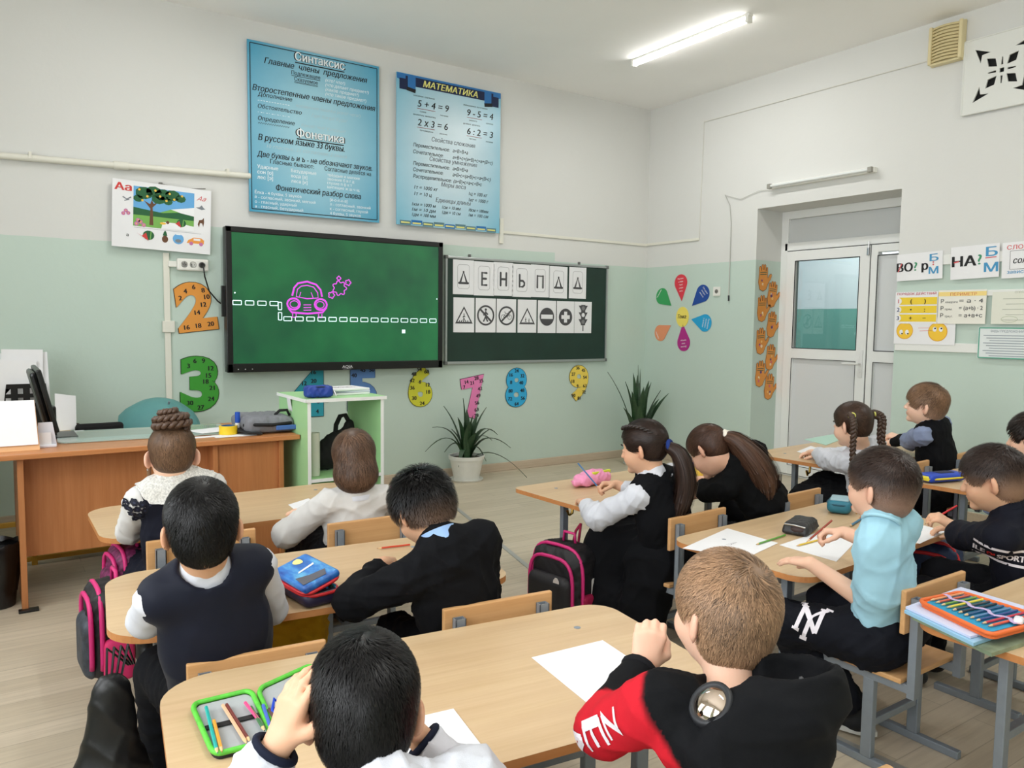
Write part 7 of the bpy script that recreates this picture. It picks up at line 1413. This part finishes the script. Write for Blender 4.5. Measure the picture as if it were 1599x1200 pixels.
soft_thing('fabric_pouch', 'yellow pouch with a black opening by the girl in the black t-shirt', 'pouch', (c[0], c[1], DZ+.002), .35, lambda t: (soft('body', SDF().bx((0, 0, .027), (.08, .04, .026), .02), cloth('yellow_cloth', (222, 184, 78), .7), t, .006, fold=(.003, 6, 40.)), soft('opening', SDF().el((0.01, 0, .05), (.045, .022, .006)), BKN, t, .004)))
# black and teal cases on the third-row desk
c = at(1250, 830, Z=DZ)
def f(t): soft('body', SDF().bx((0, 0, .024), (.085, .048, .023), .014, taper=.12), mat('black_leather', (34, 33, 34), .5, var=.1, vs=30), t, .005, fold=(.002, 3, 50.)); soft('opening', SDF().el((-.078, -.01, .022), (.014, .03, .014)), flat((60, 46, 44)), t, .004); MB().tube([(-.085, -.04, .035), (-.088, .0, .04), (-.08, .04, .038)], .003, 6).build('zip', CHROME, t)
soft_thing('pencil_case', 'black leather pencil pouch on the desk of the boy in light blue', 'pencil case', (c[0], c[1], DZ+.002), .35, f)
c = at(1311, 800, Z=DZ)
def f(t): soft('body', SDF().bx((0, 0, .03), (.065, .05, .029), .025), mat('teal_case', (40, 112, 132), .55), t, .005); soft('lid_panel', SDF().bx((0, 0, .058), (.052, .038, .006), .005), mat('pale_teal', (150, 180, 190), .6), t, .005); zip_loop(t, .066, .051, .04, flat((26, 70, 88)), .0035, e=.8); MB().tube([(-.05, -.05, .036), (.02, -.056, .038), (.06, -.035, .04)], .004, 6).build('open_zip', flat((196, 84, 60)), t); MB().tube([(-.03, -.055, .035), (-.035, -.066, .02), (-.045, -.07, .008)], .003, 6).build('zip_pull', BRASS, t)
soft_thing('pencil_case', 'teal pencil case with a pale lid behind the black pouch', 'pencil case', (c[0], c[1], DZ+.002), .5, f)
c = at(1470, 752, Z=.60)
def f(t): soft('body', SDF().bx((0, 0, .022), (.115, .045, .021), .02), mat('royal_blue_case', (28, 70, 186), .45, var=.25, vs=18), t, .005); zip_loop(t, .116, .046, .02, flat((232, 214, 60)), .005); MB().poly(rrect(.10, .05, .012, .01, 0), .0445, .002).build('printed_panel', flat((40, 44, 70)), t); MB().box(.09, .118, -.03, .03, .008, .032, b=.006).build('yellow_end', flat((236, 220, 70)), t); MB().box(-.118, -.09, -.03, .03, .008, .032, b=.006).build('yellow_end', flat((236, 220, 70)), t)
soft_thing('pencil_case', 'royal blue pencil case with yellow ends near the right wall', 'pencil case', (c[0], c[1], .602), -.25, f)
# books and the orange case at the right edge
paper('glossy textbook with a green cover under the folders at the right edge', [(1424, 968), (1548, 1027), (1660, 990), (1520, 940)], DZ, mat('green_cover', (142, 160, 132), .3, var=.5, vs=14), .010, 'textbook', 'book')
paper('light blue plastic folder under the orange pencil case', [(1412, 958), (1520, 1010), (1640, 968), (1500, 925)], DZ+.012, mat('pale_blue_folder', (150, 196, 224), .3), .009, 'folder', 'folder', .0)
paper('lilac exercise book on top of the light blue folder', [(1414, 951), (1515, 998), (1640, 962), (1500, 920)], DZ+.022, flat((206, 212, 236)), .006, 'exercise_book', 'book', .0)
ORZ = mat('orange_trim', (226, 106, 44), .5); qo = quadpts([(1434, 945), (1500, 931), (1640, 975), (1548, 1000)], DZ+.030); c0 = sum(qo)/4; t = thing('pencil_case', 'open orange pencil case with rows of pencils at the right edge', 'pencil case', (c0[0], c0[1], DZ+.0285))
R_ = [bil(qo, .5+x, .5+y)-c0 for x, y in rrect(1, 1, .1, n=4)]; b = MB(); b.poly([(p[0], p[1]) for p in R_], .012, .012); o = b.build('tray', ORZ, t); R2 = [bil(qo, .5+x*.92, .5+y*.88)-c0 for x, y in rrect(1, 1, .1, n=4)]; b = MB(); b.poly([(p[0], p[1]) for p in R2], .0132, .001); b.build('lining', flat((44, 150, 190)), o); b = MB(); b.tube([(p[0], p[1], .013) for p in R_], .006, 8, closed=True); b.build('rim', ORZ, o, smooth=180)
b = MB(); b.tube([tuple(bil(qo, .5+.05*math.sin(u*25), u)-c0+V3(0, 0, .0215)) for u in np.linspace(.04, .96, 16)], 0, 4, sq=(.005, .0008)); b.build('elastic_band', flat((198, 176, 214)), o)
OC = [((226, 150, 100), 'peach'), ((206, 90, 60), 'orange-red'), ((112, 150, 60), 'olive green'), ((228, 206, 60), 'yellow'), ((60, 60, 64), 'black striped'), ((40, 44, 52), 'black'), ((50, 90, 130), 'steel blue'), ((90, 130, 170), 'light blue'), ((46, 66, 130), 'dark blue'), ((200, 50, 70), 'crimson'), ((226, 90, 60), 'scarlet')]
for i, (col, nm) in enumerate(OC):
    u = .08+i*.078; a, b_ = bil(qo, .12, u), bil(qo, .9, u); a = a+V3(0, 0, .0165); b_ = b_+V3(0, 0, .0165); pencil('%s pencil held in the open orange pencil case' % nm, a, b_-a, col, float(np.linalg.norm(b_-a)), 'pencils in the orange case')
e = bil(qo, .55, .93); tag(soft('eraser', SDF().bx((0, 0, .008), (.018, .011, .008), .004), mat('white_rubber', (232, 228, 232), .6), None, .004, loc=(e[0], e[1], DZ+.0445), rot=(0, 0, .3)), 'white eraser in the open orange pencil case', 'eraser')
paper('white sheet behind the orange pencil case at the right edge', [(1585, 956), (1625, 945), (1680, 960), (1640, 975)], DZ)
# ---------------------------------------------------------------- bags
def backpack(label, loc, rz, sx, sy, sz, mb, trim, side, panel=None, extra=None):
    """front faces local -x"""
    t = thing('backpack', label, 'backpack', tuple(loc), rz); soft('body', SDF().bx((0, 0, sz/2), (sx/2, sy/2, sz/2), min(sx, sy)*.36, k=.02), mb, t, .009, fold=(.004, 4, 24.)); soft('front_pocket', SDF().bx((-sx*.48, 0, sz*.36), (sx*.2, sy*.42, sz*.34), .04), panel or mb, t, .008)
    for x, f_ in ((-sx*.28, 1.0), (-sx*.50, .86)):
        MB().tube([(x, sy*.5*f_*(1.01)*math.copysign(abs(math.cos(a))**.55, math.cos(a)), sz*.5+sz*.5*f_*1.005*math.copysign(abs(math.sin(a))**.55, math.sin(a))-(1-f_)*sz*.3) for a in [-.5+(PI+1)*i/18 for i in range(19)]], .008, 6).build('zip_piping', trim, t, smooth=180)
    for s_ in (-1, 1): soft('side_pocket', SDF().bx((0.01, s_*sy*.5, sz*.26), (sx*.36, .022, sz*.24), .02), side, t, .008)
    MB().tube([(.02, -.035, sz-.01), (.02, -.03, sz+.04), (.02, .03, sz+.04), (.02, .035, sz-.01)], .007, 6).build('handle', trim, t, smooth=180)
    if extra: extra(t)
    return t
CRIM = cloth('crimson_nylon', (150, 28, 66), .6); BPK = mat('black_print_nylon', (24, 22, 26), .6, var=.3, vs=14); PINKT = mat('pink_trim', (206, 40, 116), .5)
def f(t):
    for y, z, w_, h_, col in ((-.06, .24, .03, .05, (206, 196, 190)), (.03, .16, .04, .06, (196, 186, 180)), (.05, .07, .035, .05, (214, 84, 40)), (-.05, .1, .02, .03, (222, 200, 196))): MB().poly([(w_*math.cos(a)*.6, h_*math.sin(a)*.6) for a in [2*PI*i/10 for i in range(10)]], .0, .002).build('print_patch', flat(col), t, (-.132, y, z), (PI/2, 0, -PI/2))
    for x, z, w_, h_, col in ((.02, .22, .03, .05, (214, 210, 206)), (.03, .145, .035, .04, (214, 122, 40))): MB().poly(rrect(w_*1.5, h_*1.5, .01), 0, .002).build('print_patch', flat(col), t, (x, -.150, z), FRONT)
    for s_ in (-1, 1): MB().tube([(.06, s_*.015, .36), (.075, s_*.012, .42), (.095, 0, .452)], .006, 6).build('hanging_loop', CRIM, t)
backpack('black backpack with crimson pockets hanging beside the desk of the pinafore girl', (-3.545, -3.23, .0), .18, .20, .29, .385, BPK, PINKT, CRIM, None, f)
LACEB = mat('black_lace_print', (60, 66, 76), .6, var=.7, vs=40)
c = at(172, 1048, Y=-3.05); backpack('pink-edged black backpack hanging at the left end of the middle desk', (c[0], -3.05, c[2]), .05, .13, .22, .30, BPK, PINKT, cloth('pink_nylon', (214, 56, 110), .55), LACEB)
c = at(190, 868, Y=-2.62); backpack('small pink and black dotted bag hanging at the left end of the front desk', (c[0]+.03, -2.60, .20), .1, .14, .22, .27, mat('dotted_pink', (120, 40, 88), .6, var=.8, vs=70), PINKT, MATS['dotted_pink'])
c = at(612, 772, Y=-2.62); backpack('magenta backpack hanging at the right end of the front desk', (c[0]+.03, -2.58, .20), .2, .14, .22, .36, mat('magenta_nylon', (206, 40, 140), .5), MATS['black_nylon'], BPK)
c = at(1460, 862, Y=-4.22); backpack('dark blue backpack with red piping under the desk of the navy jacket boy', (c[0], -4.20, .06), .3, .16, .24, .40, mat('night_blue_nylon', (30, 50, 86), .55, var=.5, vs=22), REDZ, MATS['black_nylon'])
c = at(1413, 785, Y=-3.65); backpack('bright pink backpack on the floor between the far desks', (c[0], -3.55, .0), .2, .16, .22, .36, mat('hot_pink_nylon', (214, 60, 140), .55, var=.4, vs=30), MATS['black_nylon'], MATS['hot_pink_nylon'])
BKS = mat('black_bag_nylon', (15, 15, 16), .42, bump=.2, bs=60)
p = at(172, 1050, Y=-3.86); t = thing('drawstring_bag', 'black drawstring bag hanging at the left below the middle desk', 'bag', (p[0], p[1], 0)); zt = p[2]
S = SDF(); S.rc((0, 0, zt-.05), (-.005, 0, zt-.30), .045, .085, .04, sq=((0, 1, 0), .75)); S.rc((-.005, 0, zt-.28), (-.02, 0, zt-.34), .09, .085, .04, sq=((0, 1, 0), .75)); soft('sack', S, BKS, t, .007, fold=(.005, 7, 16., 6, (1, 0, 0)))
for dx in (-.015, .0, .015, .03): MB().tube([(dx*.6, 0, zt-.04), (dx+.012, .02, zt+.05), (.055+dx*.3, .09, .478)], .003, 6).build('cord', BKS, t)
b = MB(); b.text('ʝᴜɪʜᴜʟ' if 0 else 'goto', 0, 0, .016, None, 'c', 0, 0, 0, .3, PI/2) if 0 else b.line([(0, 0), (.006, .01), (0, .02), (.006, .03), (.001, .04)], .002); b.build('small_mark', flat((150, 150, 152)), t, (-.01, -.072, zt-.25), FRONT)
p = at(452, 990, Y=-3.40); YB2 = cloth('yellow_canvas', (236, 184, 40), .7)
def f(t):
    soft('body', SDF().bx((0, 0, -.02), (.12, .07, .13), .05), YB2, t, .008, fold=(.008, 9, 26., 6)); MB().tube([(-.08, -.06, .09), (-.03, -.085, .135), (.05, -.085, .14), (.10, -.06, .10)], 0, 4, sq=(.016, .004)).build('strap', YB2, t, smooth=60); MB().tube([(0, .02, .10), (0, .03, .14)], .006, 6).build('hanging_loop', YB2, t)
soft_thing('yellow_bag', 'mustard yellow bag hanging under the middle desk', 'bag', (p[0], -3.40, p[2]), .05, f)
